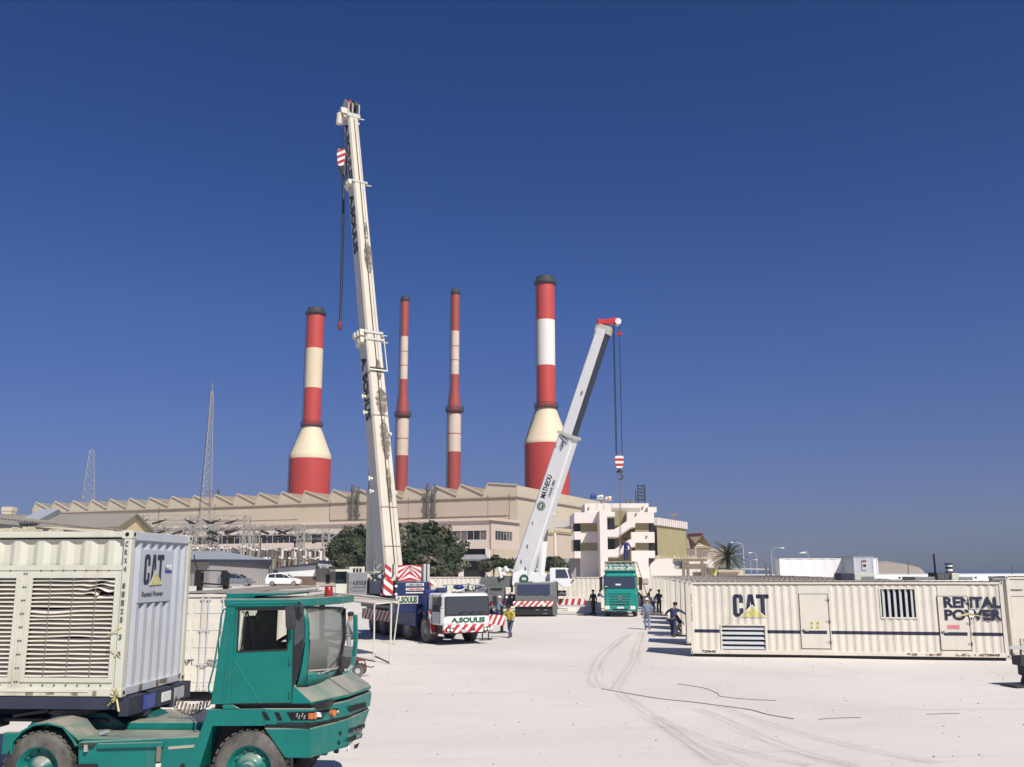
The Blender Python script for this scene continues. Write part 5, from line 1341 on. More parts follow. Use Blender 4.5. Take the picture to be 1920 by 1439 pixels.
for pi, (x0, x1) in enumerate(xs_):
    o = MB(); o.box(x0, x1, .24, .26, zz0, zz1, 'black_hole')
    fr = .07
    for q in ((x0, x0+fr), (x1-fr, x1)): o.box(q[0], q[1], .02, .05, zz0, zz1, 'paint_white')
    for q in ((zz0, zz0+fr), (zz1-fr, zz1)): o.box(x0+fr, x1-fr, .021, .05, q[0], q[1], 'paint_white')
    fm = o.build('louvre_frame', gen)
    o = MB(); n = 23; hgt = (zz1-zz0-2*fr)/n; m_ = 30
    for k in range(n):
        z = zz1-fr-hgt*(k+.5); L_ = []
        for i in range(m_+1):
            f = i/m_; x = x0+fr+(x1-x0-2*fr)*f; dz = .004*math.sin(f*9+k*1.3)*(rnd.random()*.2+.8)*(1 if pi == 0 else .4); tw = 0; ym = 0
            if pi == 0:
                if k in (0, 1, 2, 3): 
                    e = smooth(.5, .9, f); dz += -.02*e*math.sin(f*16+k*2.1)*(1.2-.2*k); tw = .03*e*math.sin(f*20+k); ym = -.02*e
                if k in (7, 8): e = math.exp(-((f-.25)/.28)**2); dz += -.022*e*(1 if k == 7 else .4); tw = .012*e
                if k in (13,): dz += .02*math.exp(-((f-.6)/.2)**2)
                if k == 3: tw += .03*smooth(.7, .9, f)
            L_.append([Vector((x, .03+ym, z-hgt*.28+dz-tw)), Vector((x, .045+ym, z-hgt*.36+dz-tw)), Vector((x, .14, z+hgt*.38+dz)), Vector((x, .125, z+hgt*.46+dz))])
        if pi == 0 and k == 3: L_ = L_[:25]
        o._loft(L_, 'paint_cream', True, False)
    o.build('slats', fm)
    o = MB()
    for k in range(1, 4): x = x0+(x1-x0)*k/4; o.tube([(x, .022, zz0+fr), (x+.004, .018, (zz0+zz1)/2), (x, .022, zz1-fr)], .007, 'paint_grey_mid', 5)
    o.build('stay_bar', fm)
    o = MB()
    for k in range(9):
        for x in (x0-.05, x1+.05): z = zz0+(zz1-zz0)*k/8; o.cyl((x, .044, z), (x, .03, z), .014, .012, 'dark_steel', 6)
    for k in range(1, 8):
        for z in (zz0-.05, zz1+.055): x = x0+(x1-x0)*k/8; o.cyl((x, .044, z), (x, .03, z), .014, .012, 'dark_steel', 6)
    o.build('bolt', fm)
# frame posts and rails
o = MB()
for x in (-LG, -b):
    for y in (0, WG-b): o.box(x, x+b, y, y+b, zb0, zt0, 'paint_white')
for y in (0, WG-.11): o.box(-LG+b, -b, y+.001, y+.11, zb0, zb0+b, 'paint_white'); o.box(-LG+b, -b, y+.001, y+.11, zt0-b+.03, zt0-.004, 'paint_white')
for x in (-LG, -.11): o.box(x+.001, x+.109, b, WG-b, zb0, zb0+b, 'paint_greywhite'); o.box(x+.001, x+.109, b, WG-b, zt0-b-.02, zt0-.004, 'paint_greywhite')
o.build('frame', gen, bevel=.012)
for x in (-LG, 0):
    for y in (0, WG):
        for z in (zb0, zt0):
            o = MB(); o.box(x-.17 if x == 0 else x-.01, x+.01 if x == 0 else x+.17, y-.01 if y == 0 else y-.16, y+.16 if y == 0 else y+.01, z-.01 if z == zb0 else z-.12, z+.12 if z == zb0 else z+.01, 'paint_white')
            zz = z+.055 if z == zb0 else z-.055; sy = -1 if y == 0 else 1
            o.cyl((x-.08 if x == 0 else x+.08, y+sy*.008, zz), (x-.08 if x == 0 else x+.08, y+sy*.014, zz), .035, .035, 'black_hole', 10)
            sx = 1 if x == 0 else -1
            o.cyl((x+sx*.008, y-sy*.08, zz), (x+sx*.014, y-sy*.08, zz), .035, .035, 'black_hole', 10); o.build('corner_casting', gen, bevel=.006)
o = MB(); o.corr((-LG+b, .1, zt0-.03), (1, 0, 0), (0, 1, 0), (0, 0, 1), LG-2*b, WG-.2, 'roof_grey', .28, .02); o.build('roof', gen)
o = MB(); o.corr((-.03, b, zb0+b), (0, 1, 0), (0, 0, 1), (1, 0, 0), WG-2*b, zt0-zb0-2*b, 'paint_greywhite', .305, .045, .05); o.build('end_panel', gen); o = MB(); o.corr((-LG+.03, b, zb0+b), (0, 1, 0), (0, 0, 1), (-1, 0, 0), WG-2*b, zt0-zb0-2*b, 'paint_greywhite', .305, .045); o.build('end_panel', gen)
o = MB(); o.corr((-LG+b, WG-.05, zb0+b), (1, 0, 0), (0, 0, 1), (0, 1, 0), LG-2*b, zt0-zb0-2*b, 'paint_white', .3, .05); o.build('far_side_panel', gen)
y0, z0 = ge(259, 1131); y1, z1 = ge(327, 1034)
o = MB(); o.box(-.03, -.018, y0, y1, z0, z1, 'paint_greywhite'); sp_ = o.build('logo_plate', gen)
y0, z0 = ge(270, 1096.5); y1, z1 = ge(310, 1041)
block_logo(gen, (-.016, y0, z0), (0, 1, 0), (0, 0, 1), y1-y0, z1-z0, 'letter_navy')
q = [ge(281, 1098), ge(304, 1096), ge(292.5, 1071)]
o = MB(); o.prism([(-.008, y-.02*(1 if i == 0 else -1 if i == 1 else 0), z+(.03 if i == 2 else -.005)) for i, (y, z) in enumerate(q)], (.003, 0, 0), 'paint_greywhite'); o.build('logo_triangle', gen); o = MB(); o.prism([(-.004, y, z) for y, z in q], (.003, 0, 0), 'yellow_pale'); o.build('logo_triangle', gen)
y0, z0 = ge(311, 1075); y1, z1 = ge(324, 1064); o = MB(); o.box(-.017, -.012, y0, y1, z0, z1, 'sticker_blue'); o.build('sticker', gen)
lettering(gen, 'PM-02', (-.01, y0+.03, z0+.05), (0, 1, 0), (0, 0, 1), (y1-y0)-.06, .1, 'letter_white', .02)
y0, z0 = ge(267, 1119); y1, z1 = ge(307, 1108); lettering(gen, 'Rental Power', (-.016, y0, z0), (0, 1, 0), (0, 0, 1), y1-y0, z1-z0, 'letter_grey', .012)
for i, ch in enumerate('CRX4 81125 3 8'):
    if ch != ' ': lettering(gen, ch, (-.1, -.006, zt0-.25-i*.135), (1, 0, 0), (0, 0, 1), .05, .085, 'letter_grey', .02)
rnd = random.Random(30)
for k in range(7):
    o = MB(); y = rnd.uniform(.2, 2.2); w_ = rnd.uniform(.05, .2); o.box(-.001, .003, y, y+w_, zb0+rnd.uniform(.0, .05), zb0+rnd.uniform(.07, .14), 'rust'); o.build('rust_patch', gen)
for k in range(5):
    o = MB(); x = -rnd.uniform(.2, 3.6); w_ = rnd.uniform(.04, .16); o.box(x, x+w_, -.003, .001, zb0+rnd.uniform(.0, .03), zb0+rnd.uniform(.05, .1), 'rust'); o.build('rust_patch', gen)
# yellow tape tied on the corner, wires
o = MB(); rnd = random.Random(3)
for k in range(9):
    a0 = Vector((-.06, -.02, zb0-.0)); a1 = a0+Vector((rnd.uniform(-.1, .22), -rnd.uniform(.02, .1), rnd.uniform(-.24, .2))); o.bar(a0, a1, .03, .004, 'yellow_pale')
o.build('warning_tape', gen)
o = MB(); o.tube([(-.3, .02, zb0+.95), (-.16, -.02, zb0+1.02), (-.06, -.01, zb0+1.08)], .008, 'yellow_pale'); o.tube([(-.3, .02, zb0+.72), (-.15, -.03, zb0+.72), (-.04, -.01, zb0+.6)], .008, 'yellow_pale'); o.build('wire', gen)
o = MB(); a, b_ = gp(2, 1297), gp(165, 1292); o.box(a[0], b_[0], -.012, .0, a[1], b_[1]+.0, 'paint_cream'); o.build('rail_bar', gen)

# trailer chassis under it
tr = thing('semi_trailer', 'dark skeletal container trailer coupled to the green tractor', 'trailer', (c_b.x, CY0, 0), cyaw)
o = MB()
for y in (.62, WG-.82): o.box(-LG, .15, y, y+.2, zb0-.38, zb0-.012, 'dark_blue_steel')
for k in range(12): o.box(-LG+.2+k*1.05, -LG+.32+k*1.05, .1, WG-.1, zb0-.2, zb0-.06, 'dark_blue_steel')
o.box(-LG, .12, .0+.02, .1, zb0-.2, zb0-.012, 'dark_blue_steel'); o.box(-LG, .12, WG-.1, WG-.02, zb0-.2, zb0-.012, 'dark_blue_steel'); o.build('main_frame', tr)
o = MB(); o.box(-.02, .14, 0, WG, zb0-.3, zb0-.012, 'dark_blue_steel'); o.box(.14, .17, .5, .9, zb0-.27, zb0-.04, 'sticker_blue'); o.box(.14, .165, 1.2, 1.55, zb0-.24, zb0-.08, 'letter_white'); o.box(.14, .165, 1.7, 2.1, zb0-.26, zb0-.06, 'galv'); o.build('headboard', tr, bevel=.01)
o = MB(); o.box(-3.2, -.35, .3, WG-.3, zb0-.44, zb0-.38, 'dark_steel'); o.box(-3.4, -2.1, .08, .5, zb0-.52, zb0-.4, 'dark_steel'); o.build('coupling_plate', tr, bevel=.02)
for y in (.55, WG-.55):
    o = MB(); o.box(-4.4, -4.22, y-.09, y+.09, .55, zb0-.3, 'dark_steel'); o.box(-4.5, -4.12, y-.16, y+.16, .5, .56, 'dark_steel'); o.build('landing_leg', tr)
for x in (-LG+1.2, -LG+2.5, -LG+3.8):
    for y in (.28, WG-.28):
        o = MB(); o.cyl((x, y-.26, .5), (x, y+.26, .5), .5, .5, 'rubber', 28); w_ = o.build('wheel', tr); o = MB(); o.cyl((x, y-.27, .5), (x, y+.27, .5), .28, .28, 'galv', 20); o.build('rim', w_)
    o = MB(); o.cyl((x, .3, .5), (x, WG-.3, .5), .08, .08, 'dark_steel', 10); o.box(x-.1, x+.1, .65, .85, .5, zb0-.35, 'dark_steel'); o.box(x-.1, x+.1, WG-.85, WG-.65, .5, zb0-.35, 'dark_steel'); o.build('axle', tr)
# ================================================================== blue and white mobile crane (left)
cr = thing('mobile_crane', 'blue and white mobile crane with its very tall boom raised, A.SOULIS on the cab', 'crane', (-3.38, 46.9, 0), R(-63))
CM = rmat(cr); CMi = CM.inverted()
def cl(x, y, z): return Vector((x, y, z))
def wheel(parent, x, y0, y1, r, rimm, front=True, name='wheel', near=-1):
    o = MB(); ym = (y0+y1)/2; w2 = abs(y1-y0)/2; seg = 36
    pr = [(-w2, r*.62), (-w2, r*.86), (-w2*.8, r*.965), (-w2*.45, r), (w2*.45, r), (w2*.8, r*.965), (w2, r*.86), (w2, r*.62)]
    o._loft([[Vector((x+math.cos(2*math.pi*i/seg)*rr, ym+yy, r+math.sin(2*math.pi*i/seg)*rr)) for i in range(seg)] for yy, rr in pr], 'rubber', False, True)
    for i in range(30):   # tread blocks
        a = 2*math.pi*i/30
        for s in (-1, 1):
            c = Vector((x+math.cos(a)*r*1.0, ym+s*w2*.38, r+math.sin(a)*r*1.0)); t_ = Vector((-math.sin(a), 0, math.cos(a))); n_ = Vector((math.cos(a), 0, math.sin(a)))
            p = c+n_*.008; o.bar(p-Vector((0, w2*.32, 0))+t_*.02*s, p+Vector((0, w2*.32, 0))-t_*.02*s, r*.13, .02, 'rubber', up=n_)
    w_ = o.build(name, parent)
    s = near; yo = ym+s*w2
    o = MB(); ins = .10 if front else .16
    ring = [(yo-s*.0, r*.62), (yo-s*.02, r*.57), (yo-s*ins, r*.52), (yo-s*ins, r*.42), ((yo-s*.02 if front else yo-s*ins*.9), r*.34), ((yo+s*.02 if front else yo-s*.03), r*.24), ((yo+s*.03 if front else yo+s*.02), .001)]
    o._loft([[Vector((x+math.cos(2*math.pi*i/24)*rr, yy, r+math.sin(2*math.pi*i/24)*rr)) for i in range(24)] for yy, rr in ring], rimm, False, True)
    rim = o.build('rim', w_)
    for i in range(10):
        if i == 0 or parent.name.startswith('terminal'): o = MB()
        a = 2*math.pi*i/10; c = Vector((x+math.cos(a)*r*.46, yo-s*ins, r+math.sin(a)*r*.46)); o.cyl(c, c+Vector((0, s*.05, 0)), .02, .018, rimm if r < .6 else 'steel', 6)
        if parent.name.startswith('terminal') and i < 9: o.build('wheel_nut', w_)
    o.build('wheel_nut', w_)
    return w_
W = 2.7
o = MB(); o.box(-12.2, -1.9, .35, W-.35, .95, 1.55, 'paint_blue'); o.box(-12.2, -2.7, .02, W-.02, 1.45, 1.66, 'paint_blue'); o.box(-12, -1.5, .6, W-.6, .6, .95, 'dark_steel'); o.build('chassis', cr, bevel=.02)
for x in (-2.15, -4.7, -6.9, -8.5, -10.1):
    for s, (y0, y1) in ((-1, (.02, .47)), (1, (W-.47, W-.02))): wheel(cr, x, y0, y1, .67, 'paint_grey_mid', True, near=s)
# fenders, boxes and side lockers on the near side
o = MB(); o.box(-3.1, -2.75, -.02, .5, 1.38, 1.62, 'paint_blue'); o.box(-6.6, -3.2, -.06, .02, .72, 1.42, 'paint_blue_bright'); o.box(-6.6, -3.2, .0, .3, 1.0, 1.42, 'paint_blue'); o.build('side_locker', cr, bevel=.02)
o = MB(); o.box(-3.0, -1.45, .0, .46, 1.48, 1.6, 'paint_blue'); o.build('fender', cr, bevel=.02)
o = MB(); o.box(-11.6, -6.8, -.10, .02, .78, 1.36, 'stripe_x_up'); o.box(-11.6, -6.8, .02, .4, .8, 1.34, 'paint_blue'); o.build('outrigger_beam', cr)
o = MB(); o.box(-4.45, -2.9, .25, W-.25, 1.62, 1.76, 'paint_blue'); o.box(-2.42, -2.02, .0, .6, 1.3, 2.55, 'paint_blue_bright'); o.box(-12, -5, .4, W-.4, 1.66, 2.0, 'paint_blue'); o.build('engine_cover', cr, bevel=.03)
for k in range(6): 
    o = MB(); o.bar((-5.4-k*.9, .02, 1.66), (-5.4-k*.9, .02, 2.05), .05, .05, 'paint_blue'); o.build('deck_post', cr)
for x, a in ((-7.0, .5), (-8.9, 2), (-10.3, 1.2)):
    o = MB(); o.tube([(x+.3*math.cos(t), .2, 1.95+.3*math.sin(t)) for t in [a+i*.5 for i in range(9)]], .03, 'galv', 6); o.build('hose_coil', cr)
# cab: built as a shell with window openings
def loftbox(o, P, m): o._loft(P, m)
zc0, zc1 = .92, 2.50
o = MB()
# rounded plan front
def cabring(z, fx, ins=0): 
    return [Vector(p) for p in ((-1.85, .06+ins, z), (-.25+fx, .06+ins, z), (-.06+fx, .16+ins, z), (fx, .35+ins, z), (fx, W-.35-ins, z), (-.06+fx, W-.16-ins, z), (-.25+fx, W-.06-ins, z), (-1.85, W-.06-ins, z))]
o._loft([cabring(.92, -.04), cabring(1.05, 0), cabring(1.44, -.01), cabring(2.26, -.09, .03), cabring(2.36, -.15, .06), cabring(2.40, -.28, .14)], 'paint_white_clean', True, False)
o.box(-1.7, -.3, W*.45, W*.92, 2.38, 2.46, 'paint_grey_mid')
cab = o.build('cab', cr, bevel=.03)
o = MB(); o.prism([(.012, .17, 1.36), (.012, W-.17, 1.36), (-.078, W-.2, 2.27), (-.078, .2, 2.27)], (.012, 0, .002), 'black'); o.build('windscreen_seal', cab)
o = MB(); o.prism([(.026, .23, 1.42), (.026, W-.23, 1.42), (-.058, W-.26, 2.22), (-.058, .26, 2.22)], (.008, 0, .001), 'glass_grey'); o.build('windscreen', cab)
for y in (.95, 1.45, 1.95):
    o = MB(); o.bar((.055, y, 1.46), (.03, y+.28, 1.56), .02, .02, 'black'); o.bar((.045, y-.1, 1.50), (.03, y+.35, 1.53), .015, .015, 'black'); o.build('wiper', cab)
o = MB(); o.prism([(-1.25, .055, 1.52), (-.32, .055, 1.52), (-.36, .075, 2.2), (-1.2, .075, 2.2)], (0, -.012, 0), 'glass_grey'); o.build('side_window', cab)
o = MB(); o.box(-1.32, -.28, .035, .055, .98, 1.45, 'paint_greywhite'); o.bar((-1.3, .03, .98), (-1.3, .06, 2.3), .02, .02, 'dark_steel'); o.bar((-.28, .03, .98), (-.28, .06, 2.3), .02, .02, 'dark_steel'); o.build('door', cab)
o = MB(); o.box(-1.3, -.25, .2, W-.2, .5, .93, 'dark_steel'); o.build('cab_floor', cab)
o = MB(); o.box(-.02, .14, .06, W-.06, .58, .94, 'stripe_dn'); bmp = o.build('bumper', cr, bevel=.02)
for y in (.38, W-.38):
    o = MB(); o.box(.14, .17, y-.19, y+.19, .62, .82, 'black'); hl = o.build('headlight', bmp, bevel=.01)
    for dy in (-.09, .09):
        o = MB(); o.cyl((.165, y+dy, .72), (.185, y+dy, .72), .075, .07, 'lens', 14); o.build('lamp_lens', hl)
o = MB(); o.box(.14, .16, W*.36, W*.48, .62, .72, 'paint_greywhite'); o.build('number_plate', bmp)
o = MB(); o.box(.12, .19, W*.5+.12, W*.5+.34, .68, .80, 'red_dark'); o.build('tow_hook', bmp)
lettering(cab, 'A.SOULIS', (.014, .5, 1.04), (0, 1, 0), (0, 0, 1), 1.78, .24, 'letter_green', .045)
o = MB(); o.prism([(-1.45, -.03, 1.55), (-1.62, -.03, 1.55), (-1.30, -.03, .50), (-1.12, -.03, .50)], (0, .45, 0), 'stripe_x_dn'); o.build('mudguard', cr)
for y in (W*.78, W*.9):
    o = MB(); o.bar((.1, y, .58), (.1, y, .2), .05, .05, 'dark_steel'); o.build('step_hanger', cr)
o = MB(); o.bar((.1, W*.72, .2), (.1, W*.96, .2), .05, .05, 'dark_steel'); o.bar((.1, .05, .3), (.1, .45, .28), .04, .04, 'galv'); o.build('step', cr)
# mirrors
for y, s in ((-.12, -1), (W+.1, 1)):
    o = MB(); o.tube([(-.15, .1 if s < 0 else W-.1, 2.4), (.05, y, 2.35), (.05, y, 1.75), (-.1, .08 if s < 0 else W-.08, 1.7)], .018, 'black'); o.box(-.02, .06, y-.1, y+.1, 1.8, 2.25, 'black'); o.build('mirror', cr, bevel=.01)
# clutter on the deck behind the cab (ropes, tarpaulins, hydraulic parts)
rnd = random.Random(6)
for k in range(16):
    o = MB(); x = rnd.uniform(-3.0, -1.2); y = rnd.uniform(.6, W+.3); z = 2.55 if x > -1.9 else 2.4
    if k % 3 == 0: o.sphere((x, y, z+.12), rnd.uniform(.12, .22), rnd.choice(('paint_blue', 'paint_blue_bright', 'cloth_navy')), 10, 7, (1, 1.5, .7)); o.build('tarpaulin', cr)
    elif k % 3 == 1: o.cyl((x, y, z), (x, y+rnd.uniform(.3, .6), z+rnd.uniform(0, .25)), .05, .05, rnd.choice(('galv', 'paint_greywhite', 'steel')), 8); o.build('hydraulic_pipe', cr)
    else: o.box(x-.12, x+.12, y-.16, y+.16, z-.05, z+rnd.uniform(.12, .35), rnd.choice(('paint_grey_mid', 'dark_blue_steel', 'paint_white', 'red_dark'))); o.build('toolbox', cr, bevel=.015)
o = MB(); o.tube([(-3, W*.5, 2.75), (-1.2, W*.75, 2.8), (-.9, W, 2.75)], .03, 'galv'); o.tube([(-3, W*.55, 2.6), (-1.3, W*.85, 2.7), (-.9, W+.1, 2.6)], .03, 'galv'); o.build('deck_rail', cr)
# front outrigger with striped beam to the right
jb = CMi @ G(936, 1190); 
o = MB(); a = CMi @ At(905, 1160, 50.5); b = CMi @ At(944, 1164, 51.0); o.bar(a, b, .35, .5, 'stripe_fine'); o.build('outrigger_beam', cr)
o = MB(); j = CMi @ G(941, 1187); o.cyl((j.x, j.y, .1), (j.x, j.y, 1.5), .09, .09, 'black', 10); o.cyl((j.x, j.y, .0), (j.x, j.y, .1), .38, .2, 'black', 16); o.box(j.x-.5, j.x+.35, j.y-.6, j.y+.35, -.0, .04, 'wood_brown'); o.build('outrigger_jack', cr)
# ------------- superstructure, heading away-left; own frame
SH = R(24); Rc = Vector((-5.0, 49.6, 0)); SM = Matrix.Translation(Rc) @ Matrix.Rotation(R(90)+SH, 4, 'Z')   # local +x heading, y left
class SB(MB):
    def build(s, name, parent=None, **k): s.bm.transform(CMi @ SM); return MB.build(s, name, parent, **k)
class CWB(MB):
    def build(s, name, parent=None, **k): s.bm.transform(rmat(parent).inverted()); return MB.build(s, name, parent, **k)
def sup(px, py, x=0.0):
    "photo point on the rear plane of the superstructure -> local (y, z)"
    N = SM.to_3x3() @ Vector((-1, 0, 0)); P = SM @ Vector((x, 0, 0)); q = SM.inverted() @ OnP(px, py, P, N); return q.y, q.z
def srect(o, px0, py0, px1, py1, x, th, m):
    a, b = sup(px0, py1, x), sup(px1, py0, x); o.box(x, x+th, min(a[0], b[0]), max(a[0], b[0]), a[1], b[1], m)
o = SB(); srect(o, 741, 1091, 818, 1150, 0, 1.1, 'paint_blue'); o.build('counterweight', cr, bevel=.03)
o = SB(); srect(o, 719, 1086, 737, 1117, -.02, .6, 'stripe_out'); o.build('warning_panel', cr)
o = SB(); srect(o, 805, 1089, 818, 1112, -.03, .02, 'stripe_out'); o.build('warning_panel', cr)
o = SB(); srect(o, 692, 1089, 719, 1114, .35, 1.6, 'dark_blue_steel'); o.build('ballast_block', cr, bevel=.03)
o = SB(); srect(o, 737, 1089, 747, 1118, .1, .5, 'black'); o.build('rear_lights', cr)
a, b = sup(739, 1089, -.02), sup(750, 1116, -.02)
for k in range(4):
    o = SB(); yy = sup(743, 1092+k*7.5, -.03); o.cyl((-.02, yy[0], yy[1]), (.09, yy[0], yy[1]), .07, .07, 'lens' if k % 2 else 'dark_steel', 10); o.build('work_light', cr)
# name plates
def stext(txt, px0, py0, px1, py1, x, m, bold=.03, parent=cr):
    a, b = sup(px0, py1, x), sup(px1, py0, x); Mx = CMi @ SM
    O = Mx @ Vector((x, a[0], a[1])); U = Mx.to_3x3() @ Vector((0, -1, 0)); return lettering(parent, txt, O, U, (0, 0, 1), abs(a[0]-b[0]), b[1]-a[1], m, bold)
for k, (y0, y1, tm) in enumerate(((1094, 1099.5, 'letter_grey'), (1102.5, 1108, 'letter_red'), (1110.5, 1113, 'letter_grey'))):
    o = SB(); srect(o, 761, y0, 795, y1, -.02, .015, 'letter_white'); pl = o.build('name_plate', cr)
    if k < 2: stext('LIEBHERR', 763, y0+1, 793, y1-1, -.024, tm, .03, pl)
o = SB(); srect(o, 742, 1117.5, 784, 1132.5, -.03, .02, 'plate_pale'); pl = o.build('name_plate', cr); o = SB()
stext('A.SOULIS', 743.5, 1118.8, 782, 1131.2, -.034, 'letter_green', .05, pl)
# chevron board and rear uprights over the counterweight
def chev(o, px0, px1, py0, py1, x, n=4):
    a, b = sup(px0, py1, x), sup(px1, py0, x); y0, y1 = max(a[0], b[0]), min(a[0], b[0]); z0, z1 = a[1], b[1]; ym = (y0+y1)/2; H = z1-z0; Wd = abs(y1-y0)/2
    o.box(x, x+.03, y1, y0, z0, z1, 'letter_white')
    for s in (-1, 1):
        for k in range(n+3):
            zt = z1+H*.9-k*H*.42; p = []
            A0 = [(0, zt), (0, zt-H*.19), (Wd, zt-H*.19-Wd*1.1), (Wd, zt-Wd*1.1)]
            A0 = [(u, max(z0, min(z1, v))) for u, v in A0]
            if max(v for u, v in A0)-min(v for u, v in A0) < .02: continue
            o.face([(x-.004, ym+s*u, v) for u, v in A0], 'red_paint')
o = SB(); chev(o, 746, 790, 1060, 1090, .25); o.build('chevron_board', cr)
o = SB(); srect(o, 767, 1065, 777, 1073, .235, .012, 'concrete'); o.build('board_hatch', cr)
o = SB(); srect(o, 722, 1058, 734, 1086, .2, .1, 'stripe_out'); o.build('warning_panel', cr)
o = SB(); 
for px in (738, 794, 801): o = SB(); srect(o, px, 1058, px+5, 1092, .45, .3, 'boom_side'); o.build('rear_upright', cr)
o = SB(); a = sup(746, 1091, .15); b = sup(736, 1075, .15); o.prism([(.2, sup(736, 1088)[0], sup(736, 1088)[1]), (.2, sup(745, 1073)[0], sup(745, 1073)[1]), (.2, sup(748, 1076)[0], sup(748, 1076)[1]), (.2, sup(741, 1091)[0], sup(741, 1091)[1])], (.1, 0, 0), 'boom_white'); o.build('brace_plate', cr)
o = SB(); srect(o, 700, 1072, 724, 1092, 1.0, 3.2, 'paint_white'); srect(o, 724, 1082, 800, 1096, .8, 4.2, 'paint_white'); srect(o, 686, 1076, 702, 1100, 1.2, 2.6, 'paint_white'); srect(o, 692, 1113, 800, 1130, 2.4, 3.0, 'paint_blue'); o.build('slewing_platform', cr, bevel=.03)
o = SB(); a = sup(716, 1083, .9); o.sphere((.9, a[0], a[1]), .22, 'paint_greywhite', 12, 8, (1, 1.2, .8)); o.build('air_tank', cr)
o = SB(); p = [sup(*q, .85) for q in ((694, 1076), (700, 1079), (712, 1074), (719, 1071), (716, 1077), (704, 1082), (698, 1083))]; o.prism([(.85, y, z) for y, z in p], (.12, 0, 0), 'dark_steel'); o.build('rope_guide', cr)
rnd = random.Random(3)
for k in range(12):
    o = SB(); px = rnd.uniform(690, 724); py = rnd.uniform(1066, 1080); y, z = sup(px, py, rnd.uniform(.6, 1.6)); o.bar((.9, y, z), (.9+rnd.uniform(-.3, .3), y+rnd.uniform(-.4, .4), z+rnd.uniform(-.1, .3)), .05, .05, rnd.choice(('paint_grey_mid', 'paint_white', 'dark_steel', 'galv'))); o.build('hydraulic_pipe', cr)
# operator cab on the left with the sign on its side
o = SB(); srect(o, 653, 1074, 689, 1120, .3, 1.3, 'paint_grey_mid'); sb = o.build('operator_cab', cr, bevel=.02)
stext('A.SOULIS', 661, 1089, 687, 1097, .295, 'letter_black', .03, sb); stext('CRANE HIRE', 661, 1099, 686, 1104, .295, 'letter_grey', .015, sb); stext('99401515', 661, 1107, 684, 1110, .295, 'letter_grey', .015, sb)
for yy in (1091, 1102): stext(':', 656, yy, 659, yy+5, .295, 'letter_grey', .04, sb)
o = SB(); srect(o, 629, 1068, 656, 1072, .5, 1.2, 'paint_white'); srect(o, 651, 1072, 655, 1112, .5, .2, 'paint_white'); srect(o, 629, 1072, 651, 1095, .9, .05, 'glass_dark'); srect(o, 629, 1095, 651, 1114, .55, .1, 'paint_white'); o.build('cab_door_frame', cr)
o = SB(); srect(o, 655, 1063, 684, 1075, 1.7, .8, 'paint_white'); srect(o, 662, 1066, 666, 1073, 1.68, .02, 'black'); srect(o, 668, 1066, 672, 1073, 1.68, .02, 'black'); srect(o, 674, 1066, 678, 1073, 1.68, .02, 'black'); o.build('cab_roof_box', cr)

# ------------- boom
def boom_part(name, A, B, wv, w0, h0, w1, h1, mtop, mside, parent, side=0, cham=.14):
    "box girder from A to B; wv width direction; separate materials for back/top face and sides"
    A, B = Vector(A), Vector(B); ax = (B-A).normalized(); nb = ax.cross(wv).normalized()
    if nb.y > 0: nb = -nb
    o = CWB(); L_ = []
    for P, w_, h in ((A, w0, h0), (B, w1, h1)):
        c = cham
        pts = [(-w_/2, h/2-c), (-w_/2+c*.6, h/2), (w_/2-c*.6, h/2), (w_/2, h/2-c), (w_/2, -h/2+c), (w_/2-c, -h/2), (-w_/2+c, -h/2), (-w_/2, -h/2+c)]
        L_.append([P+wv*a+nb*b for a, b in pts])
    V = [[o.bm.verts.new(p) for p in r] for r in L_]
    for i in range(8):
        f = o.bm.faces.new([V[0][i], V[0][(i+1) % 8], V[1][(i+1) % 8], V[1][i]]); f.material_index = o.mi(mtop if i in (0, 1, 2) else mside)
    for r in (V[0], V[1][::-1]): o.bm.faces.new(r).material_index = o.mi(mside)
    return o.build(name, parent), ax, nb
def on_axis(A, B, px, py):
    "parameter along A-B nearest to the sight line of a photo point"
    d = ray(px, py).normalized(); o_ = Vector((0, 0, EYE)); u = (B-A).normalized(); w0 = A-o_
    a, b, c, dd, e = u.dot(u), u.dot(d), d.dot(d), u.dot(w0), d.dot(w0); return (b*e-c*dd)/(a*c-b*b)
BA, BB = At(731, 1076, 51.3), At(656, 205, 57.6)
ax = (BB-BA).normalized(); hd = Vector((ax.x, ax.y, 0)).normalized(); wv = Vector((hd.y, -hd.x, 0)); 
if wv.x < 0: wv = -wv
LBm = (BB-BA).length
s_c1 = on_axis(BA, BB, 697, 632); s_f = on_axis(BA, BB, 704, 703); s_c2 = on_axis(BA, BB, 668, 350); s_h = on_axis(BA, BB, 657, 232)
def bpnt(s): return BA+ax*s
p1, ax_, nb = boom_part('boom_section', bpnt(-.3), bpnt(s_c1), wv, 1.06, 1.28, .96, 1.18, 'boom_white', 'boom_side', cr)
p2, _, _ = boom_part('boom_section', bpnt(s_c1-1), bpnt(s_c2), wv, .84, 1.12, .78, 1.05, 'boom_white', 'boom_side', cr)
p3, _, _ = boom_part('boom_section', bpnt(s_c2-1), bpnt(s_h+.4), wv, .70, .96, .68, .92, 'boom_white', 'boom_side', cr)
# rails and pipes running up the bright face
for part, s0, s1, off, hh in ((p1, .2, s_c1, -.02, .64), (p2, s_c1, s_c2, -.02, .56), (p3, s_c2, s_h, -.02, .48)):
    o = CWB(); o.bar(bpnt(s0)+nb*(hh+.02)+wv*.0, bpnt(s1)+nb*(hh*.93+.02), .05, .04, 'dark_steel', up=nb); o.bar(bpnt(s0)+nb*(hh+.015)+wv*.2, bpnt(s1)+nb*(hh*.93+.015)+wv*.17, .02, .03, 'paint_grey_mid', up=nb); o.build('rope_track', part)
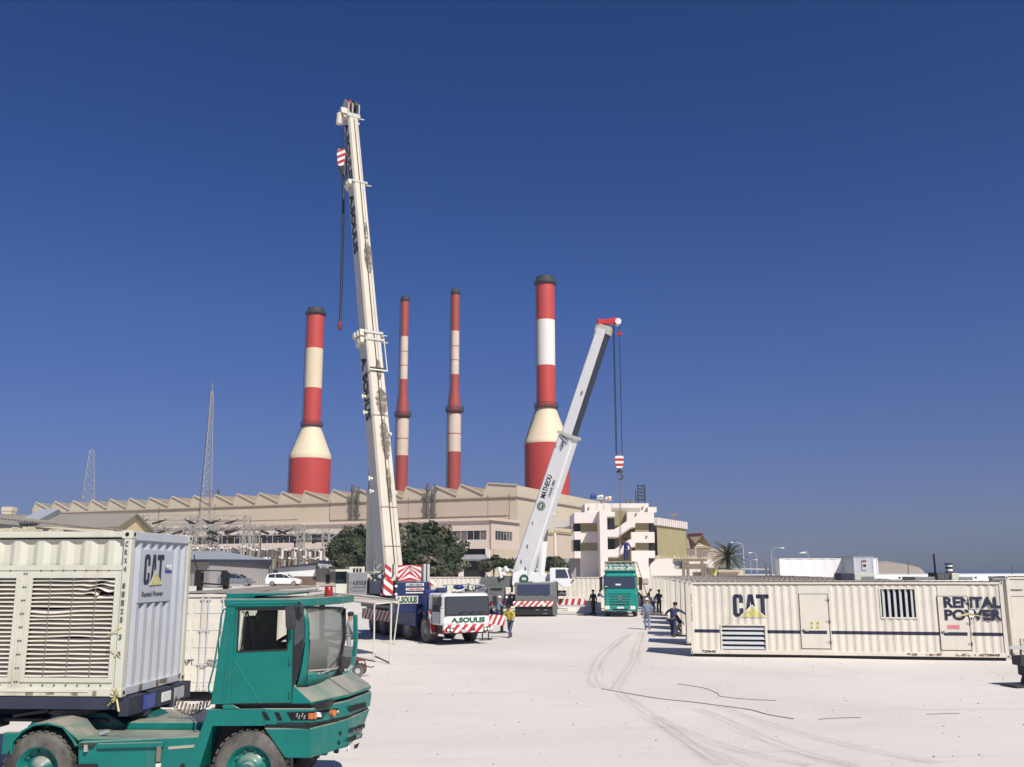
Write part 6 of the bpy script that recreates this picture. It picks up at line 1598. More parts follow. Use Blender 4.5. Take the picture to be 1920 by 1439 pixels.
# soot and grease patches on the lower section: raised worn plates
for part, s, ww, ll, hh in ((p1, on_axis(BA, BB, 708, 760), .75, 1.7, .615), (p1, on_axis(BA, BB, 715, 830), .6, 2.4, .63), (p2, on_axis(BA, BB, 688, 490), .6, 2.2, .555), (p1, on_axis(BA, BB, 722, 905), .35, 1.3, .64), (p1, on_axis(BA, BB, 724, 935), .3, .8, .64), (p1, on_axis(BA, BB, 704, 700), .4, 1.3, .61), (p2, on_axis(BA, BB, 684, 440), .3, 1.2, .56)):
    o = CWB(); n = 10; L_ = []
    for i in range(n+1):
        f = i/n; wd = ww*math.sin(math.pi*min(1, max(.05, f)))**.5*(1+.3*mn.noise((s+i, 2, 1))); c = bpnt(s+(f-.5)*ll)+nb*(hh+.005)+wv*(.08+.05*mn.noise((i*.7, s, 0)))
        L_.append([c-wv*wd*.4, c+wv*wd*.5])
    o._loft(L_, 'grease', False, False, None, False); o.build('grease_patch', part, recalc=False)
def collar(s, w_, h, th, part, big=False):
    o = CWB(); c = bpnt(s)
    for a, b in ((-1, 0), (1, 0)): o.bar(c+wv*a*(w_/2)-ax*th/2, c+wv*a*(w_/2)+ax*th/2, .09, h+.16, 'boom_side', up=nb)
    for b in (-1, 1): o.bar(c+nb*b*(h/2+.02)-ax*th/2, c+nb*b*(h/2+.02)+ax*th/2, w_+.1, .1, 'boom_side', up=nb)
    k = o.build('collar', part, bevel=.01)
    for i, (a, b, r) in enumerate(((-1, .45, .17), (-1.12, .1, .14), (-1.05, -.35, .13)) if not big else ((-1, .5, .2), (-1.2, .2, .16), (-1.35, -.2, .15), (-1.0, -.5, .17), (1.1, .3, .1))):
        o = CWB(); p = c+wv*a*(w_/2+.08)+nb*b*h*.5; o.box(-r, r, -r, r, -r, r, 'paint_white', Matrix.Translation(p) @ ax.to_track_quat('Z', 'Y').to_matrix().to_4x4()); o.build('bracket', k, bevel=.02)
    o = CWB(); o.bar(c+wv*(w_/2)+nb*h*.3, c+wv*(w_/2+.4)+nb*h*.35, .05, .05, 'paint_white'); o.build('spar', k)
    return k
collar(s_c1, 1.06, 1.16, .16, p1, True); collar(s_c1-.45, 1.08, 1.18, .14, p1); collar(s_c2, .90, .98, .14, p2)
collar(s_h+.3, .8, .86, .3, p3)
o = CWB(); c = bpnt(s_c1)
for a in (-.5, .56): o.bar(c+wv*a*1.02+nb*.66-ax*.3, bpnt(s_f)+wv*a*1.04+nb*.7, .05, .05, 'paint_white', up=nb)
o.bar(bpnt(s_f)-wv*.56+nb*.69, bpnt(s_f)+wv*.60+nb*.69, .08, .08, 'paint_white', up=nb); o.bar(bpnt(s_f+.15)-wv*.45+nb*.64, bpnt(s_f+.15)+wv*.5+nb*.64, .06, .05, 'dark_steel', up=nb); o.build('guard_frame', p1)
for (px, py), sd in (((690, 745), -1), ((700, 775), -1), ((738, 812), 1), ((702, 898), -1), ((706, 922), -1), ((745, 923), 1)):
    s = on_axis(BA, BB, 712+(py-745)*.07, py); o = CWB(); p = bpnt(s)+wv*sd*.55
    o.bar(p, p+wv*sd*(.28 if sd > 0 else .18), .16, .12, 'paint_white', up=ax); o.bar(p+wv*sd*.2-ax*.12, p+wv*sd*.2+ax*.12, .08, .08, 'paint_white'); o.build('bracket', p1)
for py, part, hh in ((786, p1, .63), (957, p1, .645), (1030, p1, .65)):
    s = on_axis(BA, BB, 712+(py-745)*.07, py); o = CWB(); o.bar(bpnt(s)-wv*.5+nb*hh, bpnt(s)+wv*.5+nb*hh, .03, .03, 'trim_brown', up=nb); o.build('weld_seam', part)
# lettering down the shaded side: reads from the top
def side_text(txt, pa, pb, part, h, w_half, hw):
    s1, s0 = on_axis(BA, BB, *pa), on_axis(BA, BB, *pb)   # s1 upper end
    O = bpnt(s1)-wv*(w_half+.0)+nb*(-h/2+hw)
    Mr = rmat(cr).inverted(); return lettering(part, txt, Mr @ O, Mr.to_3x3() @ (-ax), Mr.to_3x3() @ nb, s1-s0, h, 'letter_green' if False else 'letter_black', .035)
side_text('A. SOULIS', (694, 672), (700, 790), p1, .62, .515, .02); side_text('A.SOULIS', (664, 368), (676, 478), p2, .58, .418, .02); side_text('A.SOULIS', (653, 234), (664, 342), p3, .52, .352, .02)
# head
hp = bpnt(s_h+.5)
for a in (-.42, -.14, .3):
    o = CWB(); q = hp+wv*a; o.prism([q-nb*.6-ax*.3, q+nb*.5-ax*.3, q+nb*.75+ax*.5, q+nb*.2+ax*1.15, q-nb*.55+ax*.7], wv*.07, 'boom_side'); o.build('head_plate', p3)
for a, m in ((-.28, 'red_dark'), (.1, 'dark_steel')):
    o = CWB(); q = hp+wv*a+ax*.75+nb*.2; o.cyl(q, q+wv*.2, .36, .36, m, 20); o.build('sheave', p3)
o = CWB(); q = hp-wv*.55+nb*.3; o.box(-.28, .28, -.2, .2, -.22, .22, 'boom_white', Matrix.Translation(q) @ ax.to_track_quat('Z', 'Y').to_matrix().to_4x4()); q = hp-wv*.85-ax*.5; o.cyl(q-ax*.3, q+ax*.4+nb*.2, .2, .17, 'boom_white', 12); q = hp-wv*.45+ax*.35; o.box(-.2, .2, -.16, .16, -.2, .2, 'paint_white', Matrix.Translation(q)); o.build('auxiliary_sheave', p3, bevel=.03)
o = CWB(); q = hp+wv*.5-ax*.4; o.sphere(q, .1, 'lens', 8, 6); o.build('lamp', p3)
# hook block, ropes and ball
hb = At(640, 297, 57.0); hz0 = At(644, 248, 57.0)
o = CWB(); o.tube([At(642, 240, 57.0), At(643, 282, 57.0)], .025, 'black', 5); o.build('hoist_rope', cr)
def hook_block(c, w_, h, parent, m='stripe_hook', hookd=.5):
    k = rmat(parent).inverted().to_3x3()
    o = CWB(); pr = [(-w_*.5, h*.28), (-w_*.38, h*.5), (w_*.38, h*.5), (w_*.5, h*.28), (w_*.36, -h*.42), (w_*.15, -h*.5), (-w_*.15, -h*.5), (-w_*.36, -h*.42)]
    o.prism([c+Vector((x, -.14, z)) for x, z in pr], (0, .28, 0), m); b_ = o.build('hook_block', parent, bevel=.02)
    o = CWB(); q = c-Vector((0, 0, h*.5)); o.cyl(q, q-Vector((0, 0, .22)), .12, .12, 'dark_steel', 10); o.box(q.x-w_*.34, q.x+w_*.34, q.y-.06, q.y+.06, q.z-.34, q.z-.2, 'dark_steel')
    o.tube([q+Vector((.05+.19*math.sin(t)*1, 0, -.45-.19+.19*math.cos(t))) for t in [i*.45 for i in range(9)]], .055, 'dark_steel', 8); o.build('hook', b_); return b_
hook_block(hb, .55, 1.15, cr)
o = CWB(); o.tube([At(645, 318, 57.1), At(643.5, 400, 57.1), At(641, 500, 57.0), At(638, 604, 56.9)], .085, 'dark_blue_steel', 8); o.tube([At(645, 280, 57.2), At(645, 330, 57.1)], .18, 'dark_blue_steel', 8); o.build('hanging_sling', cr)
o = CWB(); q = At(637.5, 612, 56.9); o.rings([(q+Vector((0, 0, .3)), .09), (q+Vector((0, 0, .1)), .15), (q-Vector((0, 0, .15)), .12), (q-Vector((0, 0, .28)), .05)], 'red_dark', 10); o.build('hook_ball', cr)
# luffing cylinder behind-left of the boom
ca, cb = At(694, 1088, 54.5), At(697, 812, 53.6); cm = ca+(cb-ca)*.60
o = CWB(); o.cyl(ca, cm, .25, .25, 'paint_white', 20); lc = o.build('luffing_cylinder', cr); o = CWB(); o.cyl(cm, cb, .16, .16, 'paint_grey_mid', 14); o.cyl(cm-(cb-ca).normalized()*.2, cm+(cb-ca).normalized()*.1, .28, .28, 'paint_greywhite', 20); o.build('piston_rod', lc)

# ================================================================== white and grey mobile crane
wc = thing('mobile_crane', 'grey and white mobile crane with a white boom leaning right, MATHEOU on it', 'crane', (1.9, 75.5, 0), R(-90))
# local: x forward (towards camera), y to the right of the picture
YW = 75.5
def wq(px, py, d=0.0): q = rmat(wc).inverted() @ At(px, py, YW+d); return q
def wbox(name, px0, py0, px1, py1, d0, d1, m, bevel=.02, parent=None, build=True, o=None):
    a, b = wq(px0, py1, d0), wq(px1, py0, d0); o = o or MB(); o.box(-d1, -d0, a.y, b.y, a.z, b.z, m)
    return o.build(name, parent or wc, bevel=bevel) if build else o
a, b = wq(966, 1157), wq(1044, 1093); y0, y1, z1 = a.y, b.y, b.z
o = MB(); prf = [(-2.2, .72), (-.02, .72), (.02, 1.15), (0, 1.55), (-.18, z1-.08), (-.3, z1), (-2.2, z1)]
o.prism([(x, y0, z) for x, z in prf], (0, y1-y0, 0), 'paint_grey'); wcab = o.build('cab', wc, bevel=.05)
o = MB(); ws0, ws1 = wq(970, 1115), wq(1031, 1096.5); o.prism([(.02, ws0.y, 1.62), (.02, ws1.y, 1.62), (-.15, ws1.y, z1-.12), (-.15, ws0.y, z1-.12)], (.012, 0, .002), 'glass_blue'); o.build('windscreen', wcab)
o = MB(); o.prism([(-.4, y1+.005, 1.35), (-1.3, y1+.005, 1.35), (-1.3, y1+.005, z1-.15), (-.5, y1+.005, z1-.15)], (0, .015, 0), 'glass_blue'); o.build('side_window', wcab)
for px in (985, 1004, 1022):
    o = MB(); q = wq(px, 1116); o.bar((.04, q.y, 1.56), (.0, q.y+.4, 1.7), .03, .02, 'black'); o.build('wiper', wcab)
wbox('bumper', 961, 1137.5, 1038, 1127.5, -.10, .02, 'stripe_x_up', .01) if False else None
o = MB(); a, b = wq(962, 1137.5, -.1), wq(1037, 1127.5, -.1); o.box(.06, .14, a.y, b.y, a.z, b.z, 'stripe_dn'); bm_ = o.build('bumper', wc)
for px in (971, 1018):
    o = MB(); q = wq(px, 1132, -.14); o.cyl((.13, q.y, q.z), (.17, q.y, q.z), .13, .12, 'lens', 12); o.cyl((.13, q.y+.36, q.z), (.165, q.y+.36, q.z), .1, .1, 'amber', 12); o.build('headlight', bm_)
o = MB(); a, b = wq(966, 1156), wq(1036, 1138); o.box(-2.0, -.05, a.y, b.y, .12, b.z, 'black'); o.build('skirt', wc, bevel=.02)
o = MB(); a = wq(1036, 1156); o.box(-2.2, -.0, a.y, y1+.02, .1, .74, 'paint_grey'); o.build('corner_panel', wc, bevel=.03)
for px, py in ((1007, 1144), (1023, 1144), (1022, 1151)):
    o = MB(); q = wq(px, py); o.bar((-.02, q.y-.12, q.z), (-.02, q.y+.14, q.z), .03, .03, 'galv'); o.build('handle', wc)
o = MB(); o.box(-12.5, -1.8, -.9+.0, y1-.35, .8, 1.5, 'paint_grey'); o.build('chassis', wc, bevel=.02)
for x in (-1.9-.9, -4.6, -8.6, -10.2):
    for s, (q0, q1) in ((-1, (y0+.02, y0+.45)), (1, (y1-.45, y1-.02))): wheel(wc, x, q0, q1, .62, 'paint_grey_mid', True, near=s)
# outriggers
def outr(px0, px1, py0, py1, d, jx, jy, lb=''):
    o = MB(); a, b = wq(px0, py1, d), wq(px1, py0, d); o.box(-d-.3, -d, min(a.y, b.y), max(a.y, b.y), a.z, b.z, 'stripe_yx'); o.box(-d-.32, -d-.02, min(a.y, b.y), max(a.y, b.y), a.z-.16, a.z, 'paint_greywhite'); o.build('outrigger_beam', wc)
    o = MB(); j = rmat(wc).inverted() @ G(jx, jy); o.cyl((j.x, j.y, .08), (j.x, j.y, 1.5), .11, .11, 'dark_steel', 10); o.cyl((j.x, j.y, 0.02), (j.x, j.y, .12), .42, .25, 'dark_steel', 16); o.build('outrigger_jack', wc)
outr(1043, 1097, 1123, 1134.5, 2.5, 1112, 1152); outr(915, 958, 1124, 1137, 2.5, 921, 1152)
o = MB(); j = rmat(wc).inverted() @ G(1100, 1155); o.box(j.x-.35, j.x+.35, j.y-.7, j.y+.7, 0, .1, 'wood_brown'); o.build('jack_mat', wc)
# counterweight and left side machinery
wbox('counterweight', 907, 1111, 962, 1083, 2.6, 4.4, 'paint_grey', .04); wbox('side_locker', 914, 1128, 948, 1101, 1.6, 3.2, 'paint_grey', .03)
wbox('side_locker', 920, 1105.5, 942, 1103, 1.5, 1.6, 'black', .0)
o = MB(); wbox('', 948, 1115, 958, 1102, 1.4, 2.6, 'paint_cream', build=False, o=o); o.build('fuel_tank', wc, bevel=.03); o = MB(); wbox('', 947, 1137, 968, 1115, 1.3, 2.2, 'dark_steel', build=False, o=o); o.build('battery_box', wc, bevel=.02)
for px in (950, 960):
    o = MB(); q = wq(px, 1120, 1.25); o.cyl((-1.25, q.y, q.z), (-1.3, q.y, q.z), .1, .1, 'lens', 10); o.build('reflector', wc)
# white superstructure
o = MB(); pts = [(960, 1094), (962, 1076), (975, 1070), (1000, 1073), (1035, 1078), (1038, 1090), (1016, 1091), (1006, 1097), (998, 1091), (976, 1092), (972, 1100), (962, 1100)]
o.prism([wq(x, y, 2.2) for x, y in pts], (-1.6, 0, 0), 'paint_white_clean'); sup2 = o.build('slewing_platform', wc, bevel=.02)
o = MB(); q = wq(982.5, 1086, 2.15); o.cyl((q.x+.02, q.y, q.z), (q.x-.05, q.y, q.z), .36, .36, 'letter_green', 22); em = o.build('emblem', wc)
q_ = wq(978.5, 1089, 2.1); lettering(em, 'm', (q.x+.03, q.y-.17, q.z-.1), (0, 1, 0), (0, 0, 1), .34, .22, 'letter_white', .06)
for (xa, ya), (xb, yb_), r, m in (((945, 1066), (1010, 1077), .05, 'galv'), ((950, 1069), (975, 1080), .06, 'dark_steel'), ((935, 1064), (940, 1084), .13, 'paint_white_clean'), ((946, 1063), (952, 1072), .16, 'paint_white_clean'), ((940, 1076), (948, 1078), .14, 'paint_white_clean'), ((1006, 1066), (1010, 1074), .14, 'paint_white'), ((932, 1066), (940, 1066), .04, 'paint_white_clean'), ((947, 1074), (962, 1074), .05, 'paint_grey_mid'), ((960, 1071), (968, 1078), .06, 'paint_white')):
    o = MB(); o.cyl(wq(xa, ya, 2.4), wq(xb, yb_, 2.4), r, r, m, 10); o.build('hydraulic_pipe', wc)
o = MB(); wbox('', 934, 1085, 964, 1081, 2.9, 4.2, 'paint_grey', build=False, o=o); o.build('winch_tray', wc)
# operator cab
oc = [(1031, 1096), (1031, 1068), (1033, 1065), (1062, 1065), (1066, 1067), (1074, 1087), (1073, 1098), (1067, 1102), (1054, 1100), (1043, 1090), (1038, 1090)]
o = MB(); o.prism([wq(x, y, 1.6) for x, y in oc], (-1.1, 0, 0), 'paint_white_clean'); cb_ = o.build('operator_cab', wc, bevel=.03)
o = MB(); o.prism([wq(x, y, 1.58) for x, y in ((1042, 1084), (1042, 1068), (1060, 1068), (1066, 1084))], (.012, 0, 0), 'glass_blue'); o.prism([wq(x, y, 1.58) for x, y in ((1064, 1068), (1067, 1068), (1073, 1085), (1069, 1085))], (.012, 0, 0), 'glass_blue'); o.build('cab_window', cb_)
o = MB(); o.bar(wq(1072, 1090, 1.5), wq(1076, 1088, 1.5), .1, .1, 'dark_steel'); o.build('mirror', cb_)
wbox('ladder_box', 1047, 1118, 1062, 1108, 2.0, 3.0, 'dark_steel'); o = MB(); o.tube([wq(1048+i*2.6, 1113+3*math.sin(i*2.2), 1.9) for i in range(6)], .05, 'paint_grey_mid'); o.build('hydraulic_hose', wc)
# boom of the white crane
WA, WBp = At(979, 1082, 78.5), At(1133, 617, 75.0); axw = (WBp-WA).normalized()
hw_ = Vector((axw.x, axw.y, 0)).normalized(); wd = Vector((-hw_.y, hw_.x, 0))   # sideways, away from the camera
if wd.y < 0: wd = -wd
nbw = axw.cross(wd).normalized()
if nbw.z < 0: nbw = -nbw          # upper (left) side of the boom
def wpt_(s): return WA+axw*s
sC = on_axis(WA, WBp, 1064, 816); LW = (WBp-WA).length
def wsec(name, s0, s1, w_, h0, h1, mm, mu):
    o = CWB(); L_ = []
    for s, h in ((s0, h0), (s1, h1)):
        P = wpt_(s); c = .12; L_.append([P+wd*a+nbw*b for a, b in ((-w_/2, h/2-c), (-w_/2+c, h/2), (w_/2-c, h/2), (w_/2, h/2-c), (w_/2, -h/2+c), (w_/2-c, -h/2), (-w_/2+c, -h/2), (-w_/2, -h/2+c))])
    V = [[o.bm.verts.new(p) for p in r] for r in L_]
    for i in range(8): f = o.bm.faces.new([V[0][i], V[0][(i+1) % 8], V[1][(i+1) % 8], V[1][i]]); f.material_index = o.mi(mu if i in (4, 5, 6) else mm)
    for r in (V[0], V[1][::-1]): o.bm.faces.new(r).material_index = o.mi(mm)
    return o.build(name, wc)
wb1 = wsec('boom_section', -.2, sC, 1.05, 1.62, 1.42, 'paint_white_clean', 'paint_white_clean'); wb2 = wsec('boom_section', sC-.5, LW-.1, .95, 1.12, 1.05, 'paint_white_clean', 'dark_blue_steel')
o = CWB(); 
for b in (-.78, .78): o.bar(wpt_(sC)+nbw*b-axw*.12, wpt_(sC)+nbw*b+axw*.12, 1.2, .1, 'paint_white', up=nbw)
for a in (-.58, .58): o.bar(wpt_(sC)+wd*a-axw*.12, wpt_(sC)+wd*a+axw*.12, .08, 1.6, 'paint_white', up=nbw)
ck = o.build('collar', wb1)
o = CWB(); o.bar(wpt_(sC-.5)-wd*.62-nbw*.4, wpt_(sC-.1)-wd*.62+nbw*.4, .06, .06, 'dark_steel'); o.bar(wpt_(sC-1)-wd*.6-nbw*.1, wpt_(sC-.6)-wd*.6+nbw*.1, .1, .22, 'dark_steel'); o.build('hose_clamp', ck)
for s, b in ((sC*.36, 0.3), (sC*.9, .5), (sC+3.5, -.2), (1.1, .2), (2.4, .1), (.7, -.35)):
    o = CWB(); p = wpt_(s)-wd*(.53)+nbw*b; o.bar(p, p+axw*.22+nbw*.1, .06, .1, 'dark_steel' if s < 3 or s > sC else 'paint_grey_mid'); o.build('lug', wb1 if s < sC else wb2)
Mr = rmat(wc).inverted(); M3 = Mr.to_3x3()
def wtext(txt, pa, pb, h, off, m, bold):
    s0, s1 = on_axis(WA, WBp, *pa), on_axis(WA, WBp, *pb); O = wpt_(s0)-wd*.53+nbw*off
    return lettering(wb1, txt, Mr @ O, M3 @ axw, M3 @ nbw, s1-s0, h, m, bold)
wtext('MATHEOU', (1014, 932), (1029, 890), .46, .0, 'letter_black', .02); wtext('CRANE HIRE', (1024, 930), (1036, 898), .24, -.40, 'letter_grey', .01)
s = on_axis(WA, WBp, 1009, 946); c = wpt_(s)-wd*.53+nbw*.12
o = CWB(); o.cyl(c, c-wd*.02, .36, .36, 'letter_green', 26); em = o.build('emblem', wb1); o = CWB(); o.cyl(c-wd*.02, c-wd*.024, .29, .29, 'letter_white', 26); o.cyl(c-wd*.024, c-wd*.028, .25, .25, 'letter_green', 26); o.build('ring', em)
lettering(em, 'm', Mr @ (c-wd*.03-axw*.15-nbw*.1), M3 @ axw, M3 @ nbw, .3, .22, 'letter_white', .05)
# boom head
hq = wpt_(LW)
o = CWB(); o.bar(hq-axw*.4-wd*.0, hq+axw*.25, .9, 1.2, 'paint_white', up=nbw); o.bar(hq+nbw*.7-axw*.7, hq+nbw*.8+axw*.1, .1, .1, 'paint_white', up=nbw); o.bar(hq+nbw*.55-axw*.7, hq+nbw*.8-axw*.7, .1, .1, 'paint_white', up=nbw); o.build('boom_head', wb2, bevel=.03)
X_ = Vector((1, 0, 0)); Y_ = hq.y
def hp_(px, py): return At(px, py, Y_-.3)
o = CWB(); o.prism([hp_(1120, 596), hp_(1124, 599), hp_(1138, 598.5), hp_(1152, 595), (hp_(1160, 597)), hp_(1161, 604), hp_(1156, 608), hp_(1140, 607), hp_(1121, 608)], (0, .5, 0), 'red_paint'); o.build('jib_head', wb2, bevel=.02)
o = CWB(); q = hp_(1159, 603); o.cyl(q-Vector((0, .1, 0)), q+Vector((0, .6, 0)), .25, .25, 'letter_white', 18); o.build('sheave', wb2)
# ropes and block
for (x0, y0_), (x1_, y1_) in (((1149.5, 610), (1155, 855)), ((1151, 610), (1157, 855)), ((1161, 605), (1166.5, 856))):
    o = CWB(); o.tube([At(x0, y0_, Y_-.2), At(x1_, y1_, Y_-.2)], .028, 'black', 5); o.build('hoist_rope', wc)
o = CWB(); q = At(1161.5, 627.5, Y_-.2); o.cyl(q-Vector((.22, 0, 0)), q+Vector((.22, 0, 0)), .08, .08, 'red_paint', 8); o.cyl(q, q+Vector((0, 0, .25)), .1, .1, 'red_paint', 8); o.build('limit_weight', wc)
hbk = hook_block(At(1161, 867, Y_-.2), .74, .98, wc)
for x0, x1_ in ((1160, 1164.5), (1163, 1166)):
    o = CWB(); o.tube([At(x0, 888, Y_-.2), At((x0+x1_)/2+.3, 970, Y_-.2), At(x1_-3.5, 1050, Y_-.2)], .022, 'trim_brown', 4); o.build('lifting_chain', wc)
# ram
ra, rb = At(1013, 1078, 78.0), At(1026, 966, 77.6); rm = ra+(rb-ra)*.56; dr_ = (rb-ra).normalized()
o = CWB(); o.cyl(ra, rm, .32, .32, 'paint_white_clean', 22); lr = o.build('luffing_cylinder', wc); o = CWB(); o.cyl(rm, rb, .23, .23, 'paint_grey', 16); o.tube([rm-wd*.0-Vector((.35, 0, 0)), rb-Vector((.2, 0, .4))], .05, 'paint_grey', 6); o.build('piston_rod', lr)
o = CWB(); o.bar(rb-Vector((.6, 0, .05)), rb+Vector((.6, 0, .12)), .3, .3, 'paint_white'); o.build('pivot', lr)

# ================================================================== green lorry with a load
lo = thing('lorry', 'teal green lorry facing the camera between the white crane and the container row', 'lorry', (8.2, 74.3, 0), R(-96))
LY = 74.3
def lq(px, py, d=0.0): return rmat(lo).inverted() @ At(px, py, LY+d)
WT = 1.27
zt = lq(1160, 1072).z
prf = [(-2.3, .55), (-.05, .42), (.0, .7), (0, 1.75), (-.06, 1.95), (-.28, 3.02), (-.34, 3.45), (-.6, zt), (-2.3, zt+.05)]
o = MB()
def ring(z, fx, w_, r=.18): return [Vector(p) for p in ((-2.3, -w_, z), (fx-r, -w_, z), (fx-r*.3, -w_+r*.3, z), (fx, -w_+r, z), (fx, w_-r, z), (fx-r*.3, w_-r*.3, z), (fx-r, w_, z), (-2.3, w_, z))]
Zs = [(.42, -.02, WT-.04), (.55, 0, WT), (1.72, 0, WT), (1.80, -.02, WT-.02), (2.02, -.06, WT-.04), (2.95, -.22, WT-.07), (3.02, -.12, WT-.07), (3.5, -.30, WT-.10), (zt-.12, -.45, WT-.14), (zt, -.65, WT-.25)]
o._loft([ring(z, f, w_) for z, f, w_ in Zs], 'truck_green', True, False); cab2 = o.build('cab', lo, bevel=.03)
def lrect(o, px0, py0, px1, py1, x, th, m): 
    a, b = lq(px0, py1), lq(px1, py0); o.box(x, x+th, a.y, b.y, a.z, b.z, m)
a, b = lq(1131, 1103.5), lq(1191, 1078.5)
o = MB(); o.prism([(-.05, a.y, a.z), (-.05, b.y, a.z), (-.235, b.y-.05, b.z), (-.235, a.y+.05, b.z)], (.03, 0, .005), 'glass_blue'); ws = o.build('windscreen', cab2)
o = MB(); q = lq(1154, 1098); o.box(-.06, -.015, q.y, q.y+.4, q.z, q.z+.12, 'letter_white'); q = lq(1134, 1101); o.box(-.045, -.005, q.y, q.y+.2, q.z, q.z+.06, 'yellow_pale'); o.build('dashboard_card', cab2)
for y_, hh in ((1113, .09), (1118, .09), (1123, .1), (1128, .11), (1133, .13)):
    o = MB(); k = (y_-1113)/20*3.2; lrect(o, 1140+k, y_, 1183-k, y_+1.9, 0.0, .015, 'truck_green_dark' if y_ < 1126 else 'black'); o.build('grille_slot', cab2)
for px0, py0, px1, py1 in ((1149, 1141.5, 1177, 1144.5), (1154, 1147, 1172, 1149)):
    o = MB(); lrect(o, px0, py0, px1, py1, 0, .015, 'black'); o.build('air_intake', cab2)
o = MB(); q = lq(1162.5, 1121.5); o.cyl((.0, q.y, q.z), (.04, q.y, q.z), .17, .17, 'paint_grey', 22)
em = o.build('emblem', cab2); o = MB(); o.tube([(.045, q.y+.15*math.cos(t), q.z+.15*math.sin(t)) for t in [i*math.pi/12 for i in range(25)]], .012, 'steel', 5)
for t in (90, 210, 330): o.bar((.05, q.y, q.z), (.045, q.y+.14*math.cos(R(t)), q.z+.14*math.sin(R(t))), .03, .02, 'steel')
o.build('star', em)
o = MB(); lrect(o, 1157, 1138, 1170, 1141.5, .0, .03, 'letter_white'); o.build('number_plate', cab2)
for px0, px1 in ((1134, 1143), (1182, 1191)):
    o = MB(); lrect(o, px0, 1136.5, px1, 1143, .0, .03, 'lens'); hl = o.build('headlight', cab2, bevel=.02)
    o = MB(); lrect(o, px0+2, 1143.2, px1-3, 1144.6, .0, .03, 'amber'); o.build('indicator', hl)
o = MB(); lrect(o, 1138, 1074.8, 1180, 1075.8, -.38, .02, 'truck_green_dark'); o.build('roof_line', cab2)
o = MB(); lrect(o, 1131, 1070.5, 1192, 1072.5, -.2, .08, 'truck_green_dark'); o.build('sun_visor', cab2)
o = MB(); lrect(o, 1134, 1061, 1188, 1066, -.9, .25, 'truck_green'); lrect(o, 1150, 1063.5, 1173, 1066, -.62, .03, 'letter_white'); o.build('roof_spoiler', cab2, bevel=.02)
for px in (1137, 1145, 1180, 1185):
    o = MB(); q = lq(px, 1065); o.cyl((-.62, q.y, q.z), (-.56, q.y, q.z), .11, .11, 'lens', 12); o.build('spot_lamp', cab2)
for s in (-1, 1):
    o = MB(); y_ = s*(WT+.22); o.tube([(-.3, s*WT, 2.95), (-.1, y_, 2.95), (-.1, y_, 2.1), (-.2, s*WT, 2.05)], .03, 'black'); o.box(-.16, -.04, y_-.12, y_+.12, 2.0, 2.95, 'black'); mi = o.build('mirror', cab2, bevel=.03)
    o = MB(); o.box(-.175, -.165, y_-.08, y_+.08, 2.1, 2.85, 'steel'); o.build('mirror_glass', mi)
    o = MB(); o.prism([(-.55, s*(WT-.02), 1.95), (-1.4, s*(WT-.02), 1.95), (-1.4, s*(WT-.06), 2.85), (-.6, s*(WT-.06), 2.85)], (0, s*.01, 0), 'glass_blue'); o.build('side_window', cab2)
o = MB(); o.box(-8.5, -.4, -.5, .5, .6, 1.0, 'dark_steel'); o.box(-9, -2.6, -WT, WT, 1.15, 1.32, 'dark_steel'); o.build('chassis', lo)
for x in (-1.3, -5.6, -6.95):
    for s in (-1, 1): wheel(lo, x, min(s*(WT-.05), s*(WT-.4)), max(s*(WT-.05), s*(WT-.4)), .5, 'galv', True, near=s)
o = MB(); o.box(-9, -2.7, -WT+.02, WT-.02, 1.33, 1.5, 'paint_greywhite')
for s in (-1, 1): o.box(-9, -2.7, s*WT-.03, s*WT+.03, 1.5, 2.1, 'paint_white')
o.build('flatbed', lo)
ld = thing('shipping_container', 'white container loaded on the green lorry, top edge showing above its cab', 'container', rmat(lo) @ Vector((-2.8, -1.22, 0)), R(84))
ztop = At(1160, 1053, LY+2.9).z
container_geo(ld, 6.06, 2.44, 1.52, ztop-1.52, 'paint_white', pitch=.5)
ld.location = rmat(lo) @ Vector((-2.8, 1.22, 0))
o = MB()
for k in range(5): o.bar((-.04, .3+k*.45, ztop-.5), (-.04, .3+k*.45, ztop-.05), .05, .03, 'concrete')
o.bar((-.03, .05, ztop-.03), (-.03, 2.4, ztop-.03), .06, .08, 'concrete'); o.build('top_rail', ld)
# yellow ladder leaning on the lorry
a, b = G(1216, 1138), At(1189, 1053, 77.5)
lad = thing('ladder', 'long yellow ladder leaning against the container on the green lorry', 'ladder', (a.x, a.y, 0)); 
q = Vector((.22, .2, 0))
for s in (-1, 1):
    o = CWB(); o.bar(a+q*s, b+q*s, .06, .08, 'yellow'); o.build('rail', lad)
for k in range(14):
    o = CWB(); p = a+(b-a)*(k+.5)/14; o.bar(p-q, p+q, .035, .035, 'yellow'); o.build('rung', lad)

# ================================================================== canopy left of the blue crane
cz = 2.25
cp = [G(703, 1134, 2.12), G(748, 1129.5, 2.2), G(700, 1119, 2.35), G(612, 1112, 2.35), G(612, 1123.5, 2.12)]
can = thing('canopy', 'light sheet-metal canopy on thin white posts beside the green cab', 'canopy', (cp[0].x, cp[0].y, 0))
o = CWB(); o.prism(cp, (0, 0, .05), 'plate_pale'); o.build('roof', can)
o = CWB(); o.bar(G(612, 1111.5, 2.42), G(748, 1126, 2.3), .07, .07, 'paint_white'); o.build('ridge_tube', can)
for (tx, ty), (bx, by) in (((702, 1134), (701, 1238)), ((734, 1131), (731.5, 1246)), ((748, 1130), (738, 1208)), ((645, 1128), (644, 1230))):
    o = CWB(); p = G(bx, by); tp = At(tx, ty, p.y); o.cyl(p, tp, .035, .035, 'paint_white', 8); o.cyl(p, p+Vector((0, 0, .015)), .1, .1, 'galv', 8); o.build('post', can)
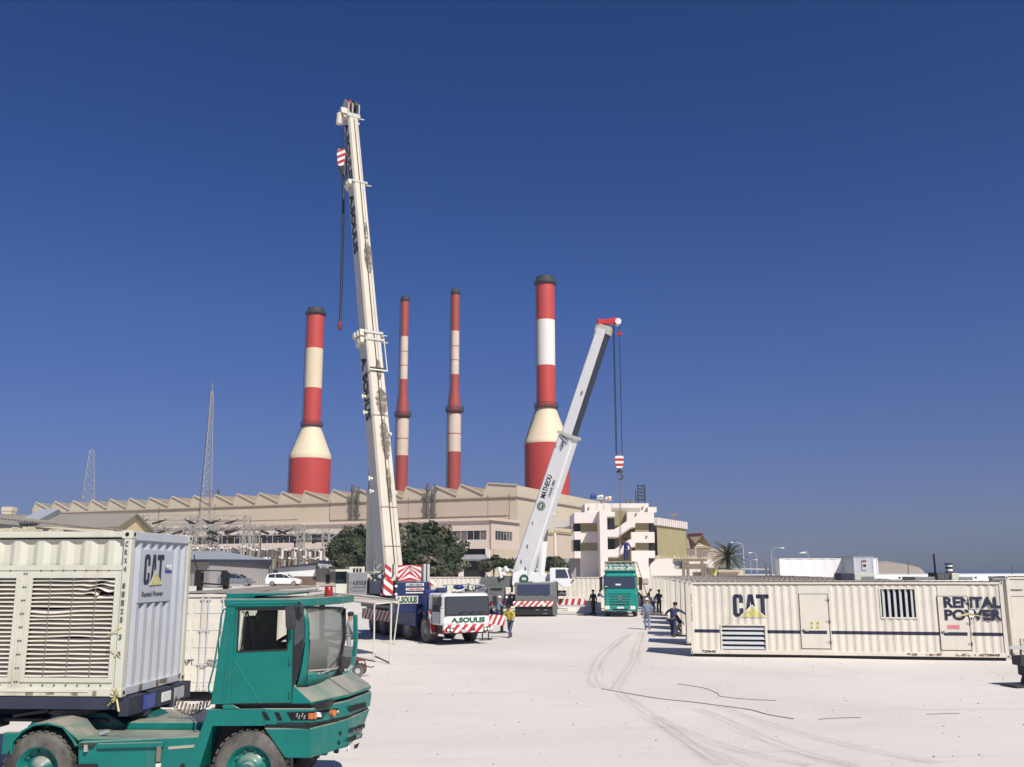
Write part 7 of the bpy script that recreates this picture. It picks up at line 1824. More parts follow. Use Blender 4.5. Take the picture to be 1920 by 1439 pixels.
for a_, b_ in (((644, 1231), (703, 1242)), ((703, 1232), (731, 1245))):
    o = CWB(); o.bar(G(*a_)+Vector((0, 0, .03)), G(*b_)+Vector((0, 0, .03)), .04, .04, 'dark_steel'); o.build('ground_line', can)  # thin dark lines laid along the ground between the posts
# small wheeled compressor between tractor and canopy
p = G(668, 1268); ht = thing('hand_trolley', 'small dark two-wheeled machine standing behind the front of the green tractor', 'trolley', (p.x, p.y, 0))
for y in (-.3, .3):
    o = MB(); o.cyl((.1, y-.05, .2), (.1, y+.05, .2), .2, .2, 'rubber', 18); w_ = o.build('wheel', ht); o = MB(); o.cyl((.1, y-.055, .2), (.1, y+.055, .2), .09, .09, 'galv', 12); o.build('rim', w_)
o = MB(); o.box(-.55, .05, -.22, .22, .25, .6, 'dark_steel'); o.box(-.45, -.1, -.18, .18, .6, .95, 'paint_grey'); o.build('engine', ht, bevel=.04)
o = MB(); o.tube([(.1, -.15, .4), (.5, -.15, .3), (.62, -.15, .32)], .02, 'dark_steel'); o.tube([(-.2, -.3, .05), (.45, -.3, .08)], .03, 'galv'); o.tube([(0, -.2, .55), (.3, -.2, .52), (.35, -.15, .3)], .03, 'red_dark'); o.build('handle', ht)
# ================================================================== green terminal tractor, foreground
TY = 15.3
w0 = At(466, 1443, TY)
tt = thing('terminal_tractor', 'dusty teal green terminal tractor with a one-man cab and red beacon, left foreground', 'tractor unit', (w0.x, TY, 0), R(-2))
TM = rmat(tt); TMi = TM.inverted(); T3 = TM.to_3x3()
def L(px, py, y=0.0):
    q = TMi @ OnP(px, py, TM @ Vector((0, y, 0)), T3 @ Vector((0, 1, 0))); return Vector((q.x, y, q.z))
def LP(px, py, P, N):
    "photo point on a local plane"
    return TMi @ OnP(px, py, TM @ Vector(P), T3 @ Vector(N))
GR = 'paint_green'
wz = L(466, 1443).z
# wheels
wheel(tt, 0, .0, .36, .56, GR, True, near=-1); wheel(tt, 0, 2.14, 2.5, .56, GR, True, near=1)
rx = L(72, 1426, .05).x
wheel(tt, rx, .02, .33, .54, GR, False, near=-1); wheel(tt, rx, .36, .66, .54, GR, False, near=-1); wheel(tt, rx, 1.84, 2.14, .54, GR, False, near=1); wheel(tt, rx, 2.17, 2.48, .54, GR, False, near=1)
o = MB(); o.cyl((0, .3, .55), (0, 2.2, .55), .1, .1, 'dark_steel', 12); o.cyl((rx, .3, .55), (rx, 2.2, .55), .13, .13, 'dark_steel', 12); o.sphere((rx, 1.25, .55), .3, 'dark_steel', 14, 8); o.build('axle', tt)
for ch in [c for c in tt.children if c.name.startswith('wheel')][:1]:
    # hub cap with a ring of studs
    o = MB(); o.cyl((0, -.02, .56), (0, -.10, .56), .12, .10, GR, 20); o.build('hub_cap', ch)
# chassis rails
o = MB()
for y in (.80, 1.55): o.box(rx-1.0, 1.0, y, y+.12, .62, .95, GR)
for x in (rx-.9, rx+.5, -2.2, -1.2): o.box(x, x+.15, .92, 1.55, .68, .9, GR)
o.build('chassis', tt, bevel=.01)
# side tank / locker between the axles
def sidebox(name, pts, y0, y1, m=GR, bevel=.02):
    o = MB(); o.prism([L(px, py, y0) for px, py in pts], (0, y1-y0, 0), m); return o.build(name, tt, bevel=bevel)
a = L(146, 1392, .05); b = L(372, 1380, .05)
sd = sidebox('fuel_tank', [(146, 1392), (372, 1381), (368, 1470), (146, 1474)], .05, .75)
o = MB(); p, q = L(185, 1396, .05), L(308, 1393, .05); o.bar(p+Vector((0, -.02, -.02)), q+Vector((0, -.02, -.02)), .06, .07, GR); o.build('lid_rail', sd, bevel=.01)
o = MB(); p = L(299, 1412, .04); o.box(p.x-.03, p.x+.03, .0, .04, p.z-.12, p.z+.1, 'trim_brown'); o.box(p.x-.035, p.x+.035, .01, .05, p.z-.2, p.z-.15, 'letter_white'); o.build('latch', sd)
o = MB(); p = L(163, 1396, .04); o.box(p.x-.1, p.x+.13, -.0, .05, p.z-.02, p.z+.015, 'dark_steel'); o.box(p.x-.02, p.x+.03, -.01, .03, p.z-.1, p.z, 'concrete'); o.build('hinge', sd)
o = MB(); p, q = L(145, 1433, .04), L(182, 1442, .04); o.box(p.x, q.x, .02, .05, q.z-.1, p.z, 'black'); o.build('step_recess', sd)
o = MB(); p = L(342, 1437, .04); o.cyl((p.x, .05, p.z), (p.x, .03, p.z), .035, .035, 'black', 12); o.build('drain', sd)
o = MB(); p, q = L(316, 1403, .045), L(368, 1399, .045); o.bar(p, q, .012, .04, 'concrete'); o.build('dust_streak', sd)
# rear deck, fifth wheel and lifting arm
o = MB(); p, q = L(232, 1372, .7), L(378, 1378, .7); zD = p.z
o.box(L(140, 1380, .1).x, L(385, 1380, .1).x, .12, 2.4, a.z-.02, a.z+.05, GR); o.box(L(232, 1372, .8).x, L(380, 1372, .8).x, .9, 2.35, a.z+.05, a.z+.17, GR); o.build('deck', tt, bevel=.02)
o = MB(); A_ = [(rx-.7, a.z-.1), (rx-.3, a.z+.28), (rx+.55, a.z+.30), (rx+1.2, a.z-.02), (rx+1.2, a.z-.12)]
o.prism([(x, 1.0, z) for x, z in A_], (0, .55, 0), 'truck_green_dark'); o.build('lifting_arm', tt, bevel=.02)
o = MB()
zz = 1.06
o.cyl((rx+.0, 1.27, a.z+.28), (rx+.0, 1.27, a.z+.36), .48, .48, 'dark_steel', 28); o.prism([(rx-.9, .85, a.z+.24), (rx-.3, .8, a.z+.33), (rx-.3, 1.75, a.z+.33), (rx-.9, 1.7, a.z+.24)], (0, 0, .05), 'dark_steel'); o.build('fifth_wheel', tt, bevel=.01)
pts = [(182, 1334), (238, 1330), (258, 1327), (292, 1347), (293, 1356), (262, 1357), (236, 1356), (228, 1378), (206, 1374), (190, 1368), (166, 1358)]
o = MB(); o.prism([L(x, y, 1.35) for x, y in pts], (0, .6, 0), 'truck_green_dark'); o.build('lifting_frame', tt, bevel=.02)
# rear fender: bent plate over the wheel
fp = [(20, 1416), (22, 1392), (40, 1372), (62, 1360), (90, 1357), (118, 1364), (136, 1388), (142, 1400)]
o = MB(); prof = [L(x, y, .0) for x, y in fp]; 
L_ = [[p, p+Vector((0, .78, 0))] for p in prof]; o._loft(L_, GR, False, False, None, False); rf = o.build('rear_fender', tt, solid=.025)
pl = [(90, 1356), (126, 1350), (140, 1349), (188, 1374), (150, 1389), (136, 1388), (118, 1364)]
o = MB(); t0 = L(92, 1357, .02); t1 = L(142, 1390, .02)
o.face([L(60, 1360, .0)+Vector((0, 0, .01)), L(92, 1357, .0), L(138, 1350, .72), L(118, 1347, .78)], GR)
o.face([L(92, 1357, .0), L(119, 1365, .0), L(148, 1389, .0), L(190, 1374, .72), L(140, 1349.5, .72)], GR); o.build('fender_plate', tt, solid=.02)
o = MB(); o.prism([L(x, y, 2.0) for x, y in ((40, 1390), (60, 1350), (150, 1350), (165, 1385))], (0, .45, 0), GR); o.build('rear_fender', tt, bevel=.03)
o = MB(); o.cyl(L(188, 1377, .3), L(204, 1372, .3), .03, .03, 'galv', 8); o.bar(L(205, 1396, .05), L(228, 1386, .3), .05, .05, 'black'); o.build('coupling_lever', tt)
# ---------------- front body: bumper and wings lofted from plan outlines
zT = L(470, 1329).z; zM = L(520, 1361).z; zM2 = L(520, 1366).z; zBt = L(560, 1422).z
kx = L(585, 1340).x; xr = L(391, 1330).x
def plan(z, f=0.0, back=None):
    "front plan outline from the near kink round to the far side; f leans it back"
    return [Vector((kx, 0, z)), Vector((kx+.37, .95, z)), Vector((kx+.54-f, 2.05, z)), Vector((kx+.42-f, 2.5, z))]
xw = L(495, 1366).x; xb = L(534, 1422).x
def wingband(name, z0, z1, f0, f1, x0a, x0b, m=GR):
    o = MB(); lo, hi = plan(z0, f0), plan(z1, f1)
    lo = [Vector((x0a, 0, z0))]+lo+[Vector((x0a, 2.5, z0))]; hi = [Vector((x0b, 0, z1))]+hi+[Vector((x0b, 2.5, z1))]
    o._loft([[a_.lerp(b_, k/8) for a_, b_ in zip(lo, hi)] for k in range(9)], m, True, False); return o.build(name, tt, bevel=.018)
up = wingband('front_wing', zM+.01, zT, .02, .0, xw-.05, xw-.05); bp_ = wingband('bumper', zBt, zM2-.0, .17, .03, xb, xw)
o = MB(); o._loft([[Vector((xw, .03, zM2-.02))]+[p-Vector((.03, 0, 0)) for p in plan(zM2-.02, .05)]+[Vector((xw, 2.47, zM2-.02))], [Vector((xw, .03, zM+.03))]+[p-Vector((.03, 0, 0)) for p in plan(zM+.03, .05)]+[Vector((xw, 2.47, zM+.03))]], 'black', True, False); o.build('gap_seal', tt)
# wing over the front wheel with its sloping rear leg, both sides
for y0, y1 in ((0, .5), (2.0, 2.5)):
    o = MB()
    leg = [(391, 1331), (497, 1329.5), (497, 1352), (400, 1360), (398, 1362), (372, 1445), (345, 1445), (374, 1376), (383, 1352)]
    o.prism([L(x, y, 0)+Vector((0, y0, 0)) for x, y in leg], (0, y1-y0, 0), GR); o.prism([L(x, y, 0)+Vector((0, y0, 0)) for x, y in ((497, 1352), (497, 1361), (400, 1361.5), (400, 1360))], (0, y1-y0, 0), GR); o.build('wheel_arch', tt)
o = MB(); o.prism([L(x, y, .55) for x, y in ((402, 1360), (497, 1360), (534, 1422), (540, 1480), (372, 1480), (372, 1445))], (0, .06, 0), 'dark_blue_steel'); o.build('inner_arch', tt)
o = MB(); o.prism([L(x, y, .1) for x, y in ((497, 1363), (503, 1370), (537, 1424), (536, 1465), (518, 1465), (504, 1400))], (0, .4, 0), 'rubber'); o.build('mud_flap', tt)
# details on the wing side
NS = (0, 1, 0)
def onkink(px, py):
    "point on the angled piece right of the kink or on the side plane left of it"
    if px <= 585: return L(px, py, -.004)
    P0, P1 = plan(0)[0], plan(0)[1]; d = (P1-P0); n = Vector((d.y, -d.x, 0)).normalized(); return LP(px, py, P0+n*.004, n)
def patch(name, pts, m, parent, off=.0):
    o = MB(); q = [onkink(x, y) for x, y in pts]; o.face(q, m); return o.build(name, parent, recalc=False)
n_k = Vector((plan(0)[1].y-plan(0)[0].y, -(plan(0)[1].x-plan(0)[0].x), 0)).normalized()
patch('vent_slot', [(490, 1336), (499, 1336), (507, 1351), (498, 1351)], 'black_hole', up); patch('vent_slot', [(514, 1336), (523, 1336), (530, 1351.5), (521, 1351.5)], 'black_hole', up)
o = MB(); o.face([onkink(x, y) for x, y in ((537, 1336), (585, 1334.5), (585, 1351), (546, 1351.5))], 'black_hole'); o.face([onkink(x, y) for x, y in ((585.2, 1334.5), (603, 1332.5), (602, 1348.5), (585.2, 1351))], 'black_hole'); o.face([onkink(x, y) for x, y in ((603, 1332.5), (634, 1328), (636, 1332), (604, 1337))], 'black_hole'); hb_ = o.build('headlamp_recess', up, recalc=False)
for (x0, x1, y0, y1, m) in ((578, 584.5, 1337.5, 1349, 'amber'), (586, 591, 1337, 1348.5, 'amber'), (592, 600, 1335.5, 1345, 'lens')):
    o = MB(); q = [onkink(x0, y0), onkink(x1, y0), onkink(x1, y1), onkink(x0, y1)]; o.prism([p-n_k*.02 for p in q], n_k*.05, m); o.build('indicator' if m == 'amber' else 'headlight', hb_, bevel=.006)
p = onkink(620.5, 1337); o = MB(); o.cyl(p, p+n_k*.07, .05, .05, 'amber', 16); o.build('round_lamp', up)
p = onkink(632, 1335); o = MB(); o.sphere(p+n_k*.01, .03, 'steel', 10, 6); o.build('bolt_head', up)
for k, px in enumerate((556, 560, 566, 570)):
    p = L(px, 1344+(k % 2)*4, -.01); o = MB(); o.cyl(p, p+Vector((.02, -.03, .05)), .014, .01, 'galv', 6); o.build('cable_end', hb_)
for px, py in ((637.5, 1375), (635, 1393), (632.5, 1409)):
    p = LP(px, py, plan(0)[0]+n_k*.0-Vector((.0, 0, 0)), n_k); o = MB(); o.cyl(p-n_k*.05, p+n_k*.01, .032, .032, 'black_hole', 14); o.build('bolt_hole', bp_)
for seg in (((518, 1356.5), (585, 1356.5)), ((585.5, 1356.5), (637, 1349))):
    p, q = onkink(*seg[0]), onkink(*seg[1]); o = MB(); o.bar(p, q, .006, .02, 'black'); o.build('panel_gap', up)
# front face grille slots
def onfront(px, py, upper):
    "point of the ruled front face seen at a photo point"
    lo, hi = (plan(zM, .02), plan(zT, 0)) if upper else (plan(zBt, .17), plan(zM2, .03))
    A0, A1, B0, B1 = lo[1], lo[2], hi[1], hi[2]; f = lambda s, t: A0.lerp(A1, s).lerp(B0.lerp(B1, s), t); s_, t_ = .5, .5
    for _ in range(12):
        x0, y0 = proj(TM @ f(s_, t_)); xs, ys_ = proj(TM @ f(s_+.01, t_)); xt, yt = proj(TM @ f(s_, t_+.01))
        a, b_, c, d = (xs-x0)/.01, (xt-x0)/.01, (ys_-y0)/.01, (yt-y0)/.01; D = a*d-b_*c; ex, ey = px-x0, py-y0
        s_ += (ex*d-b_*ey)/D; t_ += (a*ey-c*ex)/D
    n = (f(s_+.01, t_)-f(s_, t_)).cross(f(s_, t_+.01)-f(s_, t_)).normalized()
    if n.x < 0: n = -n
    return f(s_, t_)+n*.022, n
def fslot(pts, upper, m='black_hole', nm='grille_slot', th=0.0, parent=None):
    q = [onfront(x, y, upper) for x, y in pts]; o = MB()
    if th: o.prism([p for p, n in q], q[0][1]*th, m)
    else: o.face([p for p, n in q], m)
    return o.build(nm, parent or (up if upper else bp_), recalc=bool(th))
fslot([(652, 1325), (685, 1316.5), (684, 1326), (654, 1335.5)], True); fslot([(654, 1367), (683.5, 1357), (681, 1365), (652, 1375.5)], False); s2 = fslot([(652, 1383.5), (678, 1374.5), (676, 1383), (649, 1392.5)], False)
s3 = fslot([(651, 1402), (672, 1392), (668, 1402), (646, 1410)], False); fslot([(650.5, 1399), (659.5, 1395.5), (658.5, 1405.5), (649.5, 1409)], False, 'letter_white', 'number_plate', .02, s3)
fslot([(664, 1378.5), (673, 1375.5), (672, 1382), (664, 1385)], False, GR, 'bracket', .02, s2)
for k in range(5): fslot([(660+k*4, 1369-k*1.3), (661.5+k*4, 1368.5-k*1.3), (661.5+k*4, 1370.5-k*1.3), (660+k*4, 1371-k*1.3)], False, 'red_dark' if k % 2 else 'galv', 'hose_end', .01)
# ---------------- dusty bonnet in front of the cab
zc_ = L(470, 1319.5).z
# bonnet surface
b_n = L(549, 1286, .03); b_f = Vector((b_n.x+.42, 2.35, b_n.z-.02)); f_n = L(583, 1317.5, .0)
zh = f_n.z
pf = [Vector((p.x-.02, p.y, zh)) for p in plan(0)]
rear = [b_n, Vector((b_n.x+.30, .9, b_n.z)), Vector((b_n.x+.42, 1.7, b_n.z-.01)), b_f]
o = MB()
for i in range(3): o.face([rear[i], pf[i], pf[i+1], rear[i+1]], GR)
o.face([L(546, 1319.5, 0), L(583, 1319, 0), pf[0], b_n], GR)
for i in range(3): o.face([pf[i], pf[i]-Vector((0, 0, .035)), pf[i+1]-Vector((0, 0, .035)), pf[i+1]], GR)
o.face([Vector((b_n.x-.02, 2.35, zc_)), pf[3]-Vector((0, 0, .035)), pf[3], b_f], GR)
bon = o.build('bonnet', tt, solid=.012)
o = MB(); m0 = rear[1].lerp(rear[2], .15); m1 = pf[1].lerp(pf[2], .1); o.bar(m0+Vector((0, 0, .012)), m1+Vector((0, 0, .012)), .012, .008, 'black'); o.build('bonnet_seam', bon)
o = MB(); o.box(L(400, 1324).x, kx+.2, .08, 2.4, zT-.01, zc_-.0, 'black'); o.build('cab_mount', tt)
o = MB(); p, q = L(416, 1322, -.0), L(448, 1330, -.0); o.prism([L(416, 1322, -.01), L(437, 1322, -.01), L(448, 1329.5, -.01), L(418, 1330, -.01)], (0, .06, 0), GR); o.build('cab_bracket', tt, bevel=.006)
# ---------------- cab
YC = 2.05   # cab width
def wall_with_hole(outer, hole, y, th, m, nm, parent):
    "outer and hole: four photo points each (clockwise from top left)"
    O_ = [L(x, yy, 0)+Vector((0, y, 0)) for x, yy in outer]; H_ = [L(x, yy, 0)+Vector((0, y, 0)) for x, yy in hole]; o = MB()
    for i in range(4):
        j = (i+1) % 4; o.prism([O_[i], O_[j], H_[j], H_[i]], (0, th, 0), m)
    return o.build(nm, parent)
out4 = [(424, 1138), (552, 1135), (548.5, 1319), (395, 1321)]; hol = [(448, 1144), (538.5, 1143), (538.5, 1218), (445, 1222)]
wall = wall_with_hole(out4, hol, 0, .05, GR, 'cab_side', tt)
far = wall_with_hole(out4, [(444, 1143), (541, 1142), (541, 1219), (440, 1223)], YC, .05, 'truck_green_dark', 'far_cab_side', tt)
# pillar behind the door, slightly proud
o = MB(); o.prism([L(x, y, -.012) for x, y in ((424, 1139), (441, 1138), (432, 1320), (395, 1321))], (0, .015, 0), GR); o.build('rear_pillar', tt, bevel=.004)
o = MB(); o.prism([L(x, y, -.028) for x, y in ((432, 1150), (436, 1150), (421, 1321), (416, 1321))], (0, .018, 0), GR); o.build('pillar_rib', tt, bevel=.004)
for seg in (((441.5, 1139), (431, 1320)), ((551, 1137), (547.5, 1318)), ((441, 1142), (551, 1139.5)), ((431, 1320.3), (547.5, 1318.5))):
    o = MB(); o.bar(L(*seg[0], -.004), L(*seg[1], -.004), .008, .012, 'black'); o.build('door_gap', wall)
o = MB(); o.bar(L(440, 1240, -.004), L(489, 1319, -.004), .012, .01, 'truck_green'); o.build('door_crease', wall)
for py in (1302, 1160, 1240):
    o = MB(); p = L(543, py, -.02); o.cyl(p-Vector((0, 0, .05)), p+Vector((0, 0, .05)), .014, .014, GR, 8); o.build('door_hinge', wall)
# window seal
o = MB()
for i in range(4): o.bar(L(*hol[i], -.003), L(*hol[(i+1) % 4], -.003), .016, .022, 'black')
o.build('window_seal', wall)
o = MB(); hh = [L(x, y, .03) for x, y in hol]; o.face(hh, 'glass_clear'); o.build('side_window', wall)
o = MB(); o.bar(L(456, 1147, .05), L(447, 1221, .05), .03, .05, 'paint_white'); o.bar(L(462, 1147, .08), L(452, 1221, .08), .02, .03, 'black'); o.build('window_rail', wall)
# back wall, floor, roof
rt, rb = L(424, 1138, 0), L(395, 1321, 0)
o = MB(); c1, c2 = rt.lerp(rb, .05), rt.lerp(rb, .55); 
for f0, f1, ya, yb2 in ((0, .06, 0, YC), (.06, .5, 0, .35), (.06, .5, YC-.35, YC), (.5, 1, 0, YC)):
    p, q = rt.lerp(rb, f0), rt.lerp(rb, f1); o.prism([p+Vector((0, ya, 0)), p+Vector((0, yb2, 0)), q+Vector((0, yb2, 0)), q+Vector((0, ya, 0))], (.05, 0, 0), GR)
o.build('back_wall', tt)
o = MB(); p, q = rt.lerp(rb, .06), rt.lerp(rb, .5); o.face([p+Vector((.02, .35, 0)), p+Vector((.02, YC-.35, 0)), q+Vector((.02, YC-.35, 0)), q+Vector((.02, .35, 0))], 'glass_clear'); o.build('rear_window', tt)
o = MB(); o.box(rb.x+.05, L(549, 1318).x+.3, .05, YC, zc_-.02, zc_+.03, 'dark_steel'); o.build('cab_floor', tt)
# interior
o = MB(); sx = L(495, 1200, .9).x; o.box(sx-.28, sx+.25, .75, 1.3, zc_+.35, zc_+.52, 'black'); o.prism([(sx-.28, .75, zc_+.5), (sx-.12, .75, zc_+.5), (sx-.24, .78, zc_+1.25), (sx-.38, .78, zc_+1.25)], (0, .52, 0), 'black'); o.box(sx-.2, sx+.15, .85, 1.2, zc_, zc_+.36, 'dark_steel'); o.build('seat', tt, bevel=.05)
o = MB(); dx = L(548, 1250, .5).x; o.box(dx-.12, dx+.25, .25, YC-.15, zc_+.03, zc_+.62, 'dark_steel'); o.prism([(dx-.12, .25, zc_+.62), (dx+.28, .25, zc_+.55), (dx+.28, .25, zc_+.72), (dx-.02, .25, zc_+.76)], (0, YC-.45, 0), 'black'); o.build('dashboard', tt, bevel=.03)
o = MB(); c = Vector((dx-.25, 1.0, zc_+.92)); N1 = Vector((-.5, 0, .86)); U1 = Vector((.86, 0, .5)); o.tube([c+(U1*math.cos(t)+Vector((0, 1, 0))*math.sin(t))*.22 for t in [i*math.pi/10 for i in range(21)]], .016, 'black', 6); o.bar(c, c-N1*.35, .05, .05, 'black'); o.bar(c-U1*.2, c+U1*.2, .03, .02, 'black'); o.build('steering_wheel', tt)
o = MB(); o.prism([L(x, y, 1.6) for x, y in ((486, 1140), (520, 1140), (516, 1226), (476, 1226))], (0, .05, 0), 'black'); o.build('inner_pillar', tt)
o = MB(); o.tube([L(x, y, 1.0) for x, y in ((464, 1146), (468, 1165), (466, 1190), (460, 1214), (456, 1210))], .014, 'black'); o.tube([L(x, y, 1.1) for x, y in ((486, 1144), (478, 1160), (480, 1176), (487, 1181))], .018, 'black'); o.build('hose', tt)
# roof
zr = L(470, 1126, 0).z; zr2 = L(470, 1138, 0).z
o = MB(); fr_ = L(571, 1120, .0); fb_ = L(573, 1135, .0)
o._loft([[Vector((rt.x-.02, -.03, zr2)), Vector((fb_.x-.12, -.03, zr2)), Vector((fb_.x+.06, .22, zr2)), Vector((fb_.x+.30, 1.2, zr2)), Vector((fb_.x+.34, YC+.03, zr2)), Vector((rt.x-.02, YC+.03, zr2))],
         [Vector((rt.x-.03, -.035, zr2+.12)), Vector((fb_.x-.12, -.035, zr2+.12)), Vector((fb_.x+.07, .22, zr2+.12)), Vector((fb_.x+.31, 1.2, zr2+.12)), Vector((fb_.x+.35, YC+.035, zr2+.12)), Vector((rt.x-.03, YC+.035, zr2+.12))],
         [Vector((rt.x, .03, zr+.02)), Vector((fb_.x-.12, .03, zr+.03)), Vector((fb_.x+.02, .28, zr+.03)), Vector((fb_.x+.24, 1.2, zr+.03)), Vector((fb_.x+.28, YC-.02, zr+.02)), Vector((rt.x, YC-.02, zr+.01))]], GR, True, False)
roof = o.build('cab_roof', tt, bevel=.02)
o = MB(); o.prism([L(x, y, .35) for x, y in ((424, 1124), (476, 1121), (478, 1118), (540, 1116.5), (542, 1112), (424, 1112.5))], (0, YC-.6, 0), GR); o.build('roof_hatch', roof, bevel=.01)
o = MB(); p = L(570, 1120, .03); o.bar(L(430, 1131.5, -.038), L(558, 1129.5, -.038), .012, .015, 'truck_green'); o.build('gutter', roof)
# visor over the windscreen
# beacon
p = L(616, 1118, 1.25); bz = L(616, 1100, 1.25).z
o = MB(); o.cyl((p.x, 1.25, p.z-.04), (p.x, 1.25, p.z+.0), .085, .085, 'black', 18); bk_ = o.build('beacon', tt); o = MB(); o.rings([(Vector((p.x, 1.25, p.z)), .072), (Vector((p.x, 1.25, bz-.02)), .068), (Vector((p.x, 1.25, bz)), .05)], 'beacon_red', 20); o.build('beacon_lens', bk_)
# windscreen assembly: curved strip between near and far pillar
def W3(px, py, y): return L(px, py, y)
colsT = [(552, 1137, .0), (566, 1137.5, .12), (571, 1137, .22)]
# quarter glass (dark) between door and pillar
o = MB()
qa = [L(552, 1138, .0), L(552, 1200, .0), L(550.5, 1287, .0)]; qb = [L(569, 1138, .14), L(571, 1202, .14), L(556, 1275, .06)]
o._loft([qa, qb], 'glass_grey', False, False, None, False); qg = o.build('quarter_window', tt, solid=.01)
o = MB(); qa2 = [L(553, 1197, -.004), L(551, 1287, -.004)]; o.face([L(553, 1212, -.004), L(570.5, 1196, .13), L(564, 1250, .09), L(550.8, 1287, -.004)], 'black'); o.build('quarter_trim', qg, recalc=False)
# near pillar
o = MB(); pa = [L(569, 1137, .14), L(572, 1170, .16), L(572, 1210, .16), L(566, 1250, .11), L(557, 1286, .05)]; pb = [L(574, 1137, .24), L(579, 1170, .26), L(579.5, 1205, .26), L(578, 1245, .25), L(576, 1285, .24)]
o._loft([pa, pb], GR, False, True, None, False); o.build('windscreen_pillar', tt, solid=.03)
# windscreen glass
n = 9; top = []; bot = []; low = []
gt0, gt1 = L(575, 1139, .25), L(642, 1141, YC-.02); gb0, gb1 = L(578, 1258, .26), L(632, 1251, YC-.05); gl0, gl1 = L(576, 1285, .24), L(627, 1270, YC-.02)
o = MB(); G0 = []; G1 = []; G2 = []
for i in range(n+1):
    f = i/n; bul = Vector((.13*math.sin(math.pi*f), 0, 0)); G0.append(gt0.lerp(gt1, f)+bul); G1.append(gb0.lerp(gb1, f)+bul*1.15+Vector((.0, 0, 0))); G2.append(gl0.lerp(gl1, f)+bul)
mid = [a.lerp(b, .5)+Vector((.05, 0, 0)) for a, b in zip(G0, G1)]
o._loft([G0, mid, G1], 'glass_dusty', False, True, None, False); wsn = o.build('windscreen', tt, solid=.008)
o = MB(); o._loft([G1, G2], GR, False, True, None, False); o.build('windscreen_apron', tt, solid=.02)
o = MB()
for a_, b_ in zip(G1, G1[1:]): o.bar(a_+Vector((.012, 0, 0)), b_+Vector((.012, 0, 0)), .02, .025, 'concrete')
for a_, b_ in zip(G0, G0[1:]): o.bar(a_+Vector((.012, 0, 0)), b_+Vector((.012, 0, 0)), .02, .04, 'black')
o.build('windscreen_seal', wsn)
o = MB(); e0, e1 = G0[-1], G2[-1]; o.bar(e0+Vector((.02, .0, 0)), mid[-1]+Vector((.02, 0, 0)), .07, .08, 'black'); o.bar(mid[-1]+Vector((.02, .0, 0)), G2[-1]+Vector((.02, 0, 0)), .07, .08, 'black'); o.build('far_pillar', tt)
o = MB(); q0 = L(590, 1265, .6); q1 = L(606, 1259, .9); o.bar(q0+Vector((.06, 0, 0)), q1+Vector((.1, 0, .02)), .03, .02, 'concrete'); o.bar(q0+Vector((.07, -.06, .02)), q0+Vector((.07, .1, .0)), .03, .03, 'concrete'); o.build('wiper', wsn)
o = MB(); o.bar(L(606, 1252, 1.0)+Vector((.1, 0, 0)), L(630, 1231, 1.6)+Vector((.08, 0, 0)), .02, .02, 'black'); o.build('wiper', wsn)
o = MB(); o.prism([L(632, 1141, 1.7), L(641, 1142, 1.95), L(640, 1147, 1.9), L(634, 1148, 1.75)], (.02, 0, 0), 'yellow'); o.build('sticker', wsn)
o = MB(); dp = [L(586, 1200, .7), L(612, 1198, 1.2), L(612, 1215, 1.2), L(588, 1216, .7)]
o.prism([p-Vector((.12, 0, 0)) for p in dp], (.02, 0, 0), 'paint_greywhite'); o.build('paper_sheet', tt)
# mirror near side
o = MB(); mp = [L(x, y, -.22) for x, y in ((534, 1137), (551, 1134), (552, 1178), (549, 1181), (538, 1180.5), (535, 1176))]; o.prism(mp, (0, .09, 0), 'dark_steel'); mi = o.build('mirror', tt, bevel=.02)
o = MB(); o.tube([L(558, 1131, .0), L(563, 1131, -.1), L(564, 1136, -.15), L(553, 1139, -.18)], .012, 'black'); o.tube([L(551, 1160, -.17), L(556, 1160, .0)], .012, 'black'); o.box(L(556, 1140, .02).x, L(568, 1140, .02).x, -.05, .06, L(556, 1150, .02).z, L(556, 1138, .02).z, 'dark_steel'); o.build('mirror_arm', mi)
# grab rail behind the cab
o = MB(); o.tube([L(x, y, -.03) for x, y in ((425, 1141), (419, 1144), (415, 1155), (411, 1190), (401, 1250), (391, 1288), (391, 1295), (397, 1300))], .014, GR, 8); o.tube([L(410, 1195, -.03), L(410, 1240, .1)], .01, GR, 6); o.build('grab_rail', tt)
# far side guard pole in front
o = MB(); gp_ = [(666, 1153, 2.45), (667, 1200, 2.45), (664, 1232, 2.45), (660, 1250, 2.4), (650, 1262, 2.3), (638, 1267, 2.1)]
pts = [L(*g) for g in gp_]
for a_, b_ in zip(pts, pts[1:]): o.bar(a_, b_, .07, .11, GR, up=(0, 1, 0))
o.build('guard_arm', tt, bevel=.01)
o = MB(); o.sphere(L(644, 1263, 2.2), .05, 'black', 10, 6); o.build('pivot', tt)
o = MB(); 
for k in range(5): o.tube([L(636+k*2, 1236+k*3, 2.2), L(640+k, 1250, 2.25), L(634+k, 1262, 2.2)], .02, 'dark_steel', 5)
o.box(L(637, 1252, 2.1).x, L(643, 1252, 2.1).x, 2.05, 2.25, L(637, 1262, 2.1).z, L(637, 1232, 2.1).z, 'dark_steel'); o.build('air_filter', tt, bevel=.02)
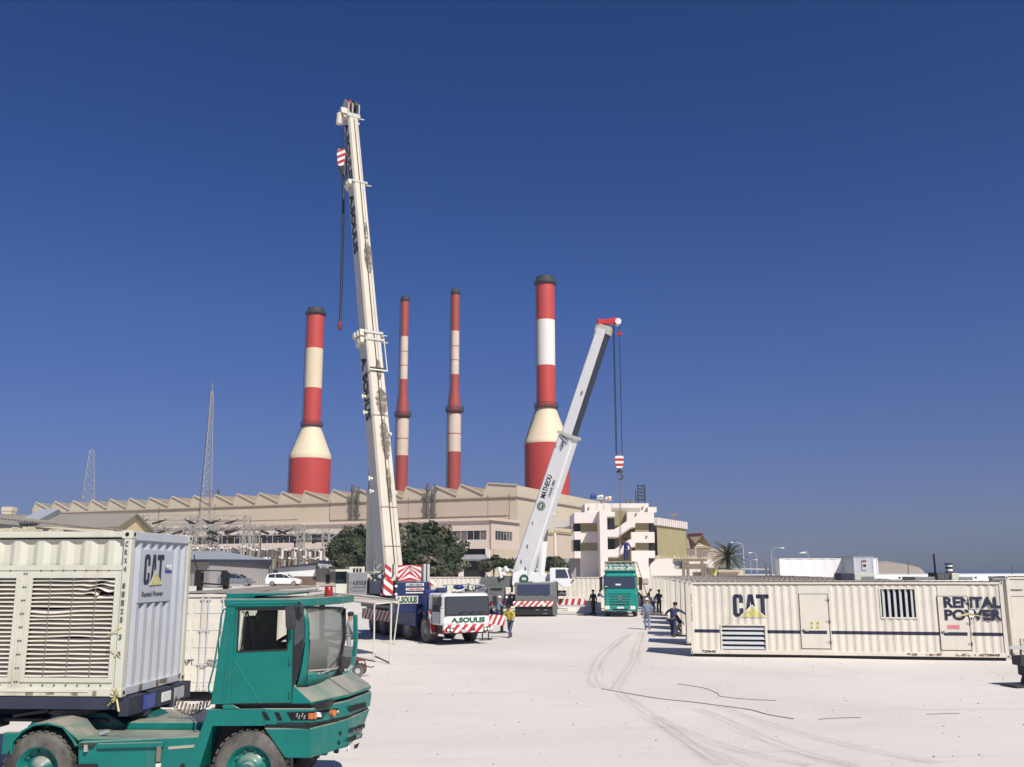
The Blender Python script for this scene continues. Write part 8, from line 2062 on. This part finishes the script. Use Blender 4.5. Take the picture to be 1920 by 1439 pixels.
# exhaust / snorkel and spiral air line behind the cab
o = MB(); n = 150; c0_, c1_ = L(326, 1312, 1.2), L(394, 1312, 1.2); P = []
for i in range(n+1):
    f = i/n; sag = -.14*math.sin(math.pi*f)-.02; c = c0_.lerp(c1_, f)+Vector((0, 0, sag)); a_ = f*2*math.pi*10; P.append(c+Vector((.015*math.sin(a_), math.cos(a_)*.075, math.sin(a_)*.085)))
o.tube(P, .009, 'trim_brown', 5); o.build('spiral_hose', tt)
o = MB(); o.tube([L(x, y, 1.3) for x, y in ((300, 1353), (325, 1352), (332, 1348), (336, 1352), (330, 1356), (345, 1354), (372, 1356))], .012, 'black'); o.build('hose', tt)
# ================================================================== people
def body(name, nodes, edges, m, parent, sub=1, root=0):
    me = bpy.data.meshes.new(name); me.from_pydata([n[0] for n in nodes], edges, []); me.materials.append(MATS[m])
    o = bpy.data.objects.new(name, me); COL.objects.link(o); o.parent = parent
    s = o.modifiers.new('skin', 'SKIN'); s.use_smooth_shade = True
    if not me.skin_vertices:
        bm = bmesh.new(); bm.from_mesh(me); bm.verts.layers.skin.verify(); bm.to_mesh(me); bm.free()
    for i, n in enumerate(nodes):
        r = n[1]; d = me.skin_vertices[0].data[i]; d.radius = r if isinstance(r, tuple) else (r, r); d.use_root = (i == root)
    u = o.modifiers.new('sub', 'SUBSURF'); u.levels = sub; u.render_levels = sub
    return o
def arm_pts(sh, az, el, az2, el2, up=.29, lo=.27):
    d = lambda a, e: Vector((math.sin(a)*math.cos(e), math.cos(a)*math.cos(e), math.sin(e)))
    e_ = sh+d(az, el)*up; w_ = e_+d(az2, el2)*lo; return e_, w_, d(az2, el2)
def person(label, loc, yaw, H=1.75, top='cloth_navy', legs='cloth_navy', hat='helmet_white', lean=0.0, arms=None, stride=0.0, bend=0.0, group='workers in the yard', crouch=0.0, cap=False):
    """local: +y is where the person faces. arms: ((az,el,az2,el2) left, right) ; lean = forward bend of the trunk"""
    k = H/1.75; t = thing('person', label, 'person', loc, yaw, group)
    hip = Vector((0, 0, .93-crouch)); up = Vector((0, math.sin(lean), math.cos(lean)))
    ch = hip+up*.38; nk = hip+up*.55; sp = hip+up*.20
    hd = nk+(up+Vector((0, math.sin(bend), 0))).normalized()*.12; ht = hd+(up+Vector((0, math.sin(bend)*.4, 0))).normalized()*.13
    shl, shr = nk+Vector((-.19, 0, -.05)), nk+Vector((.19, 0, -.05))
    arms = arms or ((R(-80), R(-75), R(-20), R(-70)), (R(80), R(-75), R(20), R(-70)))
    el_, wl, dl = arm_pts(shl, *arms[0]); er, wr, dr = arm_pts(shr, *arms[1])
    hl, hr = hip+Vector((-.10, 0, -.04)), hip+Vector((.10, 0, -.04))
    kl = Vector((-.11, stride*.45+crouch*.6+.02, .48-crouch*.3)); kr = Vector((.11, -stride*.2+crouch*.6+.04, .48-crouch*.3))
    al, ar = Vector((-.12, stride*.9-.0, .09)), Vector((.12, -stride*.8-.02, .09))
    tl, tr_ = al+Vector((-.02, .17, -.05)), ar+Vector((.02, .17, -.05))
    N = [(hip, (.125, .085)), (sp, (.115, .08)), (ch, (.135, .09)), (nk, .065), (hd, .075), (ht, .088),
         (shl, .07), (el_, .046), (wl, .034), (shr, .07), (er, .046), (wr, .034), (hl, .09), (kl, .062), (al, .044), (tl, .035), (hr, .09), (kr, .062), (ar, .044), (tr_, .035), (ht+Vector((0, .0, .05)), .07), (hd+Vector((0, .085, .05)), .022)]
    E = [(0, 1), (1, 2), (2, 3), (3, 4), (4, 5), (5, 20), (2, 6), (6, 7), (7, 8), (2, 9), (9, 10), (10, 11), (0, 12), (12, 13), (13, 14), (14, 15), (0, 16), (16, 17), (17, 18), (18, 19), (4, 21)]
    for wi, w_, d_ in ((8, wl, dl), (11, wr, dr)):
        s = Vector((0, 0, 1)).cross(d_); s = s.normalized() if s.length > .1 else Vector((1, 0, 0)); pm = w_+d_*.075; i0 = len(N); N.append((pm, (.036, .018))); E.append((wi, i0))
        for q, ln in ((-1.5, .062), (-.5, .075), (.5, .07), (1.5, .055)):
            j = len(N); N.append((pm+s*q*.018+d_*ln*.55, .0095)); N.append((pm+s*q*.019+d_*ln-Vector((0, 0, .012)), .008)); E += [(i0, j), (j, j+1)]
        j = len(N); N.append((w_+d_*.045+s*.045, .011)); E.append((wi, j)); N.append((w_+d_*.085+s*.055, .009)); E.append((j, j+1))
    N = [(p*k, (tuple(x*k for x in r) if isinstance(r, tuple) else r*k)) for p, r in N]
    body('body', N, E, 'skin', t)
    ex = 1.14
    sN = [(hip+Vector((0, 0, -.05)), (.185, .145)), (sp, (.17, .135)), (ch, (.195, .145)), (nk-up*.01, (.09, .08)), (shl, .085), (el_, .064), (wl-dl*.03, .052), (shr, .085), (er, .064), (wr-dr*.03, .052)]
    body('shirt', [(p*k, (tuple(x*k for x in r) if isinstance(r, tuple) else r*k)) for p, r in sN], [(0, 1), (1, 2), (2, 3), (2, 4), (4, 5), (5, 6), (2, 7), (7, 8), (8, 9)], top, t)
    lN = [(hip+Vector((0, 0, .06)), (.17, .13)), (hl, .105), (kl, .082), (al+Vector((0, -.01, -.01)), .072), (hr, .105), (kr, .082), (ar+Vector((0, -.01, -.01)), .072)]
    body('trousers', [(p*k, (tuple(x*k for x in r) if isinstance(r, tuple) else r*k)) for p, r in lN], [(0, 1), (1, 2), (2, 3), (0, 4), (4, 5), (5, 6)], legs, t)
    for a_, b_ in ((al, tl), (ar, tr_)):
        o = MB(); c = a_.lerp(b_, .4)*k; o.sphere(Vector((c.x, c.y, .045)), .05, 'shoe', 10, 7, (.95, 2.6, .9)); o.build('shoe', t)
    c = (ht+Vector((0, 0, .035)))*k; dirn = (ht-hd).normalized()
    if hat:
        o = MB(); o.sphere(c, .118*k, hat, 14, 8, (.95, 1.15, .85)); o.cyl(c-Vector((0, 0, .01)), c+Vector((0, .0, .008)), .135*k, .13*k, hat, 16); h_ = o.build('helmet' if not cap else 'cap', t)
    o = MB(); o.sphere(c+Vector((0, -.035, -.035)), .098*k, 'hair', 12, 8, (1, .9, 1.0)); o.build('hair', t)
    for s in (-1, 1): o = MB(); o.sphere((hd+Vector((s*.032, .082, .085)))*k, .011*k, 'black', 6, 5); o.build('eye', t)
    return t
# facing angle: yaw 0 looks away from the camera (+Y)
dn = R(-85)
person('man in yellow shirt and jeans striding beside the blue crane front', G(957, 1196), R(150), 1.66, 'cloth_yellow', 'cloth_jeans', 'hair', .28, ((R(-60), R(-30), R(-20), R(-35)), (R(80), R(-55), R(60), R(-50))), .38, .3, cap=True)
person('man in blue-grey shirt and white helmet behind the man in yellow', G(934, 1170)+Vector((0, 0, 0)), R(-60), 1.72, 'cloth_greyblue', 'cloth_jeans', 'helmet_white', .08, ((R(-30), R(-60), R(10), R(-10)), (R(40), R(-60), R(10), R(-15))), .12, .3)
person('dark clothed man standing at the left front corner of the green lorry', G(1113, 1149), R(160), 1.78, 'cloth_dark', 'cloth_dark', 'hair', .05, None, .1, .1, cap=True)
person('second dark clothed man half hidden beside the green lorry', G(1122, 1143), R(-120), 1.7, 'cloth_navy', 'cloth_dark', 'hair', .25, ((R(-30), R(-50), R(0), R(-20)), (R(30), R(-50), R(0), R(-20))), .15, .2, cap=True)
q = At(1174, 1050, 78.0)
person('man in blue overalls standing on top of the load of the green lorry', Vector((q.x, 78.0, ztop)), R(170), 1.76, 'cloth_blue', 'cloth_blue', 'hair', .06, ((R(-90), R(-60), R(-30), R(-60)), (R(95), R(-60), R(60), R(-60))), .1, .4, cap=True)
person('man in grey-blue overalls and white cap walking away along the container row', G(1214, 1181), R(-12), 1.76, 'cloth_greyblue', 'cloth_greyblue', 'helmet_white', .03, None, .12, .35)
person('navy clothed man bending with arms out, next to the nearest container end', G(1262, 1195), R(-40), 1.78, 'cloth_navy', 'cloth_navy', 'hair', .38, ((R(-80), R(-25), R(-60), R(-35)), (R(80), R(-20), R(60), R(-40))), .15, .3, cap=True)
person('crouching man with white helmet and pale trousers half behind the bending man', G(1277, 1193), R(70), 1.7, 'cloth_dark', 'cloth_grey', 'helmet_white', .55, ((R(-30), R(-40), R(0), R(-20)), (R(30), R(-40), R(0), R(-20))), .2, .3, crouch=.25)
person('navy clothed man with his back turned, right one of the pair at the containers', G(1236, 1152), R(-20), 1.84, 'cloth_navy', 'cloth_navy', 'hair', .12, ((R(-60), R(-55), R(-10), R(-20)), (R(70), R(-60), R(30), R(-50))), .1, .2, cap=True)
person('stooping man with a white cap, left one of the pair at the containers', G(1226, 1150), R(-70), 1.7, 'cloth_greyblue', 'cloth_navy', 'helmet_white', .5, ((R(-30), R(-50), R(0), R(-30)), (R(30), R(-50), R(0), R(-30))), .15, .3)
person('small dark figure far back between the green lorry and the containers, left one', G(1204, 1138), R(90), 1.7, 'cloth_dark', 'cloth_dark', 'hair', .6, None, .1, .2, cap=True)
person('small dark figure far back between the green lorry and the containers, right one', G(1213, 1138), R(-100), 1.7, 'red_dark', 'cloth_dark', 'hair', .5, None, .1, .2, cap=True)
person('man in grey overalls standing behind the front of the green tractor', G(652, 1236), R(-75), 1.76, 'cloth_grey', 'cloth_grey', 'hair', .05, ((R(-20), R(-70), R(0), R(-50)), (R(30), R(-70), R(0), R(-60))), .1, .2, cap=True)

# ================================================================== air
hm = bpy.data.materials.new('haze_air'); hm.use_nodes = True; n_ = hm.node_tree.nodes; l_ = hm.node_tree.links; n_.clear()
ho = n_.new('ShaderNodeOutputMaterial'); hv = n_.new('ShaderNodeVolumePrincipled'); l_.new(hv.outputs[0], ho.inputs['Volume'])
hv.inputs['Color'].default_value = (.74, .82, .95, 1); hv.inputs['Density'].default_value = .0003; hv.inputs['Anisotropy'].default_value = .2
MATS['haze_air'] = hm
hz = MB(); hz.box(-1000, 1000, -70, 27000, -4, 95, 'haze_air'); tag(hz.build('haze'), kind='stuff')
